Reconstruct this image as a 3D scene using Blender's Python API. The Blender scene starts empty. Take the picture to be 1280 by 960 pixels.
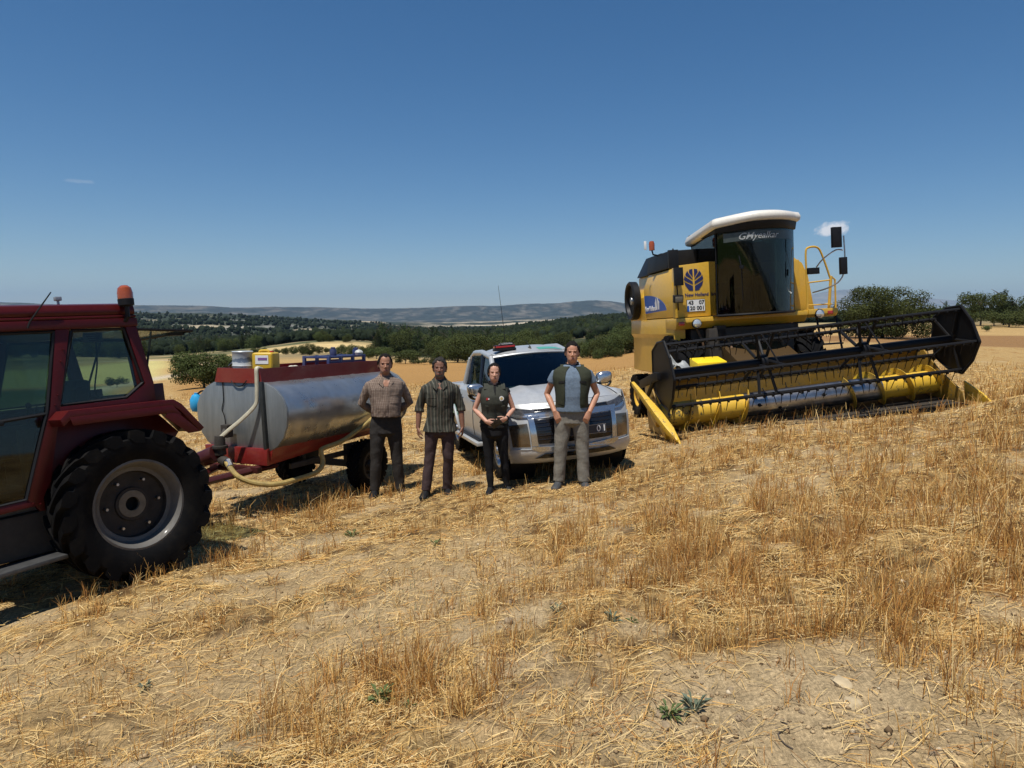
import bpy, bmesh, math, random
import numpy as np
from mathutils import Vector, Matrix, Euler, noise as mnoise

random.seed(7)
RNG = np.random.default_rng(11)
SC = bpy.context.scene
COL = SC.collection
PI = math.pi
R = math.radians

# ---------------------------------------------------------------- camera
EYE = np.array([0.0, 0.0, 1.65])
PITCH = R(5.27)
FPX = 900.0
cam_d = bpy.data.cameras.new('camera')
cam = bpy.data.objects.new('camera', cam_d)
COL.objects.link(cam)
cam_d.sensor_width = 36
cam_d.lens = 36 * FPX / 1280
cam_d.clip_start = 0.05
cam_d.clip_end = 120000
cam.location = EYE
cam.rotation_euler = (PI / 2 - PITCH, 0, 0)
SC.camera = cam


def ray(px, py):
    """direction of a picture point (1280x960 picture), forward component 1"""
    a = (px - 640) / FPX
    b = (480 - py) / FPX
    return np.array([a, math.cos(PITCH) + b * math.sin(PITCH), -math.sin(PITCH) + b * math.cos(PITCH)])


def at(px, py, dist):
    return EYE + ray(px, py) * dist


# ---------------------------------------------------------------- noise
def _hash(ix, iy, seed):
    h = (ix * 374761393 + iy * 668265263 + seed * 974634777) & 0xFFFFFFFF
    h = ((h ^ (h >> 13)) * 1274126177) & 0xFFFFFFFF
    return h ^ (h >> 16)


def pn(x, y, seed=0):
    """gradient noise, about -0.7 to 0.7"""
    x = np.asarray(x, float); y = np.asarray(y, float)
    x0 = np.floor(x); y0 = np.floor(y)
    fx = x - x0; fy = y - y0
    ix = x0.astype(np.int64); iy = y0.astype(np.int64)
    u = fx * fx * fx * (fx * (fx * 6 - 15) + 10)
    v = fy * fy * fy * (fy * (fy * 6 - 15) + 10)

    def g(dx, dy):
        a = _hash(ix + dx, iy + dy, seed).astype(float) * (2 * PI / 4294967296.0)
        return np.cos(a) * (fx - dx) + np.sin(a) * (fy - dy)
    a = g(0, 0) * (1 - u) + g(1, 0) * u
    b = g(0, 1) * (1 - u) + g(1, 1) * u
    return a * (1 - v) + b * v


def fbm(x, y, scale, oct=4, seed=0, gain=0.5):
    t = 0; a = 1.0; s = 1.0 / scale
    for k in range(oct):
        t = t + a * pn(x * s, y * s, seed + k * 17)
        a *= gain; s *= 2.03
    return t


def sstep(a, b, x):
    t = np.clip((x - a) / (b - a), 0, 1)
    return t * t * (3 - 2 * t)


# ---------------------------------------------------------------- terrain heights
def _lp(x, y):
    r = np.hypot(x, y) + 1e-9
    l = np.log1p(r / 4.0)
    return x / r * l, y / r * l


CTRL = []      # (x, y, z)


def ctrl_px(px, py, dist):
    p = at(px, py, dist); CTRL.append(tuple(p))


for (x, y) in [(0, 0), (2, 1), (-2, 1), (0, 3), (2, 4), (-2, 4), (0, 6), (3, 6), (5, 6), (6, 9), (7.5, 11), (2, 8.3),
               (0, -4), (4, -3), (-4, -3), (8, 3), (-7, 3), (-9, 8), (12, 8), (11, 12), (0, -15), (12, -12), (-12, -12)]:
    sx = .14 * x if x < 8 else .14 * 8 + .07 * (x - 8)
    CTRL.append((x, y, sx - .062 * y))
# wheels and header shoes give the slope of the field
for p in [(3.53, 14.09, -.26), (5.91, 14.31, -.11), (3.24, 17.57, -.80), (5.62, 17.79, -.60), (2.48, 11.28, -.30), (7.44, 11.75, .13),
          (1.40, 10.19, -.45), (-.08, 9.79, -.56), (.62, 13.08, -.60), (-.86, 12.68, -.70),
          (-2.08, 10.38, -.86), (-3.29, 10.93, -.90), (-3.34, 6.30, -.69), (-4.56, 7.20, -.85), (-4.6, 5.0, -.80), (-5.6, 6.0, -.95)]:
    CTRL.append(p)
for p in [(1280, 470, 26), (1280, 442, 46), (1265, 414, 95), (1250, 406, 125), (1100, 470, 24), (1150, 425, 70), (1150, 408, 125), (900, 470, 24), (960, 430, 60), (1000, 416, 120),
          (780, 478, 26), (770, 462, 55), (700, 470, 45), (640, 480, 30), (560, 492, 28), (545, 474, 60), (545, 456, 120), (400, 500, 25),
          (300, 482, 45), (230, 492, 40), (210, 472, 80), (200, 452, 130), (40, 505, 45), (40, 476, 90), (40, 456, 150), (-200, 500, 50), (-200, 450, 160),
          (1500, 430, 60), (1500, 404, 130), (1700, 500, 20),
          (390, 462, 110), (390, 428, 270), (460, 429, 270), (320, 439, 240), (600, 447, 200), (640, 432, 300), (740, 428, 260), (740, 404, 620), (790, 402, 600),
          (690, 420, 420), (880, 402, 600), (1050, 401, 500), (1250, 399, 500),
          (170, 447, 260), (60, 440, 330), (170, 428, 700), (60, 428, 700), (400, 424, 800), (500, 420, 800), (580, 417, 1000),
          (640, 412, 1500), (560, 410, 2600), (640, 408, 2800), (740, 398, 2000), (170, 396, 1700), (60, 396, 1700), (280, 397, 1800), (380, 401, 2000), (450, 404, 2300),
          (-300, 398, 1700), (-300, 430, 500), (900, 397, 2000), (1200, 396, 2000), (1600, 396, 2000), (1600, 398, 500),
          (640, 401, 5500), (400, 401, 5500), (100, 402, 5500), (900, 400, 5500), (1250, 399, 5500), (-300, 401, 5500), (1600, 399, 5500)]:
    ctrl_px(*p)
for a in range(80, 290, 30):
    for d, z in ((40, .5), (300, -4), (3000, -20)):
        t = R(a); CTRL.append((math.sin(t) * d, math.cos(t) * d, z))
_C = np.array(CTRL)
_cx, _cy = _lp(_C[:, 0], _C[:, 1])
_cv = (_C[:, 2] - EYE[2]) / (np.hypot(_C[:, 0], _C[:, 1]) + 6.0)


def _U(d2):
    return 0.5 * d2 * np.log(d2 + 1e-12)


def _fit():
    n = len(_cx)
    d2 = (_cx[:, None] - _cx[None]) ** 2 + (_cy[:, None] - _cy[None]) ** 2
    K = _U(d2) + np.eye(n) * 2e-3
    P = np.stack([np.ones(n), _cx, _cy], 1)
    A = np.block([[K, P], [P.T, np.zeros((3, 3))]])
    return np.linalg.solve(A, np.concatenate([_cv, np.zeros(3)]))


_W = _fit()


def base_z(x, y):
    x = np.atleast_1d(np.asarray(x, float)); y = np.atleast_1d(np.asarray(y, float))
    out = np.empty(x.shape)
    xf = x.ravel(); yf = y.ravel(); of = out.ravel()
    n = len(_cx)
    for s in range(0, len(xf), 40000):
        a, b = _lp(xf[s:s + 40000], yf[s:s + 40000])
        d2 = (a[:, None] - _cx[None]) ** 2 + (b[:, None] - _cy[None]) ** 2
        v = _U(d2) @ _W[:n] + _W[n] + _W[n + 1] * a + _W[n + 2] * b
        of[s:s + 40000] = v * (np.hypot(xf[s:s + 40000], yf[s:s + 40000]) + 6.0) + EYE[2]
    return of.reshape(x.shape)


# crest line of the far hills: picture column -> elevation row
SKY_X = np.array([-900, -300, 0, 60, 120, 170, 215, 250, 300, 340, 400, 450, 500, 540, 575, 620, 660, 700, 720, 745, 765, 790, 830, 900, 1000, 1300, 2200.])
SKY_Y = np.array([384, 380, 377, 377, 378.5, 379, 380, 380.5, 383, 381.5, 380.5, 382, 381.5, 381, 379.5, 381, 379.5, 379, 376.5, 375.5, 377, 380, 382, 385, 388, 390, 392.])


def far_z(x, y):
    """far hill range about 9 km out"""
    r = np.hypot(x, y)
    col = 640 + FPX * x / np.maximum(y * math.cos(PITCH), 1e-3)
    col = np.where(y > 0, col, np.where(x < 0, -900, 2200))
    row = np.interp(col, SKY_X, SKY_Y)
    zc = (397 - row) / FPX * 9500 * 1.0 + 12
    rough = fbm(x, y, 900, 5, 61)
    ridged = 1 - np.abs(fbm(x, y, 1500, 4, 67)) * 1.6
    prof = sstep(5200, 9500, r)
    back = 1 - sstep(9800, 14000, r) * .9
    return (zc * (.30 * sstep(5200, 7000, r) + .70 * sstep(7000, 9500, r)) * (1 + .22 * (rough + ridged - .6) * np.clip((9500 - r) / 2500, 0.12, 1)) * back) * prof


def mid_rough(x, y):
    r = np.hypot(x, y)
    return fbm(x, y, 260, 4, 31) * 7 * sstep(300, 1200, r) + fbm(x, y, 45, 3, 37) * .9 * sstep(60, 300, r)


def near_rough(x, y):
    r = np.hypot(x, y)
    f = 1 - sstep(14, 60, r)
    calm = 1.0
    for cx, cy, cr in ((-3.9, 6.7, 1.8), (-2.6, 10.4, 1.8), (.3, 11, 2.2), (4.8, 13, 3.6), (-1.2, 8.4, .8), (.3, 8.7, .9)):
        calm = calm * (1 - .8 * np.exp(-((x - cx) ** 2 + (y - cy) ** 2) / cr ** 2))
    return (fbm(x, y, 1.7, 3, 5) * .085 + fbm(x, y, .33, 3, 9) * .028 + fbm(x, y, .09, 2, 15) * .014 * (1 - sstep(5, 9, r))) * f * calm


def ground_z(x, y, fine=True):
    x = np.atleast_1d(np.asarray(x, float)); y = np.atleast_1d(np.asarray(y, float))
    z = base_z(x, y) + far_z(x, y) + mid_rough(x, y)
    if fine:
        z = z + near_rough(x, y)
    return z


def gz(x, y):
    return float(ground_z(x, y)[0])


# ---------------------------------------------------------------- what grows where (world positions)
def ell(x, y, cx, cy, rx, ry, rot=0, soft=.5):
    c, s = math.cos(rot), math.sin(rot)
    dx = x - cx; dy = y - cy
    d = np.sqrt(((dx * c + dy * s) / rx) ** 2 + ((-dx * s + dy * c) / ry) ** 2)
    return 1 - sstep(1 - soft, 1 + soft, d)


def gp(px, py):
    """where the sight line of a picture point meets the near field (used once to read plot corners off the photo)"""
    d = ray(px, py); t = 4.0
    for _ in range(40):
        p = EYE + d * t
        g = float(base_z(p[0], p[1])[0])
        t = t + (p[2] - g) / max(-d[2], .05) * .6
        t = min(max(t, .5), 400)
    return EYE + d * t


BARE = []
for (px, py, rx, ry, rot, k) in [(1010, 880, .95, .42, .1, 1.0), (880, 900, .8, .35, 0, .8), (560, 735, .9, .55, .9, .75), (630, 785, .45, .2, .6, 1.0), (420, 800, 1.6, .5, .3, .55),
                                 (130, 830, 1.4, .4, .1, .45), (860, 560, 1.6, .5, .4, .3), (700, 640, 1.2, .4, .2, .35), (1160, 920, .7, .3, 0, .8), (960, 840, .8, .25, 0, .8), (480, 770, .8, .25, .4, .7), (330, 740, 1.2, .3, .5, .6), (1060, 520, 2.5, .6, .2, .5), (1000, 590, 1.6, .5, .3, .5), (560, 690, 1.0, .5, .9, .6), (250, 900, .9, .3, .2, .4), (720, 880, .7, .25, 0, .55)]:
    p = gp(px, py); BARE.append((p[0], p[1], rx, ry, rot, k))
THICK = []
for (px, py, rx, ry, rot, k) in [(780, 700, 1.8, 1.3, .1, 1.0), (980, 660, 2.2, 1.6, .1, .9), (1230, 740, 1.3, 1.8, 0, 1.1), (1250, 850, .45, .5, 0, 1.0), (480, 850, .95, .35, .3, .95), (590, 820, .5, .3, 0, .8),
                                 (380, 640, 1.5, .8, .8, .9), (450, 910, .8, .25, 0, .9), (660, 720, .8, .6, .3, .8), (60, 850, .5, .2, 0, .5), (1150, 560, 4, 3, 0, .6), (320, 650, .8, .6, .7, .8), (1270, 620, 2, 3, 0, .8), (960, 532, 2.0, .5, .3, .8), (1200, 505, 1.5, .8, .2, 1.1), (560, 880, .8, .25, .2, .9), (330, 900, .8, .25, 0, .7), (700, 640, 1.2, .5, .2, .6), (900, 780, 1.2, .3, .1, .7)]:
    p = gp(px, py); THICK.append((p[0], p[1], rx, ry, rot, k))


def bare_mask(x, y):
    m = np.zeros_like(x)
    wx = x + fbm(x, y, .5, 3, 81) * .35; wy = y + fbm(x, y, .5, 3, 83) * .35
    for (a, b, rx, ry, rot, k) in BARE:
        m = np.maximum(m, k * ell(wx, wy, a, b, rx, ry, rot, .45))
    n = fbm(x, y, 1.1, 4, 87)
    m = np.maximum(m, .8 * sstep(.22, .5, n) * (1 - sstep(12, 30, np.hypot(x, y))))
    return np.clip(m, 0, 1)


def thick_mask(x, y):
    m = np.zeros_like(x)
    wx = x + fbm(x, y, .8, 3, 91) * .6; wy = y + fbm(x, y, .8, 3, 93) * .6
    for (a, b, rx, ry, rot, k) in THICK:
        m = np.maximum(m, k * ell(wx, wy, a, b, rx, ry, rot, .5))
    n = fbm(x, y, .9, 4, 97)
    r = np.hypot(x, y)
    m = np.maximum(m, .7 * sstep(.0, .38, n) * sstep(3.0, 7.5, r))
    m = m * (.08 + .92 * sstep(-.15, .22, fbm(x, y, .42, 3, 99)))
    return np.clip(m * (1 - .9 * bare_mask(x, y)), 0, 1.1)


# ---------------------------------------------------------------- ground sheet
def build_mesh(name, co, quads, tris=None):
    me = bpy.data.meshes.new(name)
    nq = len(quads); nt = 0 if tris is None else len(tris)
    me.vertices.add(len(co)); me.vertices.foreach_set('co', np.asarray(co, np.float32).ravel())
    me.loops.add(nq * 4 + nt * 3)
    li = np.asarray(quads, np.int32).ravel()
    if nt: li = np.concatenate([li, np.asarray(tris, np.int32).ravel()])
    me.loops.foreach_set('vertex_index', li)
    me.polygons.add(nq + nt)
    ls = np.arange(nq) * 4
    if nt: ls = np.concatenate([ls, nq * 4 + np.arange(nt) * 3])
    me.polygons.foreach_set('loop_start', ls.astype(np.int32))
    me.update(calc_edges=True)
    return me


def tag(o, label=None, cat=None, group=None, kind=None):
    if label: o['label'] = label
    if cat: o['category'] = cat
    if group: o['group'] = group
    if kind: o['kind'] = kind
    return o


def link(name, me, mat=None, parent=None, smooth=False):
    o = bpy.data.objects.new(name, me)
    COL.objects.link(o)
    if mat is not None:
        for m in (mat if isinstance(mat, (list, tuple)) else [mat]):
            me.materials.append(m)
    if parent is not None: o.parent = parent
    if smooth:
        me.polygons.foreach_set('use_smooth', np.ones(len(me.polygons), bool))
    return o


dens = np.concatenate([np.linspace(-180, -50, 50, endpoint=False), np.linspace(-50, 50, 640), np.linspace(50, 180, 51)[1:-1]])
azi = np.radians(dens)
rr = [0.35]
while rr[-1] < 32000:
    q = .0125 if rr[-1] < 25 else (.02 if rr[-1] < 3000 else .014)
    rr.append(rr[-1] * (1 + q))
rr = np.array(rr)
TH, RR = np.meshgrid(azi, rr)
GX = np.sin(TH) * RR; GY = np.cos(TH) * RR
GZ = ground_z(GX, GY)
na, nr = len(azi), len(rr)
co = np.stack([GX, GY, GZ], -1).reshape(-1, 3)
co = np.concatenate([co, [[0, 0, float(ground_z(0, 0)[0])]]])
i0 = (np.arange(nr - 1)[:, None] * na + np.arange(na)[None]).ravel()
i1 = (np.arange(nr - 1)[:, None] * na + (np.arange(na)[None] + 1) % na).ravel()
quads = np.stack([i0, i0 + na, i1 + na, i1], -1)[:, ::-1]
tris = np.stack([np.full(na, len(co) - 1), np.arange(na), (np.arange(na) + 1) % na], -1)[:, ::-1]
gme = build_mesh('ground', co, quads, tris)

# colours of the plots (what each plot grows), with straw shade painted in
X = co[:, 0]; Y = co[:, 1]; RD = np.hypot(X, Y); AZ = np.degrees(np.arctan2(X, Y))


def lerp(a, b, t):
    return a + (b - a) * t[:, None]


def rgb(*c): return np.array(c, float)[None]


STRAW = rgb(.42, .275, .110); SOIL = rgb(.44, .325, .180); OCHRE = rgb(.36, .20, .065); PALE = rgb(.44, .33, .16)
wob = fbm(X, Y, 60, 3, 201)
colr = np.repeat(STRAW, len(X), 0)
colr = lerp(colr, rgb(.30, .155, .048), np.clip(thick_mask(X, Y) * .9, 0, 1) * (RD < 80))
dark_soil_shade = sstep(.05, .42, fbm(X, Y, .8, 4, 241)) * (RD < 40)  # dark earth patches that also paint in shade among the straw
colr = lerp(colr, rgb(.15, .090, .040), dark_soil_shade * .75)
straw_shade = sstep(-.08, .28, fbm(X, Y, .16, 3, 251)) * (RD < 16) * (1 - bare_mask(X, Y))  # self-shadowing between the straws, painted as dark brown gaps
colr = lerp(colr, rgb(.085, .045, .016), straw_shade * .85)
pale = sstep(.12, .5, fbm(X, Y, 1.3, 4, 247)) * (RD < 45)
colr = lerp(colr, rgb(.52, .40, .23), pale * .6)
colr = lerp(colr, SOIL, np.clip(bare_mask(X, Y), 0, 1) * (RD < 60))
RW = RD * (1 + .10 * wob)
AW = AZ + 2.0 * fbm(X, Y, 80, 3, 205)
# ochre plough field behind the men, brown strip on the right crest
m = sstep(33, 38, RW) * (1 - sstep(128, 140, RW)) * sstep(-26, -24, AW) * (1 - sstep(14, 17, AW))
colr = lerp(colr, OCHRE, m)
m = sstep(62, 66, RW) * (1 - sstep(92, 96, RW)) * sstep(18, 22, AW)
colr = lerp(colr, rgb(.27, .15, .06), m)
# left: green plot, yellow plot, track
m = sstep(40, 43, RW) * (1 - sstep(78, 82, RW)) * (1 - sstep(-30, -28.5, AW))
colr = lerp(colr, rgb(.085, .13, .035), m)
m = sstep(84, 88, RW) * (1 - sstep(150, 170, RW)) * (1 - sstep(-27, -25, AW))
colr = lerp(colr, rgb(.50, .43, .17), m)
# general mid ground: dry pasture and scrub, then forest
m = sstep(140, 175, RW)
colr = lerp(colr, rgb(.26, .20, .10), m)
m = sstep(180, 215, RW) * (1 - sstep(275, 300, RW)) * sstep(-22, -20, AW) * (1 - sstep(-6, -4, AW))
colr = lerp(colr, rgb(.50, .37, .17), m)
scr = sstep(-.08, .15, fbm(X, Y, 55, 4, 211)) * sstep(170, 230, RW)
colr = lerp(colr, rgb(.06, .075, .03), scr * (1 - m))
wood = sstep(178, 190, RW) * (1 - sstep(300, 320, RW)) * sstep(-11.5, -10, AW) * (1 - sstep(13, 15, AW))
colr = lerp(colr, rgb(.040, .046, .022), wood)
forest = sstep(300, 360, RW)
colr = lerp(colr, rgb(.026, .034, .019), forest)
opening = sstep(.20, .34, fbm(X, Y * .7, 240, 4, 217)) * sstep(420, 600, RD)
colr = lerp(colr, rgb(.33, .27, .18), opening * .8)
rock = sstep(.12, .32, fbm(X * 1.0, Y * .45, 70, 4, 219)) * sstep(-34, -30, AZ) * (1 - sstep(-14, -8, AZ)) * sstep(900, 1150, RD) * (1 - sstep(1650, 1900, RD))
colr = lerp(colr, rgb(.34, .32, .28), rock * .45)
valley = sstep(2000, 2500, RD) * (1 - sstep(5200, 6200, RD)) * sstep(-9, -5, AW)
vn = sstep(-.12, .22, fbm(X, Y * .5, 420, 4, 223))
colr = lerp(colr, rgb(.42, .35, .25), valley * vn * .9)
hills = sstep(5200, 6800, RD)
hn = sstep(-.1, .45, .5 * fbm(X, Y * .12, 110, 5, 229, .65) + .7 * fbm(X, Y * .5, 260, 5, 233, .6))
hc = lerp(np.repeat(rgb(.030, .040, .036), len(X), 0), rgb(.19, .165, .13), hn * .5)
colr = colr * (1 - hills[:, None]) + hc * hills[:, None]
track = np.exp(-(((RD * np.sin(np.radians(AZ + 27.5 + 5 * np.sin(RD / 26))))) / 1.6) ** 2) * sstep(42, 50, RD) * (1 - sstep(170, 200, RD))
colr = lerp(colr, rgb(.50, .42, .30), track * .9)
ca = gme.color_attributes.new('plot', 'FLOAT_COLOR', 'POINT')
ca.data.foreach_set('color', np.concatenate([np.clip(colr, 0, 1), np.ones((len(X), 1))], 1).astype(np.float32).ravel())


# ---------------------------------------------------------------- material helpers
class N:
    def __init__(self, name):
        self.m = bpy.data.materials.new(name); self.m.use_nodes = True
        self.t = self.m.node_tree; self.t.nodes.clear()
        self.out = self.t.nodes.new('ShaderNodeOutputMaterial')

    def n(self, kind, **kw):
        nd = self.t.nodes.new('ShaderNode' + kind)
        for k, v in kw.items():
            if k.startswith('i_'):
                nd.inputs[k[2:].replace('_', ' ')].default_value = v
            else: setattr(nd, k, v)
        return nd

    def l(self, a, b): self.t.links.new(a, b)

    def mix(self, fac, a, b, mode='MIX'):
        nd = self.n('MixRGB', blend_type=mode)
        for s, v in (('Fac', fac), ('Color1', a), ('Color2', b)):
            if isinstance(v, (int, float)): nd.inputs[s].default_value = v
            elif isinstance(v, (tuple, list)): nd.inputs[s].default_value = (*v[:3], 1)
            else: self.l(v, nd.inputs[s])
        return nd.outputs[0]

    def noise(self, vec, scale, detail=4, rough=.55, dist=0):
        nd = self.n('TexNoise'); nd.inputs['Scale'].default_value = scale; nd.inputs['Detail'].default_value = detail
        nd.inputs['Roughness'].default_value = rough; nd.inputs['Distortion'].default_value = dist
        if vec is not None: self.l(vec, nd.inputs['Vector'])
        return nd.outputs['Fac']

    def ramp(self, fac, stops):
        nd = self.n('ValToRGB'); e = nd.color_ramp.elements
        while len(e) < len(stops): e.new(.5)
        for el, (p, c) in zip(e, stops):
            el.position = p; el.color = (c, c, c, 1) if isinstance(c, (int, float)) else (*c[:3], 1)
        self.l(fac, nd.inputs[0]); return nd.outputs[0]

    def math(self, op, a, b=0.0):
        nd = self.n('Math', operation=op)
        for s, v in ((0, a), (1, b)):
            if isinstance(v, (int, float)): nd.inputs[s].default_value = v
            else: self.l(v, nd.inputs[s])
        return nd.outputs[0]

    def bump(self, h, strength=.3, dist=.02):
        nd = self.n('Bump'); nd.inputs['Strength'].default_value = strength; nd.inputs['Distance'].default_value = dist
        self.l(h, nd.inputs['Height']); return nd.outputs[0]

    def bsdf(self, col, rough=.6, metal=0.0, normal=None, **kw):
        b = self.n('BsdfPrincipled')
        for s, v in (('Base Color', col), ('Roughness', rough), ('Metallic', metal)):
            if isinstance(v, (int, float)): b.inputs[s].default_value = v
            elif isinstance(v, (tuple, list)): b.inputs[s].default_value = (*v[:3], 1)
            else: self.l(v, b.inputs[s])
        if normal is not None: self.l(normal, b.inputs['Normal'])
        for k, v in kw.items(): b.inputs[k.replace('_', ' ')].default_value = v
        self.l(b.outputs[0], self.out.inputs[0]); return b

    def obj(self):
        return self.n('TexCoord').outputs['Object']

    def scaled(self, v, s):
        nd = self.n('Mapping'); nd.inputs['Scale'].default_value = s; self.l(v, nd.inputs['Vector']); return nd.outputs[0]


def mat_ground():
    k = N('field_ground')
    plot = k.n('VertexColor', layer_name='plot').outputs[0]
    o = k.obj()
    d = k.n('VectorMath', operation='LENGTH'); k.l(o, d.inputs[0])
    far = k.n('MapRange'); far.inputs['From Min'].default_value = 60; far.inputs['From Max'].default_value = 400; k.l(d.outputs['Value'], far.inputs['Value'])
    f1 = k.noise(o, 60, 5, .7); f2 = k.noise(o, 7, 5, .65, .4); f3 = k.noise(k.scaled(o, (90, 22, 40)), 1, 4, .7, 1.0)
    f3b = k.noise(k.scaled(o, (20, 95, 40)), 1, 4, .7, 1.0)
    v = k.mix(.5, k.ramp(f1, [(.30, .30), (.70, 1.62)]), k.ramp(f2, [(.3, .50), (.7, 1.5)]))
    st = k.mix(1, k.ramp(f3, [(.42, .84), (.62, 1.2)]), k.ramp(f3b, [(.42, .87), (.62, 1.15)]), 'MULTIPLY')
    nearv = k.mix(1, v, st, 'MULTIPLY')
    g1 = k.noise(o, .012, 8, .72); g2 = k.noise(o, .11, 6, .7)
    farv = k.mix(.5, k.ramp(g1, [(.38, .2), (.62, 1.8)]), k.ramp(g2, [(.35, .35), (.65, 1.65)]))
    var = k.mix(far.outputs[0], nearv, farv)
    c = k.mix(1, plot, var, 'MULTIPLY')
    peb = k.n('TexVoronoi'); peb.inputs['Scale'].default_value = 34; k.l(o, peb.inputs['Vector'])
    h = k.math('ADD', k.math('MULTIPLY', f1, 1.0), k.math('ADD', k.math('MULTIPLY', f3, .8), k.math('ADD', k.math('MULTIPLY', f2, 1.5), k.math('MULTIPLY', peb.outputs['Distance'], -.4))))
    bm = k.bump(h, .75, .028)
    k.bsdf(c, .95, 0, bm, Specular_IOR_Level=.15)
    return k.m


ground = link('ground', gme, mat_ground(), smooth=True)
tag(ground, 'dry stubble field running into pasture, forest and far hills', 'ground', kind='structure')

# ---------------------------------------------------------------- distant blue mountain on the right
def mountain(name, az0, az1, dist, rows, seed):
    cols = np.linspace(az0, az1, 160); n2 = 14
    rowz = np.interp(cols, rows[0], rows[1])
    P = []
    for j in range(n2):
        t = j / (n2 - 1)
        d = dist * (.80 + .20 * t) if True else dist
        for cpx, rz in zip(cols, rowz):
            dv = ray(cpx, 397); x, y = dv[0] * d, dv[1] * d
            top = (397 - rz) / FPX * dist
            z = -60 + (top + 60) * (t ** 1.3) * (1 + .12 * float(fbm(x, y, 2500, 4, seed)[()]) * (1 - t) * 4)
            P.append((x, y, z))
    for cpx, rz in zip(cols, rowz):
        dv = ray(cpx, 397); d = dist * 1.2
        P.append((dv[0] * d, dv[1] * d, -60))
    n1 = len(cols); q = [(j * n1 + i, j * n1 + i + 1, (j + 1) * n1 + i + 1, (j + 1) * n1 + i) for j in range(n2) for i in range(n1 - 1)]
    me = build_mesh(name, np.array(P), np.array(q))
    k = N('mountain_rock'); o = k.obj()
    c = k.mix(k.ramp(k.noise(o, .0015, 8, .7), [(.35, 0), (.65, 1)]), (.10, .11, .09), (.30, .27, .22))
    k.bsdf(c, .95)
    return tag(link(name, me, k.m, smooth=True), 'pale blue far mountain range', 'mountain', kind='structure')


mountain('mountain', 950, 1420, 27000, ([950, 1000, 1030, 1050, 1065, 1085, 1100, 1130, 1160, 1185, 1220, 1280, 1420], [378, 371, 365, 362.5, 362, 367, 372, 377, 373, 375, 379, 384, 394]), 71)

# ---------------------------------------------------------------- sky, sun, air
world = bpy.data.worlds.new('World'); SC.world = world; world.use_nodes = True
wt = world.node_tree; wt.nodes.clear()
SUN_AZ = math.atan2(-.55, -.83); SUN_EL = R(70)      # direction to the sun: left, behind the camera, high
wo = wt.nodes.new('ShaderNodeOutputWorld'); bg = wt.nodes.new('ShaderNodeBackground')
sky = wt.nodes.new('ShaderNodeTexSky'); sky.sky_type = 'NISHITA'; sky.sun_disc = False
sky.sun_elevation = SUN_EL; sky.sun_rotation = SUN_AZ
sky.altitude = 1200; sky.air_density = 1.0; sky.dust_density = 0; sky.ozone_density = 2.0
bg.inputs[1].default_value = .075
hsv = wt.nodes.new('ShaderNodeHueSaturation'); hsv.inputs['Saturation'].default_value = 1.32; hsv.inputs['Hue'].default_value = .5
wt.links.new(sky.outputs[0], hsv.inputs['Color']); 

def wn(kind, **kw):
    nd = wt.nodes.new('ShaderNode' + kind)
    for k_, v_ in kw.items(): setattr(nd, k_, v_)
    return nd


def wmath(op, a, b=0.0, clamp=False):
    nd = wn('Math', operation=op, use_clamp=clamp)
    for i_, v_ in ((0, a), (1, b)):
        if isinstance(v_, (int, float)): nd.inputs[i_].default_value = v_
        else: wt.links.new(v_, nd.inputs[i_])
    return nd.outputs[0]


# two small fair-weather clouds, far off in the sky dome
tcw = wn('TexCoord'); skycol = hsv.outputs[0]
for (px, py, hw, hh_, str_, sc_) in ((1041, 288, .0205, .0118, 1.0, 58), (98, 227, .016, .0026, .13, 110)):
    c_ = ray(px, py); c_ = c_ / np.linalg.norm(c_); e1 = np.cross(c_, [0, 0, 1]); e1 /= np.linalg.norm(e1); e2 = np.cross(e1, c_)
    def dot(v_):
        nd = wn('VectorMath', operation='DOT_PRODUCT'); wt.links.new(tcw.outputs['Generated'], nd.inputs[0]); nd.inputs[1].default_value = v_; return nd.outputs['Value']
    nz_ = wn('TexNoise'); nz_.inputs['Scale'].default_value = sc_; nz_.inputs['Detail'].default_value = 7; nz_.inputs['Roughness'].default_value = .62; wt.links.new(tcw.outputs['Generated'], nz_.inputs['Vector'])
    ua = wmath('DIVIDE', dot(e1), hw); vb = wmath('DIVIDE', dot(e2), hh_)
    base_ = wmath('MULTIPLY', wmath('GREATER_THAN', wmath('MULTIPLY', vb, -1.0), 0.0), 1.6)      # flatter underside
    rad = wmath('ADD', wmath('MULTIPLY', ua, ua), wmath('MULTIPLY', wmath('MULTIPLY', vb, vb), wmath('ADD', base_, 1.0)))
    m_ = wmath('SUBTRACT', wmath('ADD', 1.05, wmath('MULTIPLY', wmath('SUBTRACT', nz_.outputs['Fac'], .5), 2.2)), wmath('SQRT', rad))
    m_ = wmath('MULTIPLY', wmath('MULTIPLY', m_, 2.2, True), str_)
    front = wmath('GREATER_THAN', dot(c_), .9)
    mx_ = wn('MixRGB'); wt.links.new(wmath('MULTIPLY', m_, front), mx_.inputs[0]); wt.links.new(skycol, mx_.inputs[1]); mx_.inputs[2].default_value = (9.6, 9.8, 10.2, 1); skycol = mx_.outputs[0]
wt.links.new(skycol, bg.inputs[0]); wt.links.new(bg.outputs[0], wo.inputs[0])

sd = bpy.data.lights.new('sun', 'SUN'); sd.energy = 4.9; sd.angle = R(.53); sd.color = (1, .955, .88)
so = bpy.data.objects.new('sun', sd); COL.objects.link(so)
sv = Vector((math.sin(SUN_AZ) * math.cos(SUN_EL), math.cos(SUN_AZ) * math.cos(SUN_EL), math.sin(SUN_EL)))
so.rotation_euler = sv.to_track_quat('Z', 'Y').to_euler(); so.location = (0, 0, 50)

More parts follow.
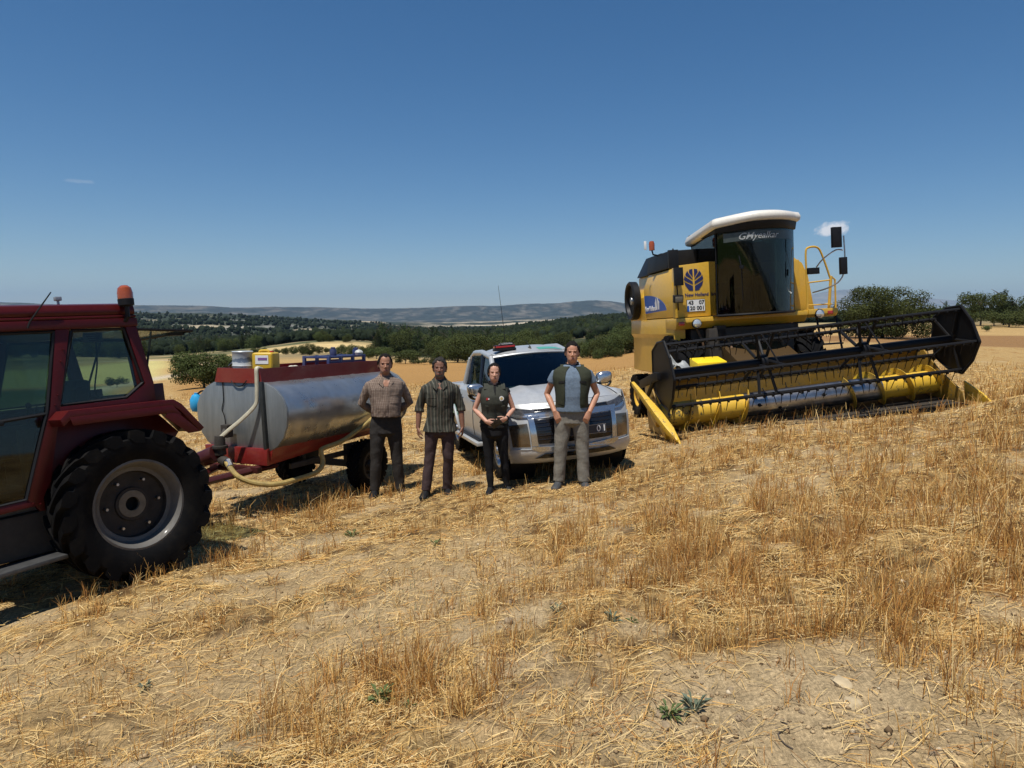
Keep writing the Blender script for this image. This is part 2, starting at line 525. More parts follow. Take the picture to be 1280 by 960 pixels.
SC.view_settings.view_transform = 'Standard'; SC.view_settings.look = 'None'; SC.view_settings.gamma = 1; SC.view_settings.exposure = .2
SC.view_settings.use_curve_mapping = False
SC.render.engine = 'CYCLES'
SC.cycles.use_denoising = True
SC.cycles.max_bounces = 6; SC.cycles.diffuse_bounces = 2; SC.cycles.glossy_bounces = 3; SC.cycles.transmission_bounces = 5; SC.cycles.transparent_max_bounces = 12
SC.cycles.volume_bounces = 0
SC.cycles.sample_clamp_indirect = 6
# ================================================================ modelling helpers
def rot3(yaw, pitch, roll):
    return Matrix.Rotation(yaw, 4, 'Z') @ Matrix.Rotation(pitch, 4, 'Y') @ Matrix.Rotation(roll, 4, 'X')


class MB:
    def __init__(self):
        self.v = []; self.f = []; self.mi = []; self.m = 0; self.M = Matrix()

    def add(self, vs, fs):
        b = len(self.v)
        self.v += [tuple(self.M @ Vector(p)) for p in vs]
        self.f += [tuple(i + b for i in q) for q in fs]
        self.mi += [self.m] * len(fs)
        return self

    def box(self, c, s, rot=None):
        x, y, z = s[0] / 2, s[1] / 2, s[2] / 2
        vs = [Vector((a * x, b * y, d * z)) for a in (-1, 1) for b in (-1, 1) for d in (-1, 1)]
        if rot is not None:
            Q = rot if isinstance(rot, Matrix) else Euler(rot).to_matrix().to_4x4()
            vs = [Q @ p for p in vs]
        return self.add([p + Vector(c) for p in vs], [(0, 1, 3, 2), (4, 6, 7, 5), (0, 4, 5, 1), (2, 3, 7, 6), (0, 2, 6, 4), (1, 5, 7, 3)])

    def prism(self, poly, axis, a, b, poly2=None):
        """polygon extruded along an axis; poly2 is the outline at the far end"""
        poly2 = poly2 or poly
        def P(u, w, t): return {'x': (t, u, w), 'y': (u, t, w), 'z': (u, w, t)}[axis]
        n = len(poly)
        vs = [P(u, w, a) for u, w in poly] + [P(u, w, b) for u, w in poly2]
        return self.add(vs, [tuple(range(n))[::-1], tuple(range(n, 2 * n))] + [(i, (i + 1) % n, n + (i + 1) % n, n + i) for i in range(n)])

    def loft(self, rings, cap=True, closed=True):
        n = len(rings[0]); vs = [p for r_ in rings for p in r_]; fs = []
        for j in range(len(rings) - 1):
            for i in range(n if closed else n - 1):
                k = (i + 1) % n
                fs.append((j * n + i, j * n + k, (j + 1) * n + k, (j + 1) * n + i))
        if cap and closed:
            fs.append(tuple(range(n))[::-1]); fs.append(tuple(range((len(rings) - 1) * n, len(rings) * n)))
        return self.add(vs, fs)

    def tube(self, pts, r, seg=8, cap=True, flat=1.0, round_=False):
        pts = [Vector(p) for p in pts]; n = len(pts)
        rs = list(r) if isinstance(r, (list, tuple)) else [r] * n
        rings = []; prev = None
        for i, p in enumerate(pts):
            d = (pts[min(i + 1, n - 1)] - pts[max(i - 1, 0)])
            d = d.normalized() if d.length > 1e-9 else Vector((0, 0, 1))
            if prev is None:
                up = Vector((0, 0, 1)) if abs(d.z) < .9 else Vector((1, 0, 0))
                a = d.cross(up).normalized()
            else:
                a = (prev - d * prev.dot(d)); a = a.normalized() if a.length > 1e-6 else d.orthogonal().normalized()
            prev = a; b = d.cross(a)
            rings.append([p + (a * math.cos(t) + b * math.sin(t) * flat) * rs[i] for t in [2 * PI * k / seg for k in range(seg)]])
        return self.loft(rings, cap)

    def curve(self, pts, r, seg=8, sub=6):
        return self.tube(smooth_path(pts, sub), r, seg)

    def lathe(self, prof, o, axis='y', seg=32, cap=True):
        """prof: (radius, offset along the axis)"""
        rings = []
        for rad, h in prof:
            ring = []
            for k in range(seg):
                t = 2 * PI * k / seg; c, s = math.cos(t) * rad, math.sin(t) * rad
                p = {'y': (c, h, -s), 'x': (h, c, s), 'z': (c, s, h)}[axis]
                ring.append((p[0] + o[0], p[1] + o[1], p[2] + o[2]))
            rings.append(ring)
        return self.loft(rings, cap)

    def cyl(self, a, b, r, r2=None, seg=20):
        a = Vector(a); b = Vector(b)
        return self.tube([a, b], [r, r if r2 is None else r2], seg)

    def grid(self, fn, nu, nv, keep=None):
        """surface fn(u, v), u and v from 0 to 1"""
        vs = [fn(i / nu, j / nv) for j in range(nv + 1) for i in range(nu + 1)]
        fs = []
        for j in range(nv):
            for i in range(nu):
                if keep and not keep((i + .5) / nu, (j + .5) / nv): continue
                a = j * (nu + 1) + i
                fs.append((a, a + 1, a + nu + 2, a + nu + 1))
        return self.add(vs, fs)

    def build(self, name, mat, parent=None, bevel=0, smooth=35, seg=2, thick=0, fix=True):
        me = bpy.data.meshes.new(name)
        bm = bmesh.new()
        bv = [bm.verts.new(p) for p in self.v]
        for q, k in zip(self.f, self.mi):
            try:
                fc = bm.faces.new([bv[i] for i in q]); fc.material_index = k
            except ValueError: pass
        bmesh.ops.remove_doubles(bm, verts=bm.verts, dist=1e-5)
        if thick:
            bmesh.ops.recalc_face_normals(bm, faces=bm.faces)
            bmesh.ops.solidify(bm, geom=bm.faces[:], thickness=thick)
        if fix: bmesh.ops.recalc_face_normals(bm, faces=bm.faces)
        if bevel:
            es = [e for e in bm.edges if len(e.link_faces) == 2 and e.calc_face_angle(0) > R(32)]
            bmesh.ops.bevel(bm, geom=es, offset=bevel, segments=seg, profile=.6, affect='EDGES', clamp_overlap=True)
        bm.to_mesh(me); bm.free()
        if smooth:
            me.polygons.foreach_set('use_smooth', np.ones(len(me.polygons), bool))
            me.set_sharp_from_angle(angle=R(smooth))
        return link(name, me, mat, parent)


def smooth_path(pts, sub=6):
    P = [Vector(p) for p in pts]
    if len(P) < 3: return P
    out = []
    for i in range(len(P) - 1):
        a, b, c, d = P[max(i - 1, 0)], P[i], P[i + 1], P[min(i + 2, len(P) - 1)]
        for k in range(sub):
            t = k / sub
            out.append(.5 * ((2 * b) + (c - a) * t + (2 * a - 5 * b + 4 * c - d) * t * t + (3 * b - a - 3 * c + d) * t ** 3))
    out.append(P[-1]); return out


def empty(name, label, cat, loc=(0, 0, 0), rot=(0, 0, 0), group=None, M=None):
    o = bpy.data.objects.new(name, None); COL.objects.link(o)
    o.empty_display_size = .2
    if M is not None: o.matrix_world = M
    else: o.location = loc; o.rotation_euler = rot
    return tag(o, label, cat, group)


def text(name, body, size, mat, parent, M, shear=0.0, ext=.0015, align='CENTER', spacing=1.0, bold=0.0):
    """lettering cut from thin sheet; M puts the text plane (x right, y up, z out)"""
    cu = bpy.data.curves.new(name, 'FONT'); cu.body = body; cu.size = size; cu.align_x = align; cu.align_y = 'CENTER'
    cu.extrude = ext; cu.shear = shear; cu.space_character = spacing; cu.offset = bold
    cu.resolution_u = 3
    t = bpy.data.objects.new(name, cu); COL.objects.link(t)
    dg = bpy.context.evaluated_depsgraph_get(); dg.update()
    me = bpy.data.meshes.new_from_object(t.evaluated_get(dg))
    bpy.data.objects.remove(t); bpy.data.curves.remove(cu)
    me.name = name; me.transform(M); me.materials.clear()
    return link(name, me, mat, parent)


def plane_M(o, right, up):
    r_ = Vector(right).normalized(); u_ = Vector(up).normalized(); n_ = r_.cross(u_)
    return Matrix(((r_.x, u_.x, n_.x, o[0]), (r_.y, u_.y, n_.y, o[1]), (r_.z, u_.z, n_.z, o[2]), (0, 0, 0, 1)))


# ================================================================ materials
def paint(name, col, rough=.38, dust=.35, dustcol=(.34, .27, .17), metal=0.0, coat=.3, scale=3.0, wear=None, spec=.5):
    k = N(name); o = k.obj()
    a = k.noise(o, scale, 6, .7); b = k.noise(o, scale * 9, 4, .7)
    d = k.math('MULTIPLY', k.ramp(a, [(.35, 0), (.75, 1)]), dust)
    d = k.math('ADD', d, k.math('MULTIPLY', k.ramp(b, [(.5, 0), (.8, 1)]), dust * .5))
    c = k.mix(d, k.mix(k.ramp(b, [(.3, 0), (.7, 1)]), [q * .88 for q in col], [min(q * 1.06, 1) for q in col]), dustcol)
    if wear:
        w = k.ramp(k.noise(o, scale * 6, 6, .75), [(.56, 0), (.62, 1)])
        c = k.mix(w, c, wear)
    r_ = k.math('ADD', k.math('MULTIPLY', d, .5), rough)
    k.bsdf(c, r_, metal, k.bump(b, .06, .004), Coat_Weight=coat, Coat_Roughness=.15, Specular_IOR_Level=spec)
    return k.m


def plain(name, col, rough=.6, metal=0.0, scale=12, var=.25, bump=.15, spec=.5):
    k = N(name); o = k.obj(); a = k.noise(o, scale, 5, .65)
    c = k.mix(k.ramp(a, [(.3, 0), (.7, 1)]), [q * (1 - var) for q in col], [min(q * (1 + var), 1) for q in col])
    k.bsdf(c, rough, metal, k.bump(a, bump, .01), Specular_IOR_Level=spec)
    return k.m


def glass(name, tint, refl=1.0, rough=.03):
    k = N(name)
    t = k.n('BsdfTransparent'); t.inputs[0].default_value = (*tint, 1)
    g = k.n('BsdfGlossy'); g.inputs['Roughness'].default_value = rough; g.inputs[0].default_value = (.95, .97, 1, 1)
    fr = k.n('Fresnel'); fr.inputs[0].default_value = 1.5
    mx = k.n('MixShader'); k.l(k.math('MULTIPLY', fr.outputs[0], refl), mx.inputs[0]); k.l(t.outputs[0], mx.inputs[1]); k.l(g.outputs[0], mx.inputs[2])
    k.l(mx.outputs[0], k.out.inputs[0]); return k.m


def rubber_mat(name, dusty=.5):
    k = N(name); o = k.obj(); a = k.noise(o, 6, 6, .7); b = k.noise(o, 50, 3, .6)
    c = k.mix(k.math('MULTIPLY', k.ramp(a, [(.46, 0), (.75, 1)]), dusty), (.0055, .0055, .006), (.10, .08, .052))
    k.bsdf(c, .75, 0, k.bump(b, .2, .004), Specular_IOR_Level=.08); return k.m


M_yellow = paint('yellow_paint', (.70, .40, .022), .36, .30, (.42, .32, .17))
M_yellow_worn = paint('worn_yellow_paint', (.72, .44, .02), .42, .35, (.36, .27, .14), wear=(.13, .12, .06))
M_black = plain('black_plastic', (.010, .010, .011), .5, spec=.25)
M_blacksteel = paint('black_steel', (.008, .008, .009), .5, .06, (.08, .065, .045), coat=0, spec=.22)
M_dark = plain('dark_grease_and_shade', (.030, .024, .018), .7)  # greasy machine parts, also stands in for shade on floor and rims
M_rubber = rubber_mat('tyre_rubber', .35)
M_rubber_dark = rubber_mat('dark_tyre_rubber', .10)
M_rubber_black = rubber_mat('shaded_black_rubber', .02)  # shade on these tyres put into the colour by leaving off dust
M_cream = paint('cream_roof', (.74, .70, .62), .4, .12, coat=.2)
M_white = plain('white_paint', (.78, .78, .76), .45, var=.04, bump=.02)
M_navy = plain('navy_decal', (.018, .024, .11), .45, var=.05, bump=0)
M_blue = plain('blue_decal', (.012, .10, .42), .4, var=.05, bump=0)
M_ink = plain('black_ink', (.012, .012, .012), .5, var=.05, bump=0)
M_steel = plain('bare_steel', (.42, .42, .43), .34, 1.0, scale=8, var=.3)
M_silver = plain('bright_metal', (.72, .72, .72), .16, 1.0, scale=4, var=.06, bump=.02)
M_lens = plain('lamp_lens', (.75, .75, .72), .12, .6, var=.1, bump=.02)
M_orange = paint('orange_lens', (.34, .062, .005), .25, .1, coat=.8)
M_redlens = paint('red_lens', (.42, .012, .012), .2, .1, coat=.6)
M_cabglass = glass('smoked_cab_glass', (.24, .30, .27), .85)
M_sheet = plain('grey_plastic_sheet', (.36, .37, .36), .45, scale=9, var=.2, bump=.5)
M_strawheap = plain('loose_straw', (.46, .34, .17), .9, scale=60, var=.5, bump=1.0)
M_rust = plain('brown_steel', (.12, .065, .03), .7, .2)
M_seat = plain('dark_seat_cloth', (.03, .032, .035), .85)
M_floorrubber = plain('grey_console', (.07, .075, .08), .6)


def tyre_mb(rad, width, rim, lugs=0, lug_h=.03, lug_w=.05, sign=1, seg=48):
    """tyre round the y axis, centred on the origin"""
    m = MB(); w = width / 2; s = rad - (lug_h if lugs else 0)
    prof = [(rim, -w * .72), (rim + .03, -w * .86), (rim + (s - rim) * .45, -w * 1.0), (s - (s - rim) * .16, -w * .97), (s - .012, -w * .80), (s, -w * .45), (s + .004, 0),
            (s, w * .45), (s - .012, w * .80), (s - (s - rim) * .16, w * .97), (rim + (s - rim) * .45, w * 1.0), (rim + .03, w * .86), (rim, w * .72), (rim - .02, w * .6), (rim - .02, -w * .6)]
    m.lathe(prof + [prof[0]], (0, 0, 0), 'y', seg, cap=False)
    for k in range(lugs):
        for side in (-1, 1):
            t0 = 2 * PI * (k + (.5 if side > 0 else 0)) / lugs
            rings = []
            for q in range(7):
                u = q / 6
                y = side * (-.03 * width + u * w * 1.02)
                th = t0 - sign * u * (.85 * width / rad)
                rr_ = s + lug_h * (1 if u < .8 else 1 - (u - .8) * 3.2)
                base = s - .02 - (0 if u < .8 else (u - .8) * .28)
                if u > .8: y = side * w * (1.0 + (u - .9) * .06)
                hw = lug_w / 2 / rad * (1.0 + .35 * u)
                def P(r_, t): return (math.cos(t) * r_, y, -math.sin(t) * r_)
                rings.append([P(base, th - hw * 1.3), P(rr_, th - hw), P(rr_, th + hw), P(base, th + hw * 1.3)])
            m.loft(rings)
    return m


def add_wheel(parent, c, rad, width, rim, face, mats, lugs=0, lug_h=.03, lug_w=.05, dish=.5, bolts=8, hub=.10, name='wheel', hole=False):
    """wheel part with tyre and rim; face = +1 when the outer side looks to +y"""
    m = tyre_mb(rad, width, rim, lugs, lug_h, lug_w)
    m.v = [(a + c[0], b + c[1], d + c[2]) for a, b, d in m.v]
    ty = m.build('tyre', mats[0], parent, smooth=40)
    ty.name = name; ty.data.name = name
    r_ = MB(); w = width / 2 * .74; f = face
    prof = [(rim - .005, -w * f), (rim + .012, w * .92 * f), (rim + .016, w * 1.06 * f), (rim - .004, w * 1.08 * f), (rim - .03, w * .92 * f), (rim - .055, w * .35 * f), (rim - .09, w * .30 * f)]
    r_.lathe([(a, b + c[1]) for a, b in prof], (c[0], 0, c[2]), 'y', 48, cap=False)
    r_.m = 1
    d = (1 - dish) * w
    prof = [(rim - .088, w * .30 * f), (rim * .74, d * .35 * f), (rim * .62, d * .9 * f), (rim * .45, d * .8 * f), (hub * 1.25, d * .55 * f), (hub * 1.2, d * .9 * f + .02 * f)]
    prof += [(hub * .62, d * .9 * f + .02 * f), (hub * .6, d * .9 * f - .09 * f), (.001, d * .9 * f - .09 * f)] if hole else [(hub * .9, d * .9 * f + .05 * f), (.001, d * .9 * f + .055 * f)]
    r_.lathe([(a, b + c[1]) for a, b in prof], (c[0], 0, c[2]), 'y', 48, cap=False)
    r_.m = 2
    for k in range(bolts):
        t = 2 * PI * k / bolts; q = hub * 1.9
        p = Vector((c[0] + math.cos(t) * q, c[1] + d * .62 * f, c[2] + math.sin(t) * q))
        r_.cyl(p, p + Vector((0, .045 * f, 0)), .013, seg=6)
    r_.build('rim', mats[1:4], ty, smooth=40)
    return ty
# ================================================================ combine harvester
CM = Matrix.Translation((4.72, 14.204, -.165)) @ rot3(R(-84.75), R(-1.24), R(3.6))
comb = empty('combine_harvester', 'yellow combine harvester with cream cab roof and wide black reel parked in the stubble', 'combine harvester', M=CM)

m = MB()
m.prism([(-.75, 1.0), (-.75, 1.7), (-.12, 1.7), (-.12, 2.9), (-3.3, 2.9), (-3.45, 1.0), (-3.0, .8), (-1.2, .8)], 'y', -1.2, 1.2)
m.prism([(-3.3, 2.75), (-4.6, 2.2), (-5.1, 1.6), (-4.9, 1.1), (-3.3, .95)], 'y', -.55, 1.0)
m.build('body', M_yellow, comb, .02)
m = MB()
m.prism([(-1.40, 1.915), (-1.43, 2.58), (-1.30, 2.88), (-1.205, 2.90), (-1.205, 1.915)], 'x', -2.12, -.06)
m.prism([(-1.40, 1.86), (-1.425, 2.40), (-1.3, 2.6), (-1.205, 2.6), (-1.205, 1.86)], 'x', -3.45, -2.13)
m.build('side_panel', M_yellow, comb, .012)
m = MB()
m.prism([(1.40, 1.915), (1.43, 2.58), (1.30, 2.88), (1.205, 2.90), (1.205, 1.915)], 'x', -3.4, -.9)
m.build('side_panel', M_yellow, comb, .012)
m = MB()
sec = [(-1.41, 1.895), (-1.425, 1.58), (-1.375, 1.50), (-1.40, .74), (-1.36, .72), (-1.33, 1.49), (-1.36, 1.895)]
m.prism(sec, 'x', -3.38, -.16)
m.prism([(-.16, 1.895), (-.10, 1.895), (-.10, 1.1), (-.16, 1.0)], 'y', -1.42, -1.2)
m.build('wheel_shield', M_yellow, comb, .006)
m = MB()
m.prism([(1.33, .9), (1.33, 1.895), (1.41, 1.895), (1.40, .9)], 'x', -3.3, -.9); m.build('wheel_shield', M_yellow, comb, .006)
# round radiator screen
m = MB()
m.lathe([(.30, -1.42), (.44, -1.42), (.45, -1.56), (.42, -1.59), (.37, -1.57), (.35, -1.50), (.001, -1.49)], (-2.82, 0, 2.36), 'y', 40, cap=False)
m.m = 1
m.lathe([(.10, -1.50), (.09, -1.545), (.001, -1.55)], (-2.82, 0, 2.36), 'y', 16, cap=False)
m.build('radiator_screen', [M_black, M_steel], comb)
# front panel with emblem
m = MB()
m.prism([(-1.43, 1.9), (-.57, 1.9), (-.69, 2.95), (-1.41, 2.90)], 'x', -.11, .05)
fp = m.build('front_panel', M_yellow, comb, .012)


def emblem(mb, cy, cz, s, x0, th):
    """leaf emblem: two fans of curved blades about a stem"""
    for side in (-1, 1):
        edges = [(.00, .98), (.42, .93), (.80, .62), (1.0, .15), (.93, -.35), (.52, -.92), (.10, -1.05)]
        cuts = [[(.07, .18), (.07, .92), (.40, .88), (.46, .66)], [(.07, -.02), (.12, .10), (.53, .60), (.60, .78), (.82, .50), (.80, .38)],
                [(.08, -.42), (.10, -.16), (.82, .26), (.90, .40), (1.0, .05), (.90, -.06)], [(.10, -.95), (.10, -.55), (.90, -.18), (.98, -.10), (.88, -.45), (.50, -.92)]]
        for c in cuts:
            mb.prism([(cy + side * u * s * .86, cz + w * s) for u, w in c], 'x', x0, x0 + th)


m = MB(); emblem(m, -1.04, 2.62, .225, .0525, .003); m.build('leaf_emblem', M_navy, fp)
text('brand_lettering', 'New Holland', .088, M_navy, fp, plane_M((.054, -.99, 2.325), (0, 1, 0), (0, 0, 1)), bold=.002)
m = MB(); m.prism([(-1.20, 2.0), (-.835, 2.0), (-.835, 2.235), (-1.20, 2.235)], 'x', .052, .062)
m.m = 1; m.prism([(-1.193, 2.008), (-.842, 2.008), (-.842, 2.228), (-1.193, 2.228)], 'x', .0625, .0645)
m.m = 2; m.prism([(-1.193, 2.008), (-1.155, 2.008), (-1.155, 2.115), (-1.193, 2.115)], 'x', .0648, .0662)
npl = m.build('number_plate', [M_ink, M_white, M_blue], fp)
for body, y, z in (('43', -1.115, 2.172), ('07', -.905, 2.172), ('20 001', -.995, 2.064)):
    text('plate_digits', body, .105, M_ink, npl, plane_M((.0665, y, z), (0, 1, 0), (0, 0, 1)), bold=.003)
m = MB(); m.prism([(.86, 1.9), (1.84, 1.9), (1.72, 2.62), (1.60, 2.88), (1.40, 3.02), (.86, 3.02)], 'x', -.95, -.8)
fl = m.build('front_panel', M_yellow, comb, .012)
m = MB(); emblem(m, 1.40, 2.72, .12, -.797, .003); m.build('leaf_emblem', M_navy, fl)
# blue side decal
pts = [(-2.10, 2.035)] + [(-2.10 + 1.52 * math.sin(t), 2.07 + .36 * math.cos(t)) for t in np.linspace(0, PI / 2, 14)]
m = MB(); ys = lambda z: -1.40 - .03 * (z - 1.915) / .665
vs = []
for d in (.003, .006):
    vs += [(x, ys(z) - d, z) for x, z in pts]
n = len(pts)
m.add(vs, [tuple(range(n)), tuple(range(n, 2 * n))[::-1]] + [(i, (i + 1) % n, n + (i + 1) % n, n + i) for i in range(n)])
dec = m.build('side_decal', M_blue, comb)
text('brand_lettering', 'New Holland', .15, M_white, dec, plane_M((-1.70, ys(2.14) - .008, 2.135), (1, 0, 0), (0, -.045, 1)), bold=.003)
m = MB(); m.M = plane_M((-1.16, ys(2.24) - .007, 2.20), (1, 0, 0), (0, -.045, 1))
for s in (-1, 1):
    for u0, h in ((.02, .17), (.06, .13), (.10, .08)):
        m.prism([(s * u0, -.10), (s * (u0 + .03), -.10), (s * (u0 + .06), h * .6), (s * (u0 + .02), h)], 'z', 0, .002)
m.build('leaf_emblem', M_white, dec)
# grain tank, engine deck, beacon
m = MB()
m.prism([(-1.34, 2.905), (1.34, 2.905), (1.25, 3.30), (-1.30, 3.26)], 'x', -2.1, -.60)
m.prism([(-1.25, 2.905), (1.2, 2.905), (1.1, 3.36), (-1.0, 3.36)], 'x', -3.3, -2.11)
m.build('grain_tank', M_blacksteel, comb, .02)
m = MB(); m.cyl((-3.8, .6, 2.7), (-3.8, .6, 3.5), .07); m.build('exhaust', M_dark, comb)
m = MB(); m.tube([(-1.35, -1.28, 3.24), (-1.35, -1.40, 3.27), (-1.35, -1.42, 3.36)], .018)
m.m = 1; m.lathe([(.06, 3.36), (.062, 3.50), (.045, 3.55), (.001, 3.56)], (-1.35, -1.42, 0), 'z', 16)
m.build('warning_beacon', [M_blacksteel, M_orange], comb)
m = MB(); m.box((-1.35, -1.56, 3.47), (.03, .05, .18)); m.build('rear_marker', M_white, comb, .006)
# platform under the cab
m = MB()
m.prism([(-.6, 1.70), (.02, 1.67), (.16, 1.80), (.16, 1.885), (-.6, 1.885)], 'y', -1.44, 1.20)
m.prism([(-.6, 1.74), (.10, 1.74), (.18, 1.80), (.18, 1.90), (-.6, 1.90)], 'y', 1.203, 1.80)
m.build('platform', M_yellow, comb, .012)
for y, z in ((-1.06, 1.765), (1.42, 1.80)):
    m = MB(); m.lathe([(.02, .10), (.085, .11), (.095, .19), (.085, .205)], (0, y, z), 'x', 24)
    m.m = 1; m.lathe([(.082, .206), (.06, .222), (.001, .228)], (0, y, z), 'x', 24)
    m.build('headlight', [M_black, M_lens], comb)
for y, z in ((-1.36, 1.78), (1.64, 1.815)):
    m = MB(); m.box((.175, y, z), (.05, .11, .07)); m.build('turn_lamp', M_redlens, comb, .008)
# cab
GZ0, GZ1 = 1.90, 3.42


def cabfront(y, z):
    t = (y - .04) / .78
    return .36 + .44 * (1 - min(abs(t), 1) ** 2.2) + (z - 1.9) * .05


m = MB()
m.grid(lambda u, v: (cabfront(-.70 + 1.5 * u, GZ0 + (GZ1 - GZ0) * v), -.70 + 1.5 * u, GZ0 + (GZ1 - GZ0) * v), 28, 8)
m.build('windscreen', M_cabglass, comb, smooth=60, thick=.006)
for s, y0 in ((-1, -.72), (1, .82)):
    m = MB()
    m.prism([(-.02, GZ0), (.34, GZ0), (.40, GZ1), (-.86, GZ1 - .03), (-.75, 2.96)], 'y', y0, y0 + s * .006)
    m.build('side_window', M_cabglass, comb)
m = MB()
for s, y0 in ((-1, -.71), (1, .81)):
    m.tube([(.36, y0, GZ0 - .02), (.42, y0, GZ1 + .03)], .013, 8)
    m.tube([(-.05, y0, GZ0 - .02), (-.78, y0, 2.98), (-.9, y0, GZ1)], .025, 8)
m.tube([(cabfront(y, GZ0) - .005, y, GZ0 - .015) for y in np.linspace(-.71, .81, 20)], .025, 8)
m.tube([(.40, -.71, GZ0 - .01), (-.05, -.71, GZ0 - .01)], .02, 8); m.tube([(.40, .81, GZ0 - .01), (-.75, .81, GZ0 - .01)], .02, 8)
m.build('cab_frame', M_black, comb)
m = MB(); m.box((-.84, .04, 2.62), (.06, 1.48, 1.5)); m.box((-.2, .04, 1.905), (1.2, 1.45, .03)); m.build('cab_shell', M_floorrubber, comb, .01)
m = MB(); m.box((-.35, .05, 2.35), (.5, .5, .14)); m.box((-.6, .05, 2.72), (.13, .5, .65), (0, -.12, 0)); m.box((-.62, .05, 3.1), (.1, .28, .18)); m.box((-.35, .05, 2.12), (.35, .35, .32)); m.build('seat', M_seat, comb, .03)
m = MB(); m.tube([(.42, .05, 1.92), (.22, .05, 2.62)], .04, 10)
m.tube([(.20 + .17 * math.cos(t) * .8, .05 + .19 * math.sin(t), 2.66 + .17 * math.cos(t) * .35) for t in np.linspace(0, 2 * PI, 20)], .014, 6); m.build('steering_wheel', M_black, comb)
m = MB(); m.box((.3, .45, 2.3), (.08, .2, .7)); m.build('control_column', M_floorrubber, comb, .02)
m = MB(); m.box((-.3, -.45, 2.25), (.7, .22, .55)); m.build('console', M_floorrubber, comb, .02)
m = MB(); m.box((.36, -.12, 2.13), (.02, .16, .42)); m.build('hanging_cloth', plain('blue_cloth', (.05, .07, .2), .9), comb, .004)
m = MB(); m.box((.46, -.25, 1.935), (.16, .30, .05)); m.build('dash_rag', plain('brown_cloth', (.25, .12, .07), .9), comb, .015)
# black visor and cream roof cap
vis = [(-.88, -.78)] + [(cabfront(y, GZ1) + .035, y) for y in np.linspace(-.74, .84, 18)] + [(-.88, .88)]
m = MB(); m.prism(vis, 'z', GZ1 + .005, GZ1 + .15, [(x * 1.03 + .02, y * 1.01) for x, y in vis]); m.build('roof_visor', M_black, comb, .015)
rings = []
for z, k, d in ((3.575, 1.0, 0), (3.60, 1.035, .0), (3.67, 1.045, 0), (3.735, 1.01, 0), (3.765, .90, 0), (3.775, .6, 0)):
    ring = []
    for x, y in [(-.98, -.66), (-.90, -.80)] + [(cabfront(y, GZ1) + .07, y) for y in np.linspace(-.78, .88, 18)] + [(-.90, .90), (-.98, .76)]:
        xx = -.05 + (x + .05) * k; yy = .04 + (y - .04) * k
        drop = .20 * max(0, (-.05 - x)) ** 1.4 + (.10 * max(0, -.15 - y))
        ring.append((xx, yy, z - drop * (1 if z < 3.7 else .9)))
    rings.append(ring)
m = MB(); m.loft(rings); m.build('roof', M_cream, comb, smooth=50)
# lettering strip at the top of the windscreen
m = MB(); m.grid(lambda u, v: (cabfront(-.62 + 1.36 * u, 3.2) + .013, -.62 + 1.36 * u, 3.235 + .16 * v), 24, 1)
sb = m.build('sun_strip', plain('sun_strip_film', (.05, .06, .055), .3, bump=0), comb, thick=.002)
tx = text('windscreen_lettering', 'GMyealkar', .165, plain('white_lettering', (.72, .74, .72), .5, var=.02, bump=0), sb, plane_M((0, 0, 0), (0, 1, 0), (0, 0, 1)), shear=.35, bold=.0015)
for v in tx.data.vertices:
    y = v.co.y - .06; z = v.co.z + 3.31
    v.co = Vector((cabfront(y, 3.2) + .022, y, z))
m = MB(); m.tube([(.62, -.42, 3.38), (cabfront(-.36, 2.9) + .03, -.38, 2.75)], .010, 6); m.tube([(cabfront(-.36, 2.9) + .03, -.38, 2.75), (cabfront(-.36, 2.3) + .025, -.36, 2.15)], .007, 6); m.box((cabfront(-.38, 2.75) + .05, -.38, 2.76), (.05, .06, .06)); m.build('wiper', M_black, comb)
# mirrors
def mirror(y, z, w, h, x=.62):
    m = MB(); m.box((x, y, z), (.07, w, h)); m.m = 1; m.box((x - .037, y, z), (.004, w * .86, h * .9))
    return m.build('mirror', [M_black, M_silver], comb, .02)
mirror(1.56, 3.22, .18, .38); mirror(1.68, 2.68, .13, .32); mirror(1.12, 2.62, .22, .12, .55)
mirror(-1.49, 3.02, .19, .34, .25); mirror(-1.42, 2.68, .17, .34, .30)
m = MB()
m.curve([(.56, 1.74, 3.25), (.56, 1.75, 2.75), (.55, 1.68, 2.45), (.45, 1.50, 2.30), (.2, 1.28, 2.22)], .014)
m.curve([(.56, 1.72, 2.98), (.5, 1.60, 2.99), (.38, 1.42, 2.85), (.3, 1.32, 2.7)], .013)
m.build('mirror_arm', M_steel, comb)
m = MB(); m.tube([(.2, -1.47, 3.22), (.26, -1.48, 2.9), (.25, -1.44, 2.45), (.08, -1.38, 2.05)], .014); m.build('mirror_arm', M_black, comb)
m = MB(); m.box((.28, -1.44, 2.26), (.10, .18, .14), (0, .2, 0)); m.m = 1; m.box((.335, -1.44, 2.248), (.012, .16, .12), (0, .2, 0)); m.build('work_lamp', [M_black, plain('dull_lens', (.25, .24, .2), .2, .3)], comb, .015)
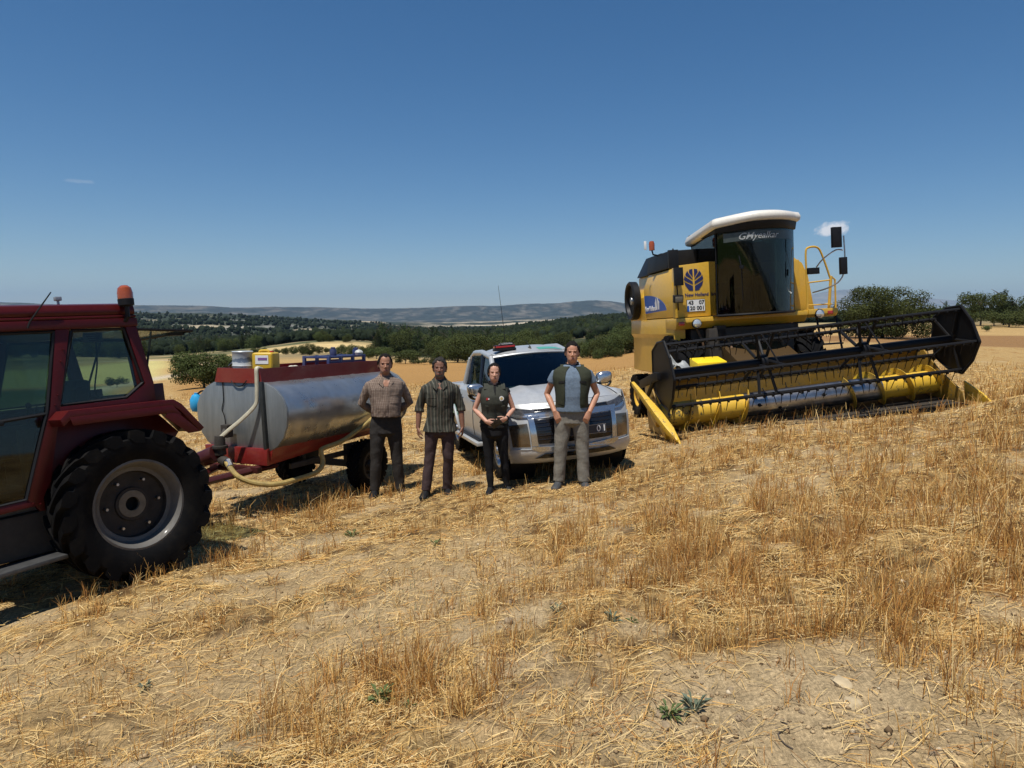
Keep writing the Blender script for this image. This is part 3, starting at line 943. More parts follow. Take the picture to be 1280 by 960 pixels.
# handrails and ladder on the far side of the cab
m = MB()
m.tube(smooth_path([(.1, 1.22, 1.9), (.1, 1.22, 2.6), (.1, 1.22, 3.0), (.1, 1.27, 3.1), (.1, 1.45, 3.1), (.1, 1.55, 2.95), (.1, 1.70, 2.5)], 5), .020)
m.tube([(.1, 1.72, 2.52), (.1, 1.66, 1.9)], .03); m.tube([(.1, 1.72, 2.52), (.1, 1.80, 2.45), (.1, 1.80, 1.9)], .018)
m.tube([(.1, 1.22, 2.42), (.1, 1.72, 2.45)], .014); m.tube([(.1, 1.22, 1.98), (.1, 1.72, 1.98)], .014)
m.build('handrail', M_yellow, comb)
m = MB()
for s in (1.42, 1.82): m.tube([(.05, s, 1.75), (.30, s + .05, .65)], .022)
for q in (.2, .5, .8): m.box((.05 + .25 * q, 1.64 + .04 * q, 1.75 - 1.1 * q), (.14, .40, .03))
m.build('ladder', M_blacksteel, comb, .004)
# undercarriage
m = MB(); m.box((0, 0, .85), (.28, 2.0, .3)); m.box((-.35, 0, 1.2), (.6, 2.2, .9)); m.box((.1, 0, 1.15), (.3, 1.7, 1.0)); m.box((.0, -.6, 1.45), (.5, .2, .5)); m.box((.03, .7, 1.4), (.4, .25, .5)); m.build('axle', M_dark, comb, .02)
m = MB(); m.box((-3.5, 0, .1), (.2, 2.0, .22)); m.box((-3.5, 0, .5), (.3, .5, .9)); m.build('axle', M_dark, comb, .02)
for y in (-1.0, -.75, -.2, .3, .9):
    m = MB(); m.curve([(.0, y, 1.66), (.1, y + .08, 1.3), (-.2, y, 1.05)], .022); m.build('hydraulic_hose', M_rust, comb)
for a, b in (((.15, -.5, 1.6), (.5, -.45, 1.1)), ((.15, .6, 1.6), (.55, .5, 1.1))):
    m = MB(); m.tube([a, b], .03); m.build('lift_strut', M_rust, comb)
for y, f in ((-1.21, -1), (1.21, 1)):
    add_wheel(comb, (-.42, y, .78), .78, .54, .36, f, (M_rubber_black, M_dark, M_dark, M_dark), 20, .035, .06, bolts=10, hub=.14)
for y, f in ((-1.20, -1), (1.20, 1)):
    add_wheel(comb, (-3.5, y, .07), .53, .36, .26, f, (M_rubber, M_yellow, M_yellow, M_steel), 18, .025, .045, bolts=6, hub=.10)
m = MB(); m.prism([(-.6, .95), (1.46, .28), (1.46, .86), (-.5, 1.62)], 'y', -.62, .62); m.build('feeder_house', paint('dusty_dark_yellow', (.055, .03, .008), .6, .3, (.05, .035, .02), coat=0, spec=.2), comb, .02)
m = MB(); m.prism([(1.0, .74), (1.42, .74), (1.42, 1.08), (1.0, 1.16)], 'y', -1.52, -.98); m.box((1.2, -1.0, .6), (.3, .4, .28)); m.build('gearbox_cover', plain('bright_yellow_plastic', (.85, .60, .02), .4, var=.06), comb, .02)
# ---------------------------------------------------------------- header (a part of the machine), carried a little askew
HM = Matrix.Rotation(R(2.95), 4, 'X')
YL, YR = -2.42, 2.50
m = MB(); m.M = HM
m.prism([(1.50, .16), (1.54, .16), (1.54, .86), (1.60, .93), (1.44, .93), (1.44, .2)], 'y', YL, YR)
m.box((1.47, 0, .95), (.14, YR - YL, .05))
for y in (YL - .03, YR + .002): m.prism([(1.42, .12), (2.70, .08), (2.66, .26), (2.1, .62), (1.75, .95), (1.42, .95)], 'y', y, y + .028)
for y in (-1.6, -.8, .5, 1.3, 2.0): m.box((1.547, y, .52), (.012, .02, .66))
hd = m.build('header', paint('shaded_trough_yellow', (.30, .165, .010), .5, .4, (.16, .11, .055), wear=(.13, .10, .05)), comb, .004)  # yellow darkened to paint the reel's shade on the trough
m = MB(); m.M = HM; m.box((1.556, -.05, .50), (.012, 1.0, .07)); m.build('feed_slot', M_dark, hd)
m = MB(); m.M = HM; m.prism([(1.545, .14), (2.62, .05), (2.62, .07), (1.545, .16)], 'y', YL, YR); m.build('header_floor', M_dark, hd)  # dark floor paints in the shade below the auger
# auger: steel drum with painted spiral ends
AX, AZ_ = 2.0, .40
m = MB(); m.M = HM
m.m = 0; m.cyl((AX, -.95, AZ_), (AX, 1.45, AZ_), .205, seg=32)
m.m = 1; m.cyl((AX, YL + .02, AZ_), (AX, -.952, AZ_), .20, seg=32); m.cyl((AX, 1.452, AZ_), (AX, YR - .02, AZ_), .20, seg=32)
M_auger_worn = paint('flaking_yellow_paint', (.74, .45, .02), .42, .35, (.30, .22, .10), wear=(.05, .055, .03), scale=1.1)
au = m.build('auger', [M_steel, M_auger_worn], hd)
def flight(y0, y1, turns, hand):
    def fn(u, v):
        t = hand * u * turns * 2 * PI + 1.1; r_ = .198 + .11 * v
        return (AX + math.cos(t) * r_, y0 + (y1 - y0) * u, AZ_ + math.sin(t) * r_)
    m = MB(); m.M = HM; m.grid(fn, int(48 * turns), 1); return m.build('auger_flight', M_yellow_worn, hd, thick=.008, smooth=60)
flight(YL + .05, -.85, 3.1, 1); flight(.78, YR - .05, 3.2, -1)
for k in range(14):
    m = MB(); m.M = HM
    y = -.75 + 1.55 * (k % 7) / 6 + (.1 if k > 6 else 0); t = k * 2.3
    m.cyl((AX + math.cos(t) * .2, y, AZ_ + math.sin(t) * .2), (AX + math.cos(t) * .30, y, AZ_ + math.sin(t) * .30), .010, seg=6)
    m.cyl((AX + math.cos(t) * .19, y, AZ_ + math.sin(t) * .19), (AX + math.cos(t) * .212, y, AZ_ + math.sin(t) * .212), .032, seg=10)
    m.build('auger_finger', M_blacksteel, hd)
# cutter bar
m = MB(); m.M = HM; m.box((2.66, .04, .06), (.10, YR - YL, .03))
for k in range(66):
    y = YL + .04 + k * .0745
    m.prism([(2.70, y - .02), (2.86, y - .003), (2.86, y + .003), (2.70, y + .02)], 'z', .05, .07)
m.build('cutter_bar', M_blacksteel, hd)
# reel
RX, RZ, RR_ = 2.52, 1.13, .52
BA = [R(-4), R(68), R(140), R(212), R(284)]
m = MB(); m.M = HM; m.cyl((RX, YL + .02, RZ), (RX, YR - .05, RZ), .075, seg=20)
m.build('reel_tube', M_blacksteel, hd)
def bp(a, y, r_=RR_): return Vector((RX + math.cos(a) * r_, y, RZ + math.sin(a) * r_))
for a in BA:
    m = MB(); m.M = HM
    m.cyl(bp(a, YL), bp(a, YR + .05), .029, seg=8)
    for k in range(33):
        y = YL + .08 + k * .149; p = bp(a, y)
        j = random.uniform(-.12, .12)
        m.cyl(p + Vector((0, -.012, -.018)), p + Vector((0, .014, -.022)), .034, seg=6)
        m.tube([p, p + Vector((-.02 + j * .2, j * .2, -.09)), p + Vector((-.05 + j * .4, j * .35, -.185))], [.0085, .007, .005], 5)
    m.build('reel_bat', M_blacksteel, hd)
for y in (-.78, .94):
    m = MB(); m.M = HM
    m.lathe([(.085, y - .05), (.14, y - .05), (.14, y + .05), (.085, y + .05)], (RX, 0, RZ), 'y', 20, cap=False)
    for k, a in enumerate(BA):
        for d in (-.13, .13): m.tube([bp(a + d * 2.4, y + d * .6, .10), bp(a, y + d * 1.1, .505)], .026, 6)
    m.tube([bp(BA[0], y + .06), bp(BA[1], y - .06)], .012, 6)
    m.build('reel_spider', M_blacksteel, hd)
for y, s in ((YL - .005, -1), (YR + .02, 1)):
    m = MB(); m.M = HM
    pl = [(RX + math.cos(a) * .60, RZ + math.sin(a) * .60) for a in [BA[0], BA[0] + R(36)] for _ in (0,)]
    pl = []
    for a in BA: pl += [(RX + math.cos(a) * .585, RZ + math.sin(a) * .585), (RX + math.cos(a + R(36)) * .53, RZ + math.sin(a + R(36)) * .53)]
    m.prism(pl, 'y', y, y + s * .012)
    for k in range(len(pl)):
        a, b = pl[k], pl[(k + 1) % len(pl)]
        m.tube([(a[0], y + s * .006, a[1]), (b[0], y + s * .006, b[1])], .022, 6)
    for a in BA: m.tube([bp(a, y - s * .03, .09), bp(a, y - s * .03, .54)], .02, 6)
    m.build('reel_end_plate', M_blacksteel, hd)
for y in (YL - .10, YR + .12):
    m = MB(); m.M = HM
    m.prism([(1.46, .98), (1.5, .86), (2.6, 1.06), (2.6, 1.18), (2.4, 1.18)], 'y', y - .03, y + .03)
    m.cyl((1.75, y, .7), (2.3, y, 1.05), .035); m.build('reel_arm', M_blacksteel, hd, .006)
# crop dividers
for s, yb, yt in ((-1, YL - .31, YL - .05), (1, YR + .32, YR + .16)):
    m = MB(); m.M = HM
    A = Vector((1.72, yb, .97 if s < 0 else .62)); B = Vector((3.08, yt, .15))
    rings = []
    for t, w, h in ((0, .05, .07), (.25, .08, .11), (.6, .13, .13), (.85, .12, .11), (1, .03, .03)):
        p = A.lerp(B, t); rings.append([p + Vector((0, -w / 2, -h / 2)), p + Vector((0, w / 2, -h / 2)), p + Vector((0, w / 2, h / 2)), p + Vector((0, -w / 2, h / 2))])
    if s < 0: m.loft(rings)
    for q, zz in (((.35, .62), (.55, .44), (.72, .28)) if s < 0 else ()):
        p = A.lerp(B, q); m.prism([(p.x - .05, p.z), (p.x - .05, p.z - .26), (p.x + .22, p.z - .40), (p.x + .26, p.z - .12)], 'y', p.y - s * .07 - .03, p.y - s * .07 + .03)
        m.box((p.x, p.y - s * .05, p.z - .05), (.05, .14, .05))
    m.prism([(2.55, .10), (3.18, .08), (2.95, .24), (2.55, .42)], 'y', yt - s * .02 - .015, yt - s * .02 + .015)
    m.build('crop_divider', M_yellow_worn, hd, .004)
# crumpled grey sheet caught in the reel end
def shf(u, v):
    x = 2.1 + .35 * v; y = YL + .08 + .60 * u * (1 - .3 * v); z = 1.50 - .42 * u - .25 * v * (1 - u)
    q = Vector((u * 3.5, v * 3.5, 2.2))
    return (x + .12 * mnoise.noise(q), y, z + .13 * mnoise.noise(q + Vector((5, 3, 1))))
m = MB(); m.M = HM; m.grid(shf, 14, 10); m.build('plastic_sheet', M_sheet, hd, thick=.004, smooth=25)
# loose straw lying on the header
m = MB(); m.M = HM
for k in range(1500):
    q = random.random()
    if q < .45: y = random.gauss(.1, .5); x = random.uniform(1.42, 1.62); z = .98 + abs(random.gauss(0, .05))
    elif q < .6: y = random.gauss(1.75, .12); x = random.uniform(1.5, 1.9); z = .97 + abs(random.gauss(0, .06))
    elif q < .85: y = random.uniform(YL + .1, YR - .1); x = random.uniform(1.43, 1.60); z = .98 + random.random() * .015
    else: y = random.uniform(YL, YR + .2); x = random.uniform(2.55, 2.8); z = .11 + random.random() * .06
    a = random.gauss(0, .5) + (0 if q < .85 else 1.2); L = random.uniform(.06, .22)
    d = Vector((math.sin(a), math.cos(a), random.gauss(0, .25))) * L
    p = Vector((x, y, z)); m.add([p, p + Vector((.004, 0, .003)), p + d], [(0, 1, 2)])
so_ = m.build('loose_straw', M_strawheap, hd, smooth=0, fix=False); so_['kind'] = 'stuff'
# ================================================================ pickup truck
TM = Matrix.Translation((.66, 9.987, -.488)) @ rot3(R(-74.95), R(-2.47), R(4.12))
trk = empty('pickup_truck', 'silver double cab pickup truck with turquoise stripes and red roof light', 'pickup truck', M=TM)
M_tsilver = paint('silver_car_paint', (.50, .51, .51), .36, .12, (.40, .36, .30), metal=.35, coat=.4, scale=1.6)
M_chrome = plain('chrome', (.50, .51, .52), .20, .9, scale=4, var=.04, bump=0)
M_teal = paint('turquoise_stripe', (.05, .36, .27), .35, .25, coat=.4)
M_tglass = glass('tinted_car_glass', (.10, .15, .16), 1.0, .02)
M_gloss = plain('gloss_black', (.010, .010, .012), .16, 0, var=.1, bump=0)
M_lampglass = plain('headlamp_glass', (.10, .10, .105), .10, .5, scale=25, var=.6, bump=0)
M_fog = plain('brown_lamp_reflection', (.20, .165, .12), .22, .75, scale=3, var=.3, bump=0)  # brownish reflection in the lamp glass, put in as base colour
M_hazydash = plain('dash', (.02, .02, .022), .8)


def wz(z):           # half width of the body at height z
    return float(np.interp(z, [.30, .42, .60, .80, .95, 1.06, 1.12], [.84, .885, .905, .90, .875, .845, .80]))


def fx(y, z):        # front face of the truck
    return .86 - .34 * abs(y / .9) ** 2.8 - .16 * max(0, (z - .62) / .42) ** 2 - .10 * max(0, (.44 - z) / .16) ** 2


def sx_taper(x):     # front wings draw in
    return 1 - .05 * max(0, (x - .1) / .5) ** 2


# front face
m = MB()
def ff(u, v):
    z = .27 + .77 * v; w = wz(z) * .945; y = -w + 2 * w * u
    return (fx(y, z), y, z)
m.grid(ff, 40, 20)
# bonnet
def bon(u, v):
    w = .80 - .07 * v; y = -w + 2 * w * u
    x0 = fx(y * .99, 1.04); x1 = -.22 - .16 * (y / .75) ** 2
    t = v
    z = 1.04 + .145 * (1 - (1 - t) ** 2.1) + .028 * (1 - (y / w) ** 2) * min(1, 3 * t + .2)
    z += .022 * math.exp(-((abs(y) - .40) / .07) ** 2) * min(1, 3 * t)          # two raised ribs
    return (x0 + (x1 - x0) * t, y, z - (.04 * abs(y / w) ** 8))
m.grid(bon, 40, 16)
# body sides with wheel arches
ARCH = ((0.0, .385, .44), (-3.0, .385, .44))
for s in (-1, 1):
    def side(u, v):
        x = .52 - 4.78 * u; z = .36 + .74 * v
        if x < -2.6: z = .36 + .80 * v
        y = wz(min(z, 1.08)) * sx_taper(x)
        return (x, s * (y - (.02 if x < -2.62 and z > 1.0 else 0)), z)
    def keep(u, v):
        p = side(u, v)
        return all((p[0] - a) ** 2 + (p[2] - b) ** 2 > r_ * r_ for a, b, r_ in ARCH)
    m.grid(side, 140, 22, keep)
    # shoulder to bonnet or bed
    def sh(u, v):
        x = .52 - 4.78 * u
        z1 = bon(0.0, min(max((.5 - x) / .75, 0), 1))[2] if x > -.3 else (1.16 if x > -2.6 else 1.16)
        y1 = .80 - .07 * min(max((.5 - x) / .75, 0), 1) if x > -.3 else (.72 if x > -2.6 else .80)
        a = side(u, 1.0)
        return (x, s * (abs(a[1]) + (y1 - abs(a[1])) * v), a[2] + (z1 - a[2]) * (v ** .7))
    m.grid(sh, 60, 4)
m.build('body', M_tsilver, trk, smooth=40)
for a, b, r_ in ARCH:
    for s in (-1, 1):
        m = MB(); m.lathe([(.46, s * .80), (.455, s * .45), (.001, s * .45)], (a, 0, b), 'y', 28, cap=False)
        m.build('wheel_well', M_black, trk)
m = MB(); m.box((-1.8, 0, .42), (4.2, 1.3, .2)); m.box((.35, 0, .38), (.5, 1.2, .2)); m.build('chassis', M_dark, trk)
m = MB(); m.prism([(-2.64, .55), (-2.6, 1.1), (-4.22, 1.1), (-4.26, .5)], 'y', -.78, .78); m.box((-4.27, 0, .82), (.04, 1.6, .6)); m.build('cargo_bed', M_tsilver, trk, .01)
for s in (-1, 1):
    m = MB(); m.grid(lambda u, v: tuple(Vector((fx(wz(.27 + .77 * v) * .945, .27 + .77 * v), s * wz(.27 + .77 * v) * .945, .27 + .77 * v)).lerp(Vector((.50, s * wz(.27 + .77 * v) * sx_taper(.50) * 1.002, .27 + .83 * v)), u)), 4, 14)
    m.build('front_corner', M_tsilver, trk)
# wheel arch lips
for a, b, r_ in ARCH:
    for s in (-1, 1):
        m = MB()
        pts = [(a + math.cos(t) * (r_ + .005), s * (wz(b + math.sin(t) * r_) * sx_taper(a + math.cos(t) * r_) + .008), b + math.sin(t) * (r_ + .005)) for t in np.linspace(-.15, PI + .15, 26)]
        m.tube(pts, .026, 8); m.build('arch_flare', M_tsilver, trk)
# fascia pieces laid on the front face
def facia(name, poly, off, mat, parent=None, th=.012, n=10, both=False):
    out = []
    for s in ((-1, 1) if both else (1,)):
        m = MB(); P = []
        k = len(poly)
        for i in range(k):
            a, b = poly[i], poly[(i + 1) % k]
            for q in range(n): t = q / n; P.append((s * (a[0] + (b[0] - a[0]) * t), a[1] + (b[1] - a[1]) * t))
        c = (sum(p[0] for p in P) / len(P), sum(p[1] for p in P) / len(P))
        rings = []
        for f, o in ((1, off - th), (1, off), (.96, off + .003), (.66, off + .003), (.33, off + .003), (.02, off + .003)):
            ring = []
            for y, z in P:
                yy, zz = c[0] + (y - c[0]) * f, c[1] + (z - c[1]) * f
                ring.append((fx(yy, zz) + o, yy, zz))
            rings.append(ring)
        m.loft(rings, cap=True)
        out.append(m.build(name, mat, parent or trk, smooth=30))
    return out
facia('grille', [(-.50, .53), (.50, .53), (.56, .84), (-.56, .84)], .012, M_gloss)
m = MB()
for z in (.585, .64, .695, .75, .80): m.tube([(fx(y, z) + .014, y, z) for y in np.linspace(-.5, .5, 20)], .006, 6)
m.build('grille_bar', M_gloss, trk)
facia('chrome_band', [(-.60, .855), (.60, .855), (.64, .925), (-.64, .925)], .022, M_chrome)
facia('bonnet_gap', [(-.62, .935), (.62, .935), (.60, .962), (-.60, .962)], .010, M_gloss)
facia('chrome_blade', [(-.52, .972), (.52, .972), (.50, 1.005), (-.50, 1.005)], .012, M_tsilver)
facia('headlight', [(.50, .905), (.70, .90), (.835, .955), (.845, 1.035), (.66, .985), (.50, .965)], .016, M_lampglass, both=True, th=.02)
facia('headlight_trim', [(.46, .872), (.72, .872), (.84, .92), (.835, .945), (.70, .892), (.46, .896)], .022, M_chrome, both=True)
facia('chrome_fang', [(.505, .46), (.585, .46), (.60, .86), (.53, .86)], .022, M_chrome, both=True)
facia('fog_lamp_cluster', [(.60, .50), (.80, .50), (.83, .78), (.615, .80)], .014, M_fog, both=True)
facia('fog_lamp_frame', [(.80, .46), (.845, .46), (.865, .82), (.83, .80)], .018, M_tsilver, both=True)
facia('bumper', [(-.80, .285), (.80, .285), (.845, .40), (.83, .475), (.62, .47), (.50, .43), (-.50, .43), (-.62, .47), (-.83, .475), (-.845, .40)], .035, M_tsilver, th=.05)
facia('lower_intake', [(-.56, .345), (.56, .345), (.44, .405), (-.44, .405)], .052, M_gloss)
facia('bumper_lip', [(-.50, .435), (.50, .435), (.60, .475), (.585, .505), (.48, .47), (-.48, .47), (-.585, .505), (-.60, .475)], .045, M_chrome)
m = MB(); m.box((fx(0, .65) + .04, 0.14, .655), (.012, .50, .115)); m.m = 1; m.box((fx(0, .65) + .048, 0.14, .655), (.004, .49, .105))
tpl = m.build('number_plate', [M_steel, plain('dark_plate', (.03, .035, .05), .4, bump=0)], trk)
text('plate_digits', '01', .115, M_white, tpl, plane_M((fx(0, .65) + .052, .325, .655), (0, 1, 0), (0, 0, 1)), bold=.001, spacing=1.35)
# cab
def ws(u, v):
    y = (-.70 + 1.40 * u); y *= (1 - .16 * v)
    b = Vector((-.16 - .24 * (y / .72) ** 2, y, 1.165)); t = Vector((-.90 - .12 * (y / .6) ** 2, y, 1.615 + .035 * (1 - (y / .62) ** 2)))
    p = b.lerp(t, v); p.z += .02 * math.sin(PI * v); return tuple(p)
m = MB(); m.grid(ws, 24, 12); m.build('windscreen', M_tglass, trk, smooth=60)
def roof(u, v):
    y = (-.60 + 1.2 * u)
    e = 1 - abs(y / .6) ** 4
    a = ws(u, 1.0)
    x = a[0] + (-2.42 - a[0]) * v
    z = 1.625 + .025 * e + .115 * math.sin(PI * min(1, v * 1.05 + .05)) ** .8 * (.45 + .55 * e)
    return (x, a[1] * 1.02, z)
m = MB(); m.grid(roof, 20, 14); m.tube([Vector(ws(u, 1.0)) + Vector((-.005, 0, .006)) for u in np.linspace(0, 1, 25)], .022, 6)
for s in (-1, 1):
    # A pillar, roof rail, B and C pillars, rear pillar
    a0 = ws(0 if s < 0 else 1, 0); a1 = ws(0 if s < 0 else 1, 1)
    m.tube([Vector(a0) + Vector((-.03, s * .03, -.03)), Vector(a0).lerp(Vector(a1), .5) + Vector((0, s * .015, .02)), Vector(a1) + Vector((-.02, s * .01, .01))], .040, 8)
    m.tube([Vector(a1) + Vector((-.02, s * .0, .01)), (-1.5, s * .615, 1.70), (-2.1, s * .60, 1.69), (-2.46, s * .59, 1.60)], .050, 8)
    m.tube([(-2.46, s * .60, 1.60), (-2.62, s * .70, 1.18)], .06, 8)
m.build('roof', M_tsilver, trk, smooth=50)
for s in (-1, 1):
    m = MB(); m.tube([(-1.28, s * .735, 1.15), (-1.38, s * .625, 1.67)], .045, 8); m.build('door_pillar', M_gloss, trk)
    m = MB(); m.tube([(-2.12, s * .73, 1.15), (-2.20, s * .61, 1.66)], .03, 8); m.build('door_pillar', M_gloss, trk)
    for nm, pts in (('front_door_window', [(-.48, .76, 1.16), (-1.25, .75, 1.16), (-1.36, .635, 1.66), (-1.02, .615, 1.62)]), ('rear_door_window', [(-1.33, .75, 1.16), (-2.1, .74, 1.16), (-2.18, .625, 1.66), (-1.42, .635, 1.67)])):
        m = MB(); m.grid(lambda u, v: tuple((Vector(pts[0]).lerp(Vector(pts[1]), u)).lerp(Vector(pts[3]).lerp(Vector(pts[2]), u), v) * 1.0 if s > 0 else Vector((1, -1, 1)) * (Vector(pts[0]).lerp(Vector(pts[1]), u)).lerp(Vector(pts[3]).lerp(Vector(pts[2]), u), v)), 6, 4)
        m.build('door_window', M_tglass, trk, smooth=60)
    # door shut lines, handles, side step
    for x in (-.42, -1.30, -2.28):
        m = MB(); m.tube([(x, s * (wz(z) + .001), z) for z in np.linspace(.45, 1.1, 8)], .006, 4); m.build('door_gap', M_gloss, trk)
    for x in (-1.15, -2.1):
        m = MB(); m.tube([(x - .1, s * .89, .99), (x - .06, s * .925, .995), (x + .06, s * .925, .995), (x + .1, s * .89, .99)], .014, 8); m.build('door_handle', M_chrome, trk)
    m = MB(); m.box((-1.55, s * .94, .40), (1.9, .16, .05)); m.m = 1; m.box((-1.55, s * .93, .428), (1.8, .10, .012)); m.m = 0
    m.build('side_step', [M_tsilver, M_black], trk, .015)
    # door mirrors
    m = MB()
    m.tube([(-.52, s * .80, 1.14), (-.52, s * .90, 1.15)], .03, 8)
    sq = lambda q: math.copysign(abs(q) ** .62, q)
    rings = [[(-.52 + dx, s * (.985 + .120 * sq(math.cos(t)) * k + .02 * math.sin(t)), 1.20 + .092 * sq(math.sin(t)) * k) for t in np.linspace(0, 2 * PI, 28, endpoint=False)] for dx, k in ((-.05, .96), (-.02, 1.0), (.03, .98), (.055, .88), (.068, .6), (.072, .2))]
    m.loft(rings); m.m = 1
    m.loft([[(-.52 + dx, s * (.98 + .13 * math.cos(t) * k), 1.20 + .105 * math.sin(t) * k - .055) for t in np.linspace(PI, 2 * PI, 10)] for dx, k in ((-.06, .9), (.05, .85), (.07, .6))], closed=False)
    m.build('door_mirror', [plain('mirror_chrome', (.55, .56, .57), .22, .9, var=.04, bump=0), M_gloss], trk, smooth=60)
# turquoise stripes on rear doors, bed and roof corners
for s in (-1, 1):
    m = MB()
    m.grid(lambda u, v: (-1.7 - .95 * u, s * (wz(min(.62 + .48 * v, 1.08)) + .003), .62 + .46 * v - .10 * (1 - u) * (1 - v)), 14, 10, lambda u, v: v > .75 - u * .7)
    m.grid(lambda u, v: (-2.66 - 1.4 * u, s * (wz(min(.66 + .34 * v, 1.08)) + .003), .66 + .34 * v), 14, 10)
    m.build('side_stripe', M_teal, trk, thick=.001)
m = MB(); m.grid(lambda u, v: tuple(Vector(roof(.62 + .36 * u, .04 + .10 * v)) + Vector((0, 0, .004))), 10, 6); m.build('roof_stripe', M_teal, trk, thick=.001)
# inside the cab
m = MB(); m.prism([(-.30, 1.10), (-.75, 1.15), (-.85, 1.0), (-.85, .9), (-.3, .9)], 'y', -.66, .66); m.build('dashboard', M_hazydash, trk, .02)
for y in (-.36, .36):
    m = MB(); m.box((-1.35, y, .95), (.5, .48, .16)); m.box((-1.55, y, 1.25), (.16, .46, .55), (0, -.2, 0)); m.box((-1.62, y, 1.56), (.1, .24, .15)); m.build('seat', M_seat, trk, .04)
m = MB(); m.box((-2.2, 0, 1.25), (.18, 1.2, .6)); m.box((-1.4, 0, .75), (2.1, 1.4, .1)); m.build('rear_bench', M_seat, trk, .04)
m = MB(); m.tube([(-.86 + .05 * math.cos(t), .36 + .18 * math.sin(t), 1.14 + .17 * math.cos(t)) for t in np.linspace(0, 2 * PI, 22)], .014, 6); m.build('steering_wheel', M_black, trk)
m = MB(); m.box((-.86, 0, 1.54), (.03, .22, .06)); m.cyl((-.86, 0, 1.57), (-.88, 0, 1.63), .008, seg=6); m.build('rear_view_mirror', M_black, trk, .01)
m = MB(); m.box((-.40, -.42, 1.178), (.05, .22, .055), (0, -.5, 0)); m.build('dashboard_card', plain('pale_green_card', (.42, .62, .52), .6, var=.05, bump=0), trk)
m = MB(); m.box((-.36, .02, 1.21), (.03, .07, .10)); m.build('phone_holder', M_black, trk, .01)
# roof light, aerials
m = MB(); m.box((-1.12, -.36, 1.735), (.16, .34, .035)); m.m = 1; m.box((-1.12, -.36, 1.778), (.15, .32, .05)); m.m = 2; m.box((-1.12, -.33, 1.817), (.13, .20, .03))
m.build('roof_light', [M_black, M_redlens, M_white], trk, .012)
m = MB(); m.tube([(-1.05, .04, 1.69), (-1.09, .04, 1.75), (-1.17, .04, 1.71)], [.02, .012, .02], 8); m.tube([(-1.09, .04, 1.75), (-1.22, .02, 1.84)], .005, 6); m.build('stub_aerial', M_black, trk)
m = MB(); m.tube([(-1.25, -.30, 1.73), (-1.27, -.31, 2.2), (-1.30, -.33, 2.72)], [.006, .004, .0025], 6); m.build('whip_aerial', M_black, trk)
for y, f in ((-.765, -1), (.765, 1)):
    for x in (0, -3.0):
        add_wheel(trk, (x, y, .385), .385, .25, .22, f, (rubber_mat('road_tyre', .3) if False else M_rubber, M_steel, M_steel, M_silver), 30, .010, .030, bolts=6, hub=.06, dish=.2)
# ================================================================ water tank trailer
KM = Matrix.Translation((-3.425, 9.015, -.834)) @ rot3(R(-114.3), R(-.73), R(.7))
trl = empty('tank_trailer', 'galvanised water tank trailer with red frame and pale hoses hitched to the tractor', 'water tank', M=KM)


def galv(name, bands=True):
    k = N(name); o = k.obj()
    a = k.noise(o, 2.2, 5, .7); s = k.noise(k.scaled(o, (6, 6, .7)), 1, 4, .65)
    c = k.mix(k.ramp(a, [(.3, 0), (.72, 1)]), (.40, .415, .42), (.56, .57, .565))
    c = k.mix(k.math('MULTIPLY', k.ramp(s, [(.5, 0), (.75, 1)]), .35), c, (.42, .38, .31))
    h = k.noise(o, 1.4, 3, .5)
    k.bsdf(c, k.ramp(a, [(.3, .22), (.7, .36)]), .85, k.bump(h, .18, .05)); return k.m


M_galv = galv('galvanised_steel')
k = N('shaded_tank_end'); o = k.obj(); a = k.noise(k.scaled(o, (3, 9, 1.2)), 1, 5, .7)
k.bsdf(k.mix(k.ramp(a, [(.3, 0), (.7, 1)]), (.19, .205, .21), (.29, .305, .30)), .45, .5, k.bump(k.noise(o, 2.0, 3, .5), .25, .04)); M_galvend = k.m  # darker than the shell, paints the end as out of the sun
M_tred = paint('red_trailer_paint', (.20, .006, .007), .35, .18, (.30, .16, .10), coat=.4)
M_maroon = paint('maroon_paint', (.045, .006, .007), .4, .10, (.16, .10, .07), coat=.1, spec=.3)
M_hose = plain('pale_hose', (.50, .46, .34), .55, scale=20, var=.15)
M_yhose = plain('yellowed_hose', (.36, .26, .085), .5, scale=14, var=.3)
# shell section: a rounded octagon
SEC = [(0, 1.685), (.30, 1.685), (.42, 1.672), (.56, 1.61), (.68, 1.50), (.745, 1.37), (.75, 1.27), (.735, 1.14), (.68, 1.00), (.58, .885), (.47, .825), (.25, .81), (0, .81)]
SEC = SEC + [(-y, z) for y, z in SEC[-2:0:-1]]
LEN = 2.75


def tank_ring(x, k=1.0): return [(x, y * k, 1.25 + (z - 1.25) * k) for y, z in SEC]


m = MB()
st = [tank_ring(-.012, .985)]
for q in range(1, 40):
    x = -LEN * q / 40; seam = any(abs(x + s) < .04 for s in (.92, 1.84))
    st.append(tank_ring(x, .985 + (.010 if seam else 0) + (.004 * math.sin(q * 1.7))))
st.append(tank_ring(-LEN + .012, .985))
m.loft(st); m.build('tank_shell', M_galv, trl, smooth=50)
for x0, x1 in ((0, -.03), (-LEN + .03, -LEN)):
    m = MB()
    m.loft([tank_ring(x0 + (.004 if x0 == 0 else 0), .985), tank_ring(x0, 1.0), tank_ring(x1, 1.0), tank_ring(x1 - (0 if x0 == 0 else .004), .985)])
    m.build('tank_end', M_galvend, trl, smooth=40)
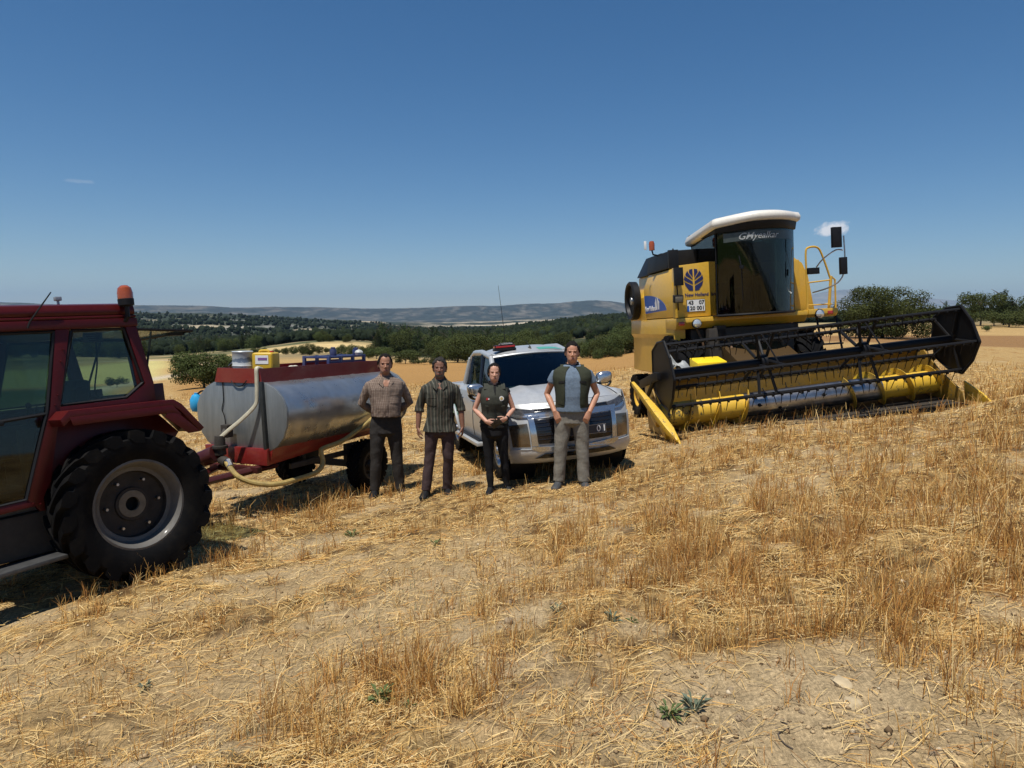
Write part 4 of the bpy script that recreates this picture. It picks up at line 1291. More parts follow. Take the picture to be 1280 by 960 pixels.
# upright steel strap on the front end
m = MB()
m.prism([(.36, 1.69), (.405, 1.69), (.455, .84), (.405, .84)], 'x', .006, .05); m.build('end_strap', plain('dark_angle_iron', (.05, .055, .055), .5, .6), trl, .004)
m = MB(); m.curve([(.012, -.28, 1.70), (.014, -.27, 1.45), (.014, -.30, 1.32), (.014, -.26, 1.22), (.014, -.24, 1.02)], .006, 5); m.build('loose_cable', M_black, trl)
m = MB(); m.curve([(.02, -.12, 1.69), (.02, -.05, 1.63), (.02, .05, 1.63), (.02, .14, 1.70)], .007, 5); m.build('loose_cable', M_black, trl)
# red saddle frame, deeper at the front
m = MB()
lo = lambda x: .645 + .075 * min(-x / 1.4, 1.3)
xs = np.linspace(.0, -LEN + .02, 12)
for s in (-1, 1):
    m.loft([[(x, s * .47, .90), (x, s * (.50 + .02), .875), (x, s * .445, lo(x)), (x, s * .41, lo(x) + .01)] for x in xs])
m.prism([(-.585, .855), (.465, .855), (.455, .645), (-.555, .645)], 'x', .004, .05)
m.prism([(-.45, .86), (.45, .86), (.43, .75), (-.43, .75)], 'x', -LEN, -LEN + .04)
m.build('saddle_frame', M_tred, trl, .006)
# red coaming round the tank top
m = MB()
t = .012
m.prism([(-.40, 1.668), (.385, 1.668), (.345, 1.85), (-.345, 1.85)], 'x', .01, .022)
m.prism([(-.40, 1.668), (.385, 1.668), (.285, 1.83), (-.255, 1.83)], 'x', -LEN, -LEN + t)
m.prism([(.352, 1.668), (.340, 1.668), (.330, 1.85), (.342, 1.85)], 'x', -LEN + .013, .009)
m.prism([(-.352, 1.668), (-.340, 1.668), (-.330, 1.85), (-.342, 1.85)], 'x', -LEN + .013, .009)
m.build('top_coaming', M_tred, trl, 0)
m = MB(); m.box((-1.4, 0, 1.70), (2.6, .5, .015)); m.build('top_deck', M_tred, trl)
# drawbar, pump and jack
m = MB()
for s in (-1, 1): m.tube([(-.2, s * .38, .62), (.55, s * .16, .56), (1.12, s * .04, .52)], .05, 4)
m.box((1.15, 0, .52), (.14, .12, .09)); m.box((.12, 0, .60), (.08, .8, .08)); m.build('drawbar', M_maroon, trl, .008)
m = MB(); m.cyl((.38, -.48, .66), (.30, -.14, .80), .10, .105, 18); m.cyl((.40, -.52, .64), (.38, -.48, .66), .075, seg=18); m.build('pump_motor', M_maroon, trl, .01)
m = MB(); m.cyl((.24, -.12, .78), (.24, -.12, 1.02), .075, .06, 16); m.cyl((.24, -.12, .86), (.24, -.12, .90), .095, seg=16)
m.box((.10, -.14, 1.06), (.10, .11, .16)); m.cyl((.24, -.12, .96), (.12, -.14, 1.08), .035, seg=10); m.cyl((.24, -.10, .72), (.30, .06, .70), .06, seg=12); m.build('pump', M_dark, trl, .006)
m = MB(); m.cyl((.7, .05, .02), (.7, .05, .7), .03); m.box((.7, .05, .03), (.16, .16, .02)); m.build('jack_stand', M_dark, trl)
# hoses
m = MB()
m.tube(smooth_path([(-.10, .30, 1.83), (.03, .32, 1.86), (.045, .325, 1.74), (.05, .325, 1.55), (.055, .30, 1.40), (.13, .14, 1.22), (.20, -.02, 1.08), (.24, -.10, 1.00)], 6), .027, 8, flat=.7)
m.build('delivery_hose', M_hose, trl)
m = MB()
m.curve([(.28, .02, .72), (.36, .14, .68), (.36, .28, .56), (.25, .44, .47), (.05, .60, .43), (-.3, .66, .44), (-.62, .66, .46), (-.78, .64, .55), (-.80, .60, .70), (-.86, .60, .74), (-1.2, .66, .80), (-1.6, .74, .98), (-1.9, .78, 1.12), (-2.3, .72, 1.35), (-2.55, .45, 1.74)], .033, 10, 6)
m.build('suction_hose', M_yhose, trl)
m = MB(); m.cyl((.30, .07, .72), (.36, .17, .66), .045, seg=12); m.build('hose_clamp', M_steel, trl)
# axle and wheels
m = MB(); m.box((-1.75, 0, .36), (.09, 1.2, .09)); m.box((-1.75, .38, .52), (.3, .07, .3)); m.box((-1.75, -.38, .52), (.3, .07, .3)); m.box((-1.3, .42, .56), (1.8, .05, .07)); m.box((-1.3, -.42, .56), (1.8, .05, .07)); m.build('axle', M_dark, trl, .006)
for y, f in ((.66, 1), (-.66, -1)):
    add_wheel(trl, (-1.75, y, .37), .37, .21, .20, f, (M_rubber_black, M_dark, M_dark, M_dark), 22, .012, .035, bolts=5, hub=.06)  # tyre and rim coloured dark to paint in shade at the wheel
m = MB(); m.tube([(-2.4, .45, .7), (-2.42, .46, .5), (-2.42, .46, .1)], .02, 6); m.build('drain_pipe', M_steel, trl)


def on_tank(x, y, z): return KM @ Vector((x, y, z))


TR = KM.to_euler()
# things standing on the tank
bk = empty('steel_drum', 'white and blue steel drum standing on the front of the tank top', 'drum', M=KM @ Matrix.Translation((-.22, -.155, 1.71)))
m = MB(); m.lathe([(.02, 0), (.125, 0), (.132, .01), (.127, .02), (.127, .15), (.133, .16), (.127, .17), (.127, .33), (.134, .34), (.125, .35), (.122, .335), (.02, .33)], (0, 0, 0), 'z', 28)
k = N('drum_paint'); o = k.obj(); sep = k.n('SeparateXYZ'); k.l(o, sep.inputs[0])
zz = sep.outputs[2]; nz = k.math('ADD', zz, k.math('MULTIPLY', k.math('SUBTRACT', k.noise(o, 9, 4, .7), .5), .14))
k.bsdf(k.mix(k.ramp(nz, [(.10, 0), (.115, 1)]), (.50, .33, .03), k.mix(k.ramp(nz, [(.20, 0), (.21, 1)]), (.52, .54, .53), k.mix(k.ramp(nz, [(.25, 0), (.26, 1)]), (.13, .17, .23), (.42, .46, .48)))), .4, .1)
m.build('body', k.m, bk)
m = MB(); m.curve([(.03, -.13, .22), (.10, -.145, .16), (.13, -.06, .20)], .006, 6); m.build('bail_handle', M_steel, bk)
m = MB(); m.lathe([(.001, .334), (.118, .334), (.118, .342), (.001, .344)], (0, 0, 0), 'z', 24); m.build('lid', M_blacksteel, bk)
yj = empty('yellow_jerrycan', 'yellow plastic canister with white label standing beside the steel drum', 'canister', M=KM @ Matrix.Translation((-.34, .125, 1.71)) @ Matrix.Rotation(.35, 4, 'Z'))
m = MB(); m.box((0, 0, .165), (.26, .27, .33)); ybd = m.build('body', paint('yellow_plastic', (.62, .40, .02), .4, .35, (.35, .22, .08), coat=.1, scale=5), yj, .035, seg=3)
m = MB(); m.box((.132, 0, .24), (.004, .17, .11)); m.build('label', M_white, ybd)
m = MB(); m.box((.135, .01, .25), (.004, .12, .03)); m.build('label_print', plain('purple_print', (.22, .10, .30), .5, bump=0), ybd)
m = MB(); m.box((.131, .0, .06), (.006, .2, .05)); m.build('stain_strip', M_rust, ybd)
m = MB(); m.tube(smooth_path([(0, -.08, .325), (0, -.07, .35), (0, .03, .35), (0, .04, .325)], 5), .016); m.build('carry_handle', paint('yellow_plastic_grip', (.62, .40, .02), .4, .1), yj)
m = MB(); m.cyl((0, .08, .325), (0, .08, .35), .025, seg=14); m.build('cap', M_redlens, yj)
# blue steel rack towards the rear
rk = empty('blue_rack', 'blue steel pump frame bolted across the rear of the tank top', 'pump frame', M=KM @ Matrix.Translation((-1.9, .0, 1.73)))
M_rblue = paint('blue_frame_paint', (.012, .030, .13), .4, .2)
m = MB()
for z in (.06, .13, .20):
    for y in (-.22, .22): m.box((0, y, z), (.85, .035, .03))
for x in (-.42, -.14, .14, .42):
    m.box((x, -.22, .11), (.04, .045, .22)); m.box((x, .22, .11), (.04, .045, .22)); m.box((x, 0, .20), (.04, .44, .03))
m.build('frame', M_rblue, rk, .004)
for x, h in ((.1, .31), (-.45, .29)):
    m = MB(); m.cyl((x, .05, .20), (x, .05, h), .05, seg=14); m.cyl((x, .05, h), (x, .05, h + .03), .035, seg=14); m.build('valve', M_rblue, rk, .005)
m = MB(); m.lathe([(.001, -.05), (.05, -.03), (.065, .02), (.045, .05), (.001, .065)], (-.38, .16, .23), 'z', 16); m.build('float_ball', plain('pale_ball', (.5, .5, .46), .5), rk)
m = MB()
m.grid(lambda u, v: (.45 + .45 * u, -.1 + .3 * v, .06 + .08 * math.sin(PI * u) * math.sin(PI * v) + .04 * mnoise.noise(Vector((u * 5, v * 5, 0)))), 12, 10); o_ = m.build('folded_sack', plain('pale_sackcloth', (.55, .52, .42), .9, bump=.5), None, thick=.006)
o_.matrix_world = KM @ Matrix.Translation((-1.55, .05, 1.70)); tag(o_, 'pale folded sack lying on the red tank top beside the blue frame', 'sack')
bj = empty('blue_container', 'light blue plastic container hung on the far left side of the tank', 'container', M=KM @ Matrix.Translation((-.22, -1.0, 1.36)))
m = MB(); m.lathe([(.001, -.13), (.06, -.12), (.085, -.06), (.085, .04), (.055, .10), (.03, .11), (.03, .13), (.001, .13)], (0, 0, 0), 'z', 20); m.build('body', plain('light_blue_plastic', (.03, .33, .62), .4, var=.08), bj)
m = MB(); m.curve([(.0, .03, .12), (.0, .12, .16), (.0, .27, .12), (.0, .32, .16)], .012); m.build('hanging_cord', M_black, bj)
# ================================================================ tractor
GM = Matrix.Translation((-3.95, 6.75, -.75)) @ rot3(R(-126), R(1.8), R(6))
trc = empty('tractor', 'dark red cab tractor with orange beacon and open rear window, at the left edge', 'tractor', M=GM)
M_gred = paint('dark_red_tractor_paint', (.068, .0026, .0030), .40, .04, (.20, .10, .07), coat=.08, spec=.28)
M_gglass = glass('green_tinted_glass', (.44, .53, .49), .9)
M_hatch = glass('pale_green_glass', (.66, .74, .68), .3, .05)
M_rimpaint = paint('dull_white_rim', (.12, .115, .105), .55, .6, (.06, .046, .03), coat=.1)
M_rimdark = plain('rusty_dark_rim', (.022, .018, .015), .7, .2, scale=8, var=.5)
CY = .70
def both(fn):
    for s in (-1, 1): fn(s)
# roof
m = MB()
prof = [(-.72, 2.36), (-.73, 2.40), (-.71, 2.455), (-.60, 2.475), (.60, 2.475), (.71, 2.455), (.73, 2.40), (.72, 2.36)]
m.prism(prof, 'x', -.27, 1.30)
m.m = 1; m.box((.515, 0, 2.345), (1.58, 1.46, .028)); m.m = 0
m.prism([(-.735, 2.25), (-.735, 2.33), (.735, 2.33), (.735, 2.25)], 'x', -.28, 1.30)
m.build('roof', [M_gred, M_black], trc, .015)
# cab side frames
def side_frame(s):
    y0, y1 = s * .66, s * .72
    a, b = min(y0, y1), max(y0, y1)
    m = MB()
    m.prism([(.30, 2.25), (.41, 2.25), (.53, 1.60), (.80, .86), (.70, .82), (.60, 1.0), (.46, 1.56)], 'y', a, b)           # pillar behind the door
    m.prism([(-.27, 2.25), (-.17, 2.25), (-.28, 1.72), (-.10, 1.60), (.46, 1.60), (.46, 1.52), (-.36, 1.52), (-.36, 1.72)], 'y', a, b)
    m.prism([(1.12, 2.25), (1.22, 2.25), (1.38, 1.45), (1.28, .80), (1.20, .80), (1.27, 1.45)], 'y', a, b)
    m.prism([(.72, .82), (1.24, .80), (1.24, .86), (.78, .88)], 'y', a, b)
    m.prism([(-.36, 1.52), (.60, 1.52), (.72, .84), (.60, .62), (-.36, .62)], 'y', s * .60 - .02, s * .60 + .02)
    for x, z in ((.37, 2.08), (.40, 1.98), (.46, 1.70), (.49, 1.62), (.75, .845), (.70, .83)): m.cyl((x, s * .72, z), (x, s * .73, z), .008, seg=8)
    m.build('cab_frame', M_gred, trc, .010)
    m = MB(); m.prism([(.28, 2.235), (-.155, 2.235), (-.265, 1.735), (-.10, 1.615), (.45, 1.615)], 'y', s * .682, s * .688); m.build('quarter_window', M_gglass, trc)
    fr = MB()
    loop = [(.28, 2.235), (-.155, 2.235), (-.265, 1.735), (-.10, 1.615), (.45, 1.615), (.28, 2.235)]
    fr.tube([(x, s * .705, z) for x, z in loop], .016, 6); fr.build('window_seal', M_black, trc)
    m = MB(); m.prism([(.42, 2.235), (1.12, 2.235), (1.27, 1.45), (1.21, .87), (.79, .885), (.55, 1.58)], 'y', s * .692, s * .698); d = m.build('door_window', M_gglass, trc)
    fr = MB(); loop = [(.42, 2.235), (1.12, 2.235), (1.27, 1.45), (1.21, .87), (.79, .885), (.55, 1.58), (.42, 2.235)]
    fr.tube([(x, s * .708, z) for x, z in loop], .015, 6); fr.tube([(.56, s * .705, 1.555), (1.26, s * .705, 1.52)], .016, 6); fr.build('window_seal', M_black, trc)
    m = MB(); m.box((.95, s * .735, 1.52), (.14, .03, .03)); m.build('door_handle', M_black, trc, .006)
    # mudguard
    m = MB()
    ya, yb = s * .56, s * .96
    out = [(.56, 1.50), (.49, 1.565), (-.40, 1.55), (-.47, 1.50), (-.66, 1.25)]
    inn = [(.54, 1.44), (.47, 1.50), (-.38, 1.49), (-.44, 1.45), (-.62, 1.22)]
    m.loft([[(o_[0], ya, o_[1]), (o_[0], yb, o_[1]), (i_[0], yb, i_[1]), (i_[0], ya, i_[1])] for o_, i_ in zip(out, inn)])
    m.prism([(.49, 1.50), (-.38, 1.49), (-.62, 1.22), (-.36, .9), (.0, .75), (.5, .9)], 'y', s * .555 - .01, s * .555 + .01)
    m.prism([(-.36, 1.49), (-.62, 1.22), (-.50, 1.22), (-.30, 1.40)], 'y', s * .955, s * .962)
    m.prism([(.49, 1.51), (.47, 1.44), (-.38, 1.43), (-.46, 1.40), (-.38, 1.50)], 'y', s * .951, s * .963)
    m.build('mudguard', M_gred, trc, .012)
    m = MB(); m.box((-.405, s * .62, 1.61), (.12, .14, .20)); m.build('tail_lamp_box', M_maroon, trc, .008)
    m = MB(); m.prism([(.60, .36), (1.25, .34), (1.25, .375), (.60, .395)], 'y', s * .52, s * .86); m.build('step', plain('worn_step_steel', (.07, .07, .07), .55, .5), trc, .006)
    m = MB(); m.box((.9, s * .55, .58), (.7, .16, .36)); m.build('fuel_tank', M_dark, trc, .03)
both(side_frame)
# rear frame, windscreen, hatch held open
m = MB()
m.box((-.30, 0, 1.58), (.06, 1.36, .12)); m.box((-.23, .66, 1.95), (.06, .08, .64), (0, .09, 0)); m.box((-.23, -.66, 1.95), (.06, .08, .64), (0, .09, 0)); m.box((-.34, 0, 1.05), (.05, 1.2, 1.0)); m.build('rear_frame', M_gred, trc, .01)
m = MB(); m.prism([(-.62, 1.45), (.62, 1.45), (.62, 2.24), (-.62, 2.24)], 'x', 1.20, 1.206); m.build('windscreen', M_gglass, trc)
m = MB()
a = Vector((-.27, 0, 2.24)); b = Vector((-.88, 0, 2.20))
n_ = Vector((0, 0, 1))
m.loft([[Vector((a.x, -.60, a.z)), Vector((a.x, .60, a.z)), Vector((a.x, .60, a.z + .006)), Vector((a.x, -.60, a.z + .006))], [Vector((b.x, -.58, b.z)), Vector((b.x, .58, b.z)), Vector((b.x, .58, b.z + .006)), Vector((b.x, -.58, b.z + .006))]])
h = m.build('rear_hatch', M_hatch, trc)
m = MB()
m.tube([(-.27, -.60, 2.235), (-.88, -.58, 2.195), (-.88, .58, 2.195), (-.27, .60, 2.235)], .014, 6); m.box((-.80, .40, 2.18), (.16, .06, .03)); m.build('hatch_frame', M_blacksteel, h)
m = MB(); m.tube([(-.50, .52, 2.21), (-.34, .60, 1.72)], .010, 6); m.build('gas_strut', M_black, trc)
m = MB(); m.tube([(-.50, -.52, 2.21), (-.34, -.60, 1.72)], .010, 6); m.build('gas_strut', M_black, trc)
# beacon, aerial, rooftop lamp
m = MB(); m.tube([(-.17, .73, 2.30), (-.18, .77, 2.34), (-.18, .77, 2.44)], .02); m.lathe([(.045, 2.43), (.066, 2.44), (.068, 2.495), (.06, 2.50)], (-.18, .77, 0), 'z', 20)
m.m = 1; m.lathe([(.065, 2.497), (.066, 2.55), (.056, 2.595), (.030, 2.617), (.001, 2.621)], (-.18, .77, 0), 'z', 20)
m.build('warning_beacon', [M_black, M_orange], trc)
m = MB(); m.tube([(.62, .735, 2.27), (.60, .74, 2.32), (.42, .76, 2.56)], [.010, .008, .005], 6); m.build('aerial', M_blacksteel, trc)
m = MB(); m.tube([(.25, .45, 2.47), (.25, .45, 2.53)], .012); m.box((.25, .45, 2.54), (.05, .05, .035)); m.build('roof_lamp', plain('dull_alloy', (.35, .35, .36), .5, .6), trc, .01)
# interior
m = MB(); m.box((.30, 0, 1.22), (.48, .50, .14)); m.box((.08, 0, 1.52), (.14, .48, .60), (0, -.14, 0)); m.box((.30, 0, 1.0), (.4, .4, .35)); m.build('seat', plain('blue_grey_seat', (.035, .055, .085), .8), trc, .04)
m = MB(); m.box((.45, .46, 1.30), (.5, .14, .3)); m.box((.45, -.46, 1.30), (.5, .14, .3)); m.box((.40, 0, .80), (1.45, 1.15, .08)); m.box((1.05, 0, 1.1), (.25, .7, .55)); m.build('console', M_floorrubber, trc, .03)
m = MB(); m.tube([(1.0, 0, 1.30), (.85, 0, 1.52)], .03); m.tube([(.84 + .2 * math.cos(t) * .55, .2 * math.sin(t), 1.54 + .2 * math.cos(t) * .8) for t in np.linspace(0, 2 * PI, 22)], .014, 6); m.build('steering_wheel', M_black, trc)
for x, y, z in ((.62, .42, 1.62), (.55, .40, 1.58), (.70, -.3, 1.5)):
    m = MB(); m.tube([(x, y, 1.35), (x - .04, y, z)], .010, 6); m.lathe([(.001, z - .02), (.022, z), (.022, z + .03), (.001, z + .045)], (x - .04, y, 0), 'z', 10); m.build('lever', M_black, trc)
m = MB(); m.box((.18, .45, 1.66), (.10, .12, .16)); m.build('tool_box', M_black, trc, .02)
m = MB(); m.prism([(.02, 2.13), (.185, 2.13), (.18, 2.215), (.02, 2.215)], 'y', .672, .676); stk = m.build('window_sticker', plain('pink_sticker', (.62, .40, .40), .6, bump=0), trc)
for q in range(4):
    m = MB(); m.box((.10 + (.0 if q else 0), .6775, 2.20 - q * .018), (.13 - q * .02, .001, .006)); m.build('sticker_print', plain('sticker_ink', (.35, .10, .12), .6, bump=0), stk)
m = MB(); m.tube(smooth_path([(.05, .62, 2.22), (.06, .60, 1.95), (.10, .58, 1.70), (.02, .56, 1.62)], 5), .007, 5); m.build('dangling_cable', M_black, trc)
# engine, bonnet, chassis, front axle
m = MB(); m.prism([(-.32, .85), (.32, .85), (.36, 1.40), (.28, 1.50), (-.28, 1.50), (-.36, 1.40)], 'x', 1.25, 2.72, [(-.28, .85), (.28, .85), (.32, 1.32), (.24, 1.42), (-.24, 1.42), (-.32, 1.32)]); m.build('bonnet', M_gred, trc, .03)
m = MB(); m.prism([(-.26, .86), (.26, .86), (.29, 1.28), (-.29, 1.28)], 'x', 2.722, 2.75); m.build('radiator_grille', M_black, trc)
for s in (-1, 1):
    m = MB(); m.lathe([(.09, 2.70), (.10, 2.78), (.09, 2.79), (.001, 2.80)], (0, s * .22, .80), 'x', 18); m.build('headlight', M_lens, trc)
m = MB(); m.box((1.3, 0, .68), (2.7, .42, .36)); m.cyl((0, -.62, .67), (0, .62, .67), .15, seg=16); m.box((-.2, 0, .7), (.6, .5, .5)); m.build('transmission', M_dark, trc, .03)
m = MB(); m.box((2.2, 0, .42), (.16, 1.3, .14)); m.build('front_axle', M_dark, trc, .02)
m = MB(); m.cyl((1.9, -.30, 1.45), (1.9, -.30, 2.3), .035); m.build('exhaust', M_dark, trc)
m = MB(); m.box((-.55, 0, .50), (.5, .12, .06)); m.box((-.78, 0, .54), (.1, .16, .14)); m.cyl((-.75, 0, .40), (-.75, 0, .66), .025); m.build('tow_hitch', M_dark, trc, .006)
for s in (-1, 1):
    m = MB(); m.tube([(-.35, s * .30, .55), (-.85, s * .42, .42)], .03); m.cyl((-.85, s * .37, .42), (-.85, s * .47, .42), .045); m.build('lift_arm', M_dark, trc)
for y, f in ((.76, 1), (-.76, -1)):
    add_wheel(trc, (0, y, .665), .665, .40, .385, f, (M_rubber_dark, M_rimpaint, M_rimdark, M_steel), 19, .045, .058, bolts=6, hub=.12, dish=1.05, hole=True)
    m = MB(); q_ = y + f * -.012; m.lathe([(.062, q_), (.062, q_ + f * .03), (.118, q_ + f * .03), (.135, q_)], (0, 0, .665), 'y', 28, cap=False); m.build('hub_ring', plain('dusty_hub', (.15, .125, .09), .8), trc)
for y, f in ((.70, 1), (-.70, -1)):
    add_wheel(trc, (2.2, y, .38), .38, .20, .22, f, (M_rubber, M_rimpaint, M_rimdark, M_steel), 22, .015, .03, bolts=6, hub=.06, dish=.6)
# ================================================================ people
def remeshed(mb, voxel, smooth_it, name, mats, parent, wrinkle=0.0, wscale=9.0, wdir=(1, 1, 1), seed=0, sculpt=None, slots=None):
    me = bpy.data.meshes.new('raw'); bm = bmesh.new(); bv = [bm.verts.new(p) for p in mb.v]
    for q in mb.f:
        try: bm.faces.new([bv[i] for i in q])
        except ValueError: pass
    bmesh.ops.remove_doubles(bm, verts=bm.verts, dist=1e-5); bmesh.ops.recalc_face_normals(bm, faces=bm.faces)
    bm.to_mesh(me); bm.free()
    o = bpy.data.objects.new('raw', me); COL.objects.link(o)
    r_ = o.modifiers.new('r', 'REMESH'); r_.mode = 'VOXEL'; r_.voxel_size = voxel
    s = o.modifiers.new('s', 'SMOOTH'); s.factor = .5; s.iterations = smooth_it
    dg = bpy.context.evaluated_depsgraph_get(); dg.update()
    out = bpy.data.meshes.new_from_object(o.evaluated_get(dg)); bpy.data.objects.remove(o); bpy.data.meshes.remove(me)
    out.name = name
    if wrinkle:
        nv = len(out.vertices); co_ = np.empty(nv * 3, np.float32); out.vertices.foreach_get('co', co_); co_ = co_.reshape(-1, 3)
        nr_ = np.array([v.normal[:] for v in out.vertices])
        d_ = np.array([mnoise.noise(Vector((p[0] * wscale * wdir[0] + seed, p[1] * wscale * wdir[1], p[2] * wscale * wdir[2] + .8 * math.sin(p[0] * 14 + seed)))) - .35 * abs(mnoise.noise(Vector((p[0] * wscale * 2.2 * wdir[0], p[1] * wscale * 2.2 * wdir[1] + seed, p[2] * wscale * 2.2 * wdir[2])))) for p in co_])
        out.vertices.foreach_set('co', (co_ + nr_ * d_[:, None] * wrinkle).astype(np.float32).ravel())
    if sculpt: sculpt(out)
    out.materials.clear()
    ob = link(name, out, mats, parent, smooth=True)
    if slots: slots(out)
    return ob


def ering(z, cx, cy, rx, ry, n=20, p=2.3):
    out = []
    for k in range(n):
        t = 2 * PI * k / n; c, s = math.cos(t), math.sin(t)
        out.append((cx + rx * math.copysign(abs(c) ** (2 / p), c), cy + ry * math.copysign(abs(s) ** (2 / p), s), z))
    return out


def hand(mb, w, d, inward, curl, s=1.0, thumb_side=None):
    """palm and five fingers from the wrist w; d = pointing direction, inward = palm side"""
    d = Vector(d).normalized(); n_ = Vector(inward); n_ = (n_ - d * n_.dot(d)).normalized(); a = d.cross(n_)
    if thumb_side is not None and a.dot(Vector(thumb_side)) < 0: a = -a      # thumb lies on +a
    w = Vector(w)
    pm = lambda t, u, v: w + d * (t * s) + a * (u * s) + n_ * (v * s)
    rings = []
    for t, hw, th in ((-.02, .026, .022), (.02, .034, .017), (.06, .042, .015), (.092, .041, .013)):
        rings.append([pm(t, hw * math.cos(q), th * math.sin(q)) for q in np.linspace(0, 2 * PI, 12, endpoint=False)])
    mb.loft(rings)
    for i, (u, L) in enumerate(((.030, .074), (.010, .082), (-.010, .076), (-.030, .060))):
        p = pm(.085, u, 0); ang = curl * .35; pts = [pm(.06, u * .9, 0), p]; dd = d
        for seg, fr in enumerate((.45, .32, .25)):
            ang += curl * (.30 + .25 * seg); dd = d * math.cos(ang) + n_ * math.sin(ang)
            p = p + dd * (L * fr * s) + a * (u * .06 * s); pts.append(p)
        mb.tube(pts, [.0095 * s, .0095 * s, .009 * s, .0085 * s, .0068 * s], 8)
    p0 = pm(.012, .028, .006); p1 = pm(.045, .055, .016); p2 = pm(.075, .062, .028); p3 = pm(.098, .058, .040 + .02 * curl)
    mb.tube([p0, p1, p2, p3], [.013 * s, .012 * s, .0105 * s, .008 * s], 8)


HEADR = [(.00, -.052, .026, .026), (.05, -.043, .045, .041), (.14, -.030, .066, .055), (.28, -.014, .082, .064), (.42, -.004, .091, .069), (.56, .003, .096, .072), (.70, .006, .097, .0725), (.82, .008, .090, .067), (.91, .009, .072, .054), (.97, .010, .046, .034), (1.0, .010, .018, .014)]
SKINS = {}
def skin_mat(name, c):
    k = N(name); o = k.obj(); n1 = k.noise(o, 22, 4, .6)
    k.bsdf(k.mix(k.ramp(n1, [(.3, 0), (.7, 1)]), [q * .86 for q in c], [q * 1.08 for q in c]), .52, 0, None, Specular_IOR_Level=.35, Subsurface_Weight=.06)
    k.t.nodes['Principled BSDF'].inputs['Subsurface Radius'].default_value = (.012, .005, .003)
    return k.m


M_lip = plain('lips', (.24, .085, .07), .5, var=.08, bump=0)
M_eye = plain('eye', (.035, .028, .025), .2, var=.3, bump=0)
M_brow = plain('brow_hair', (.022, .016, .013), .8, var=.3)


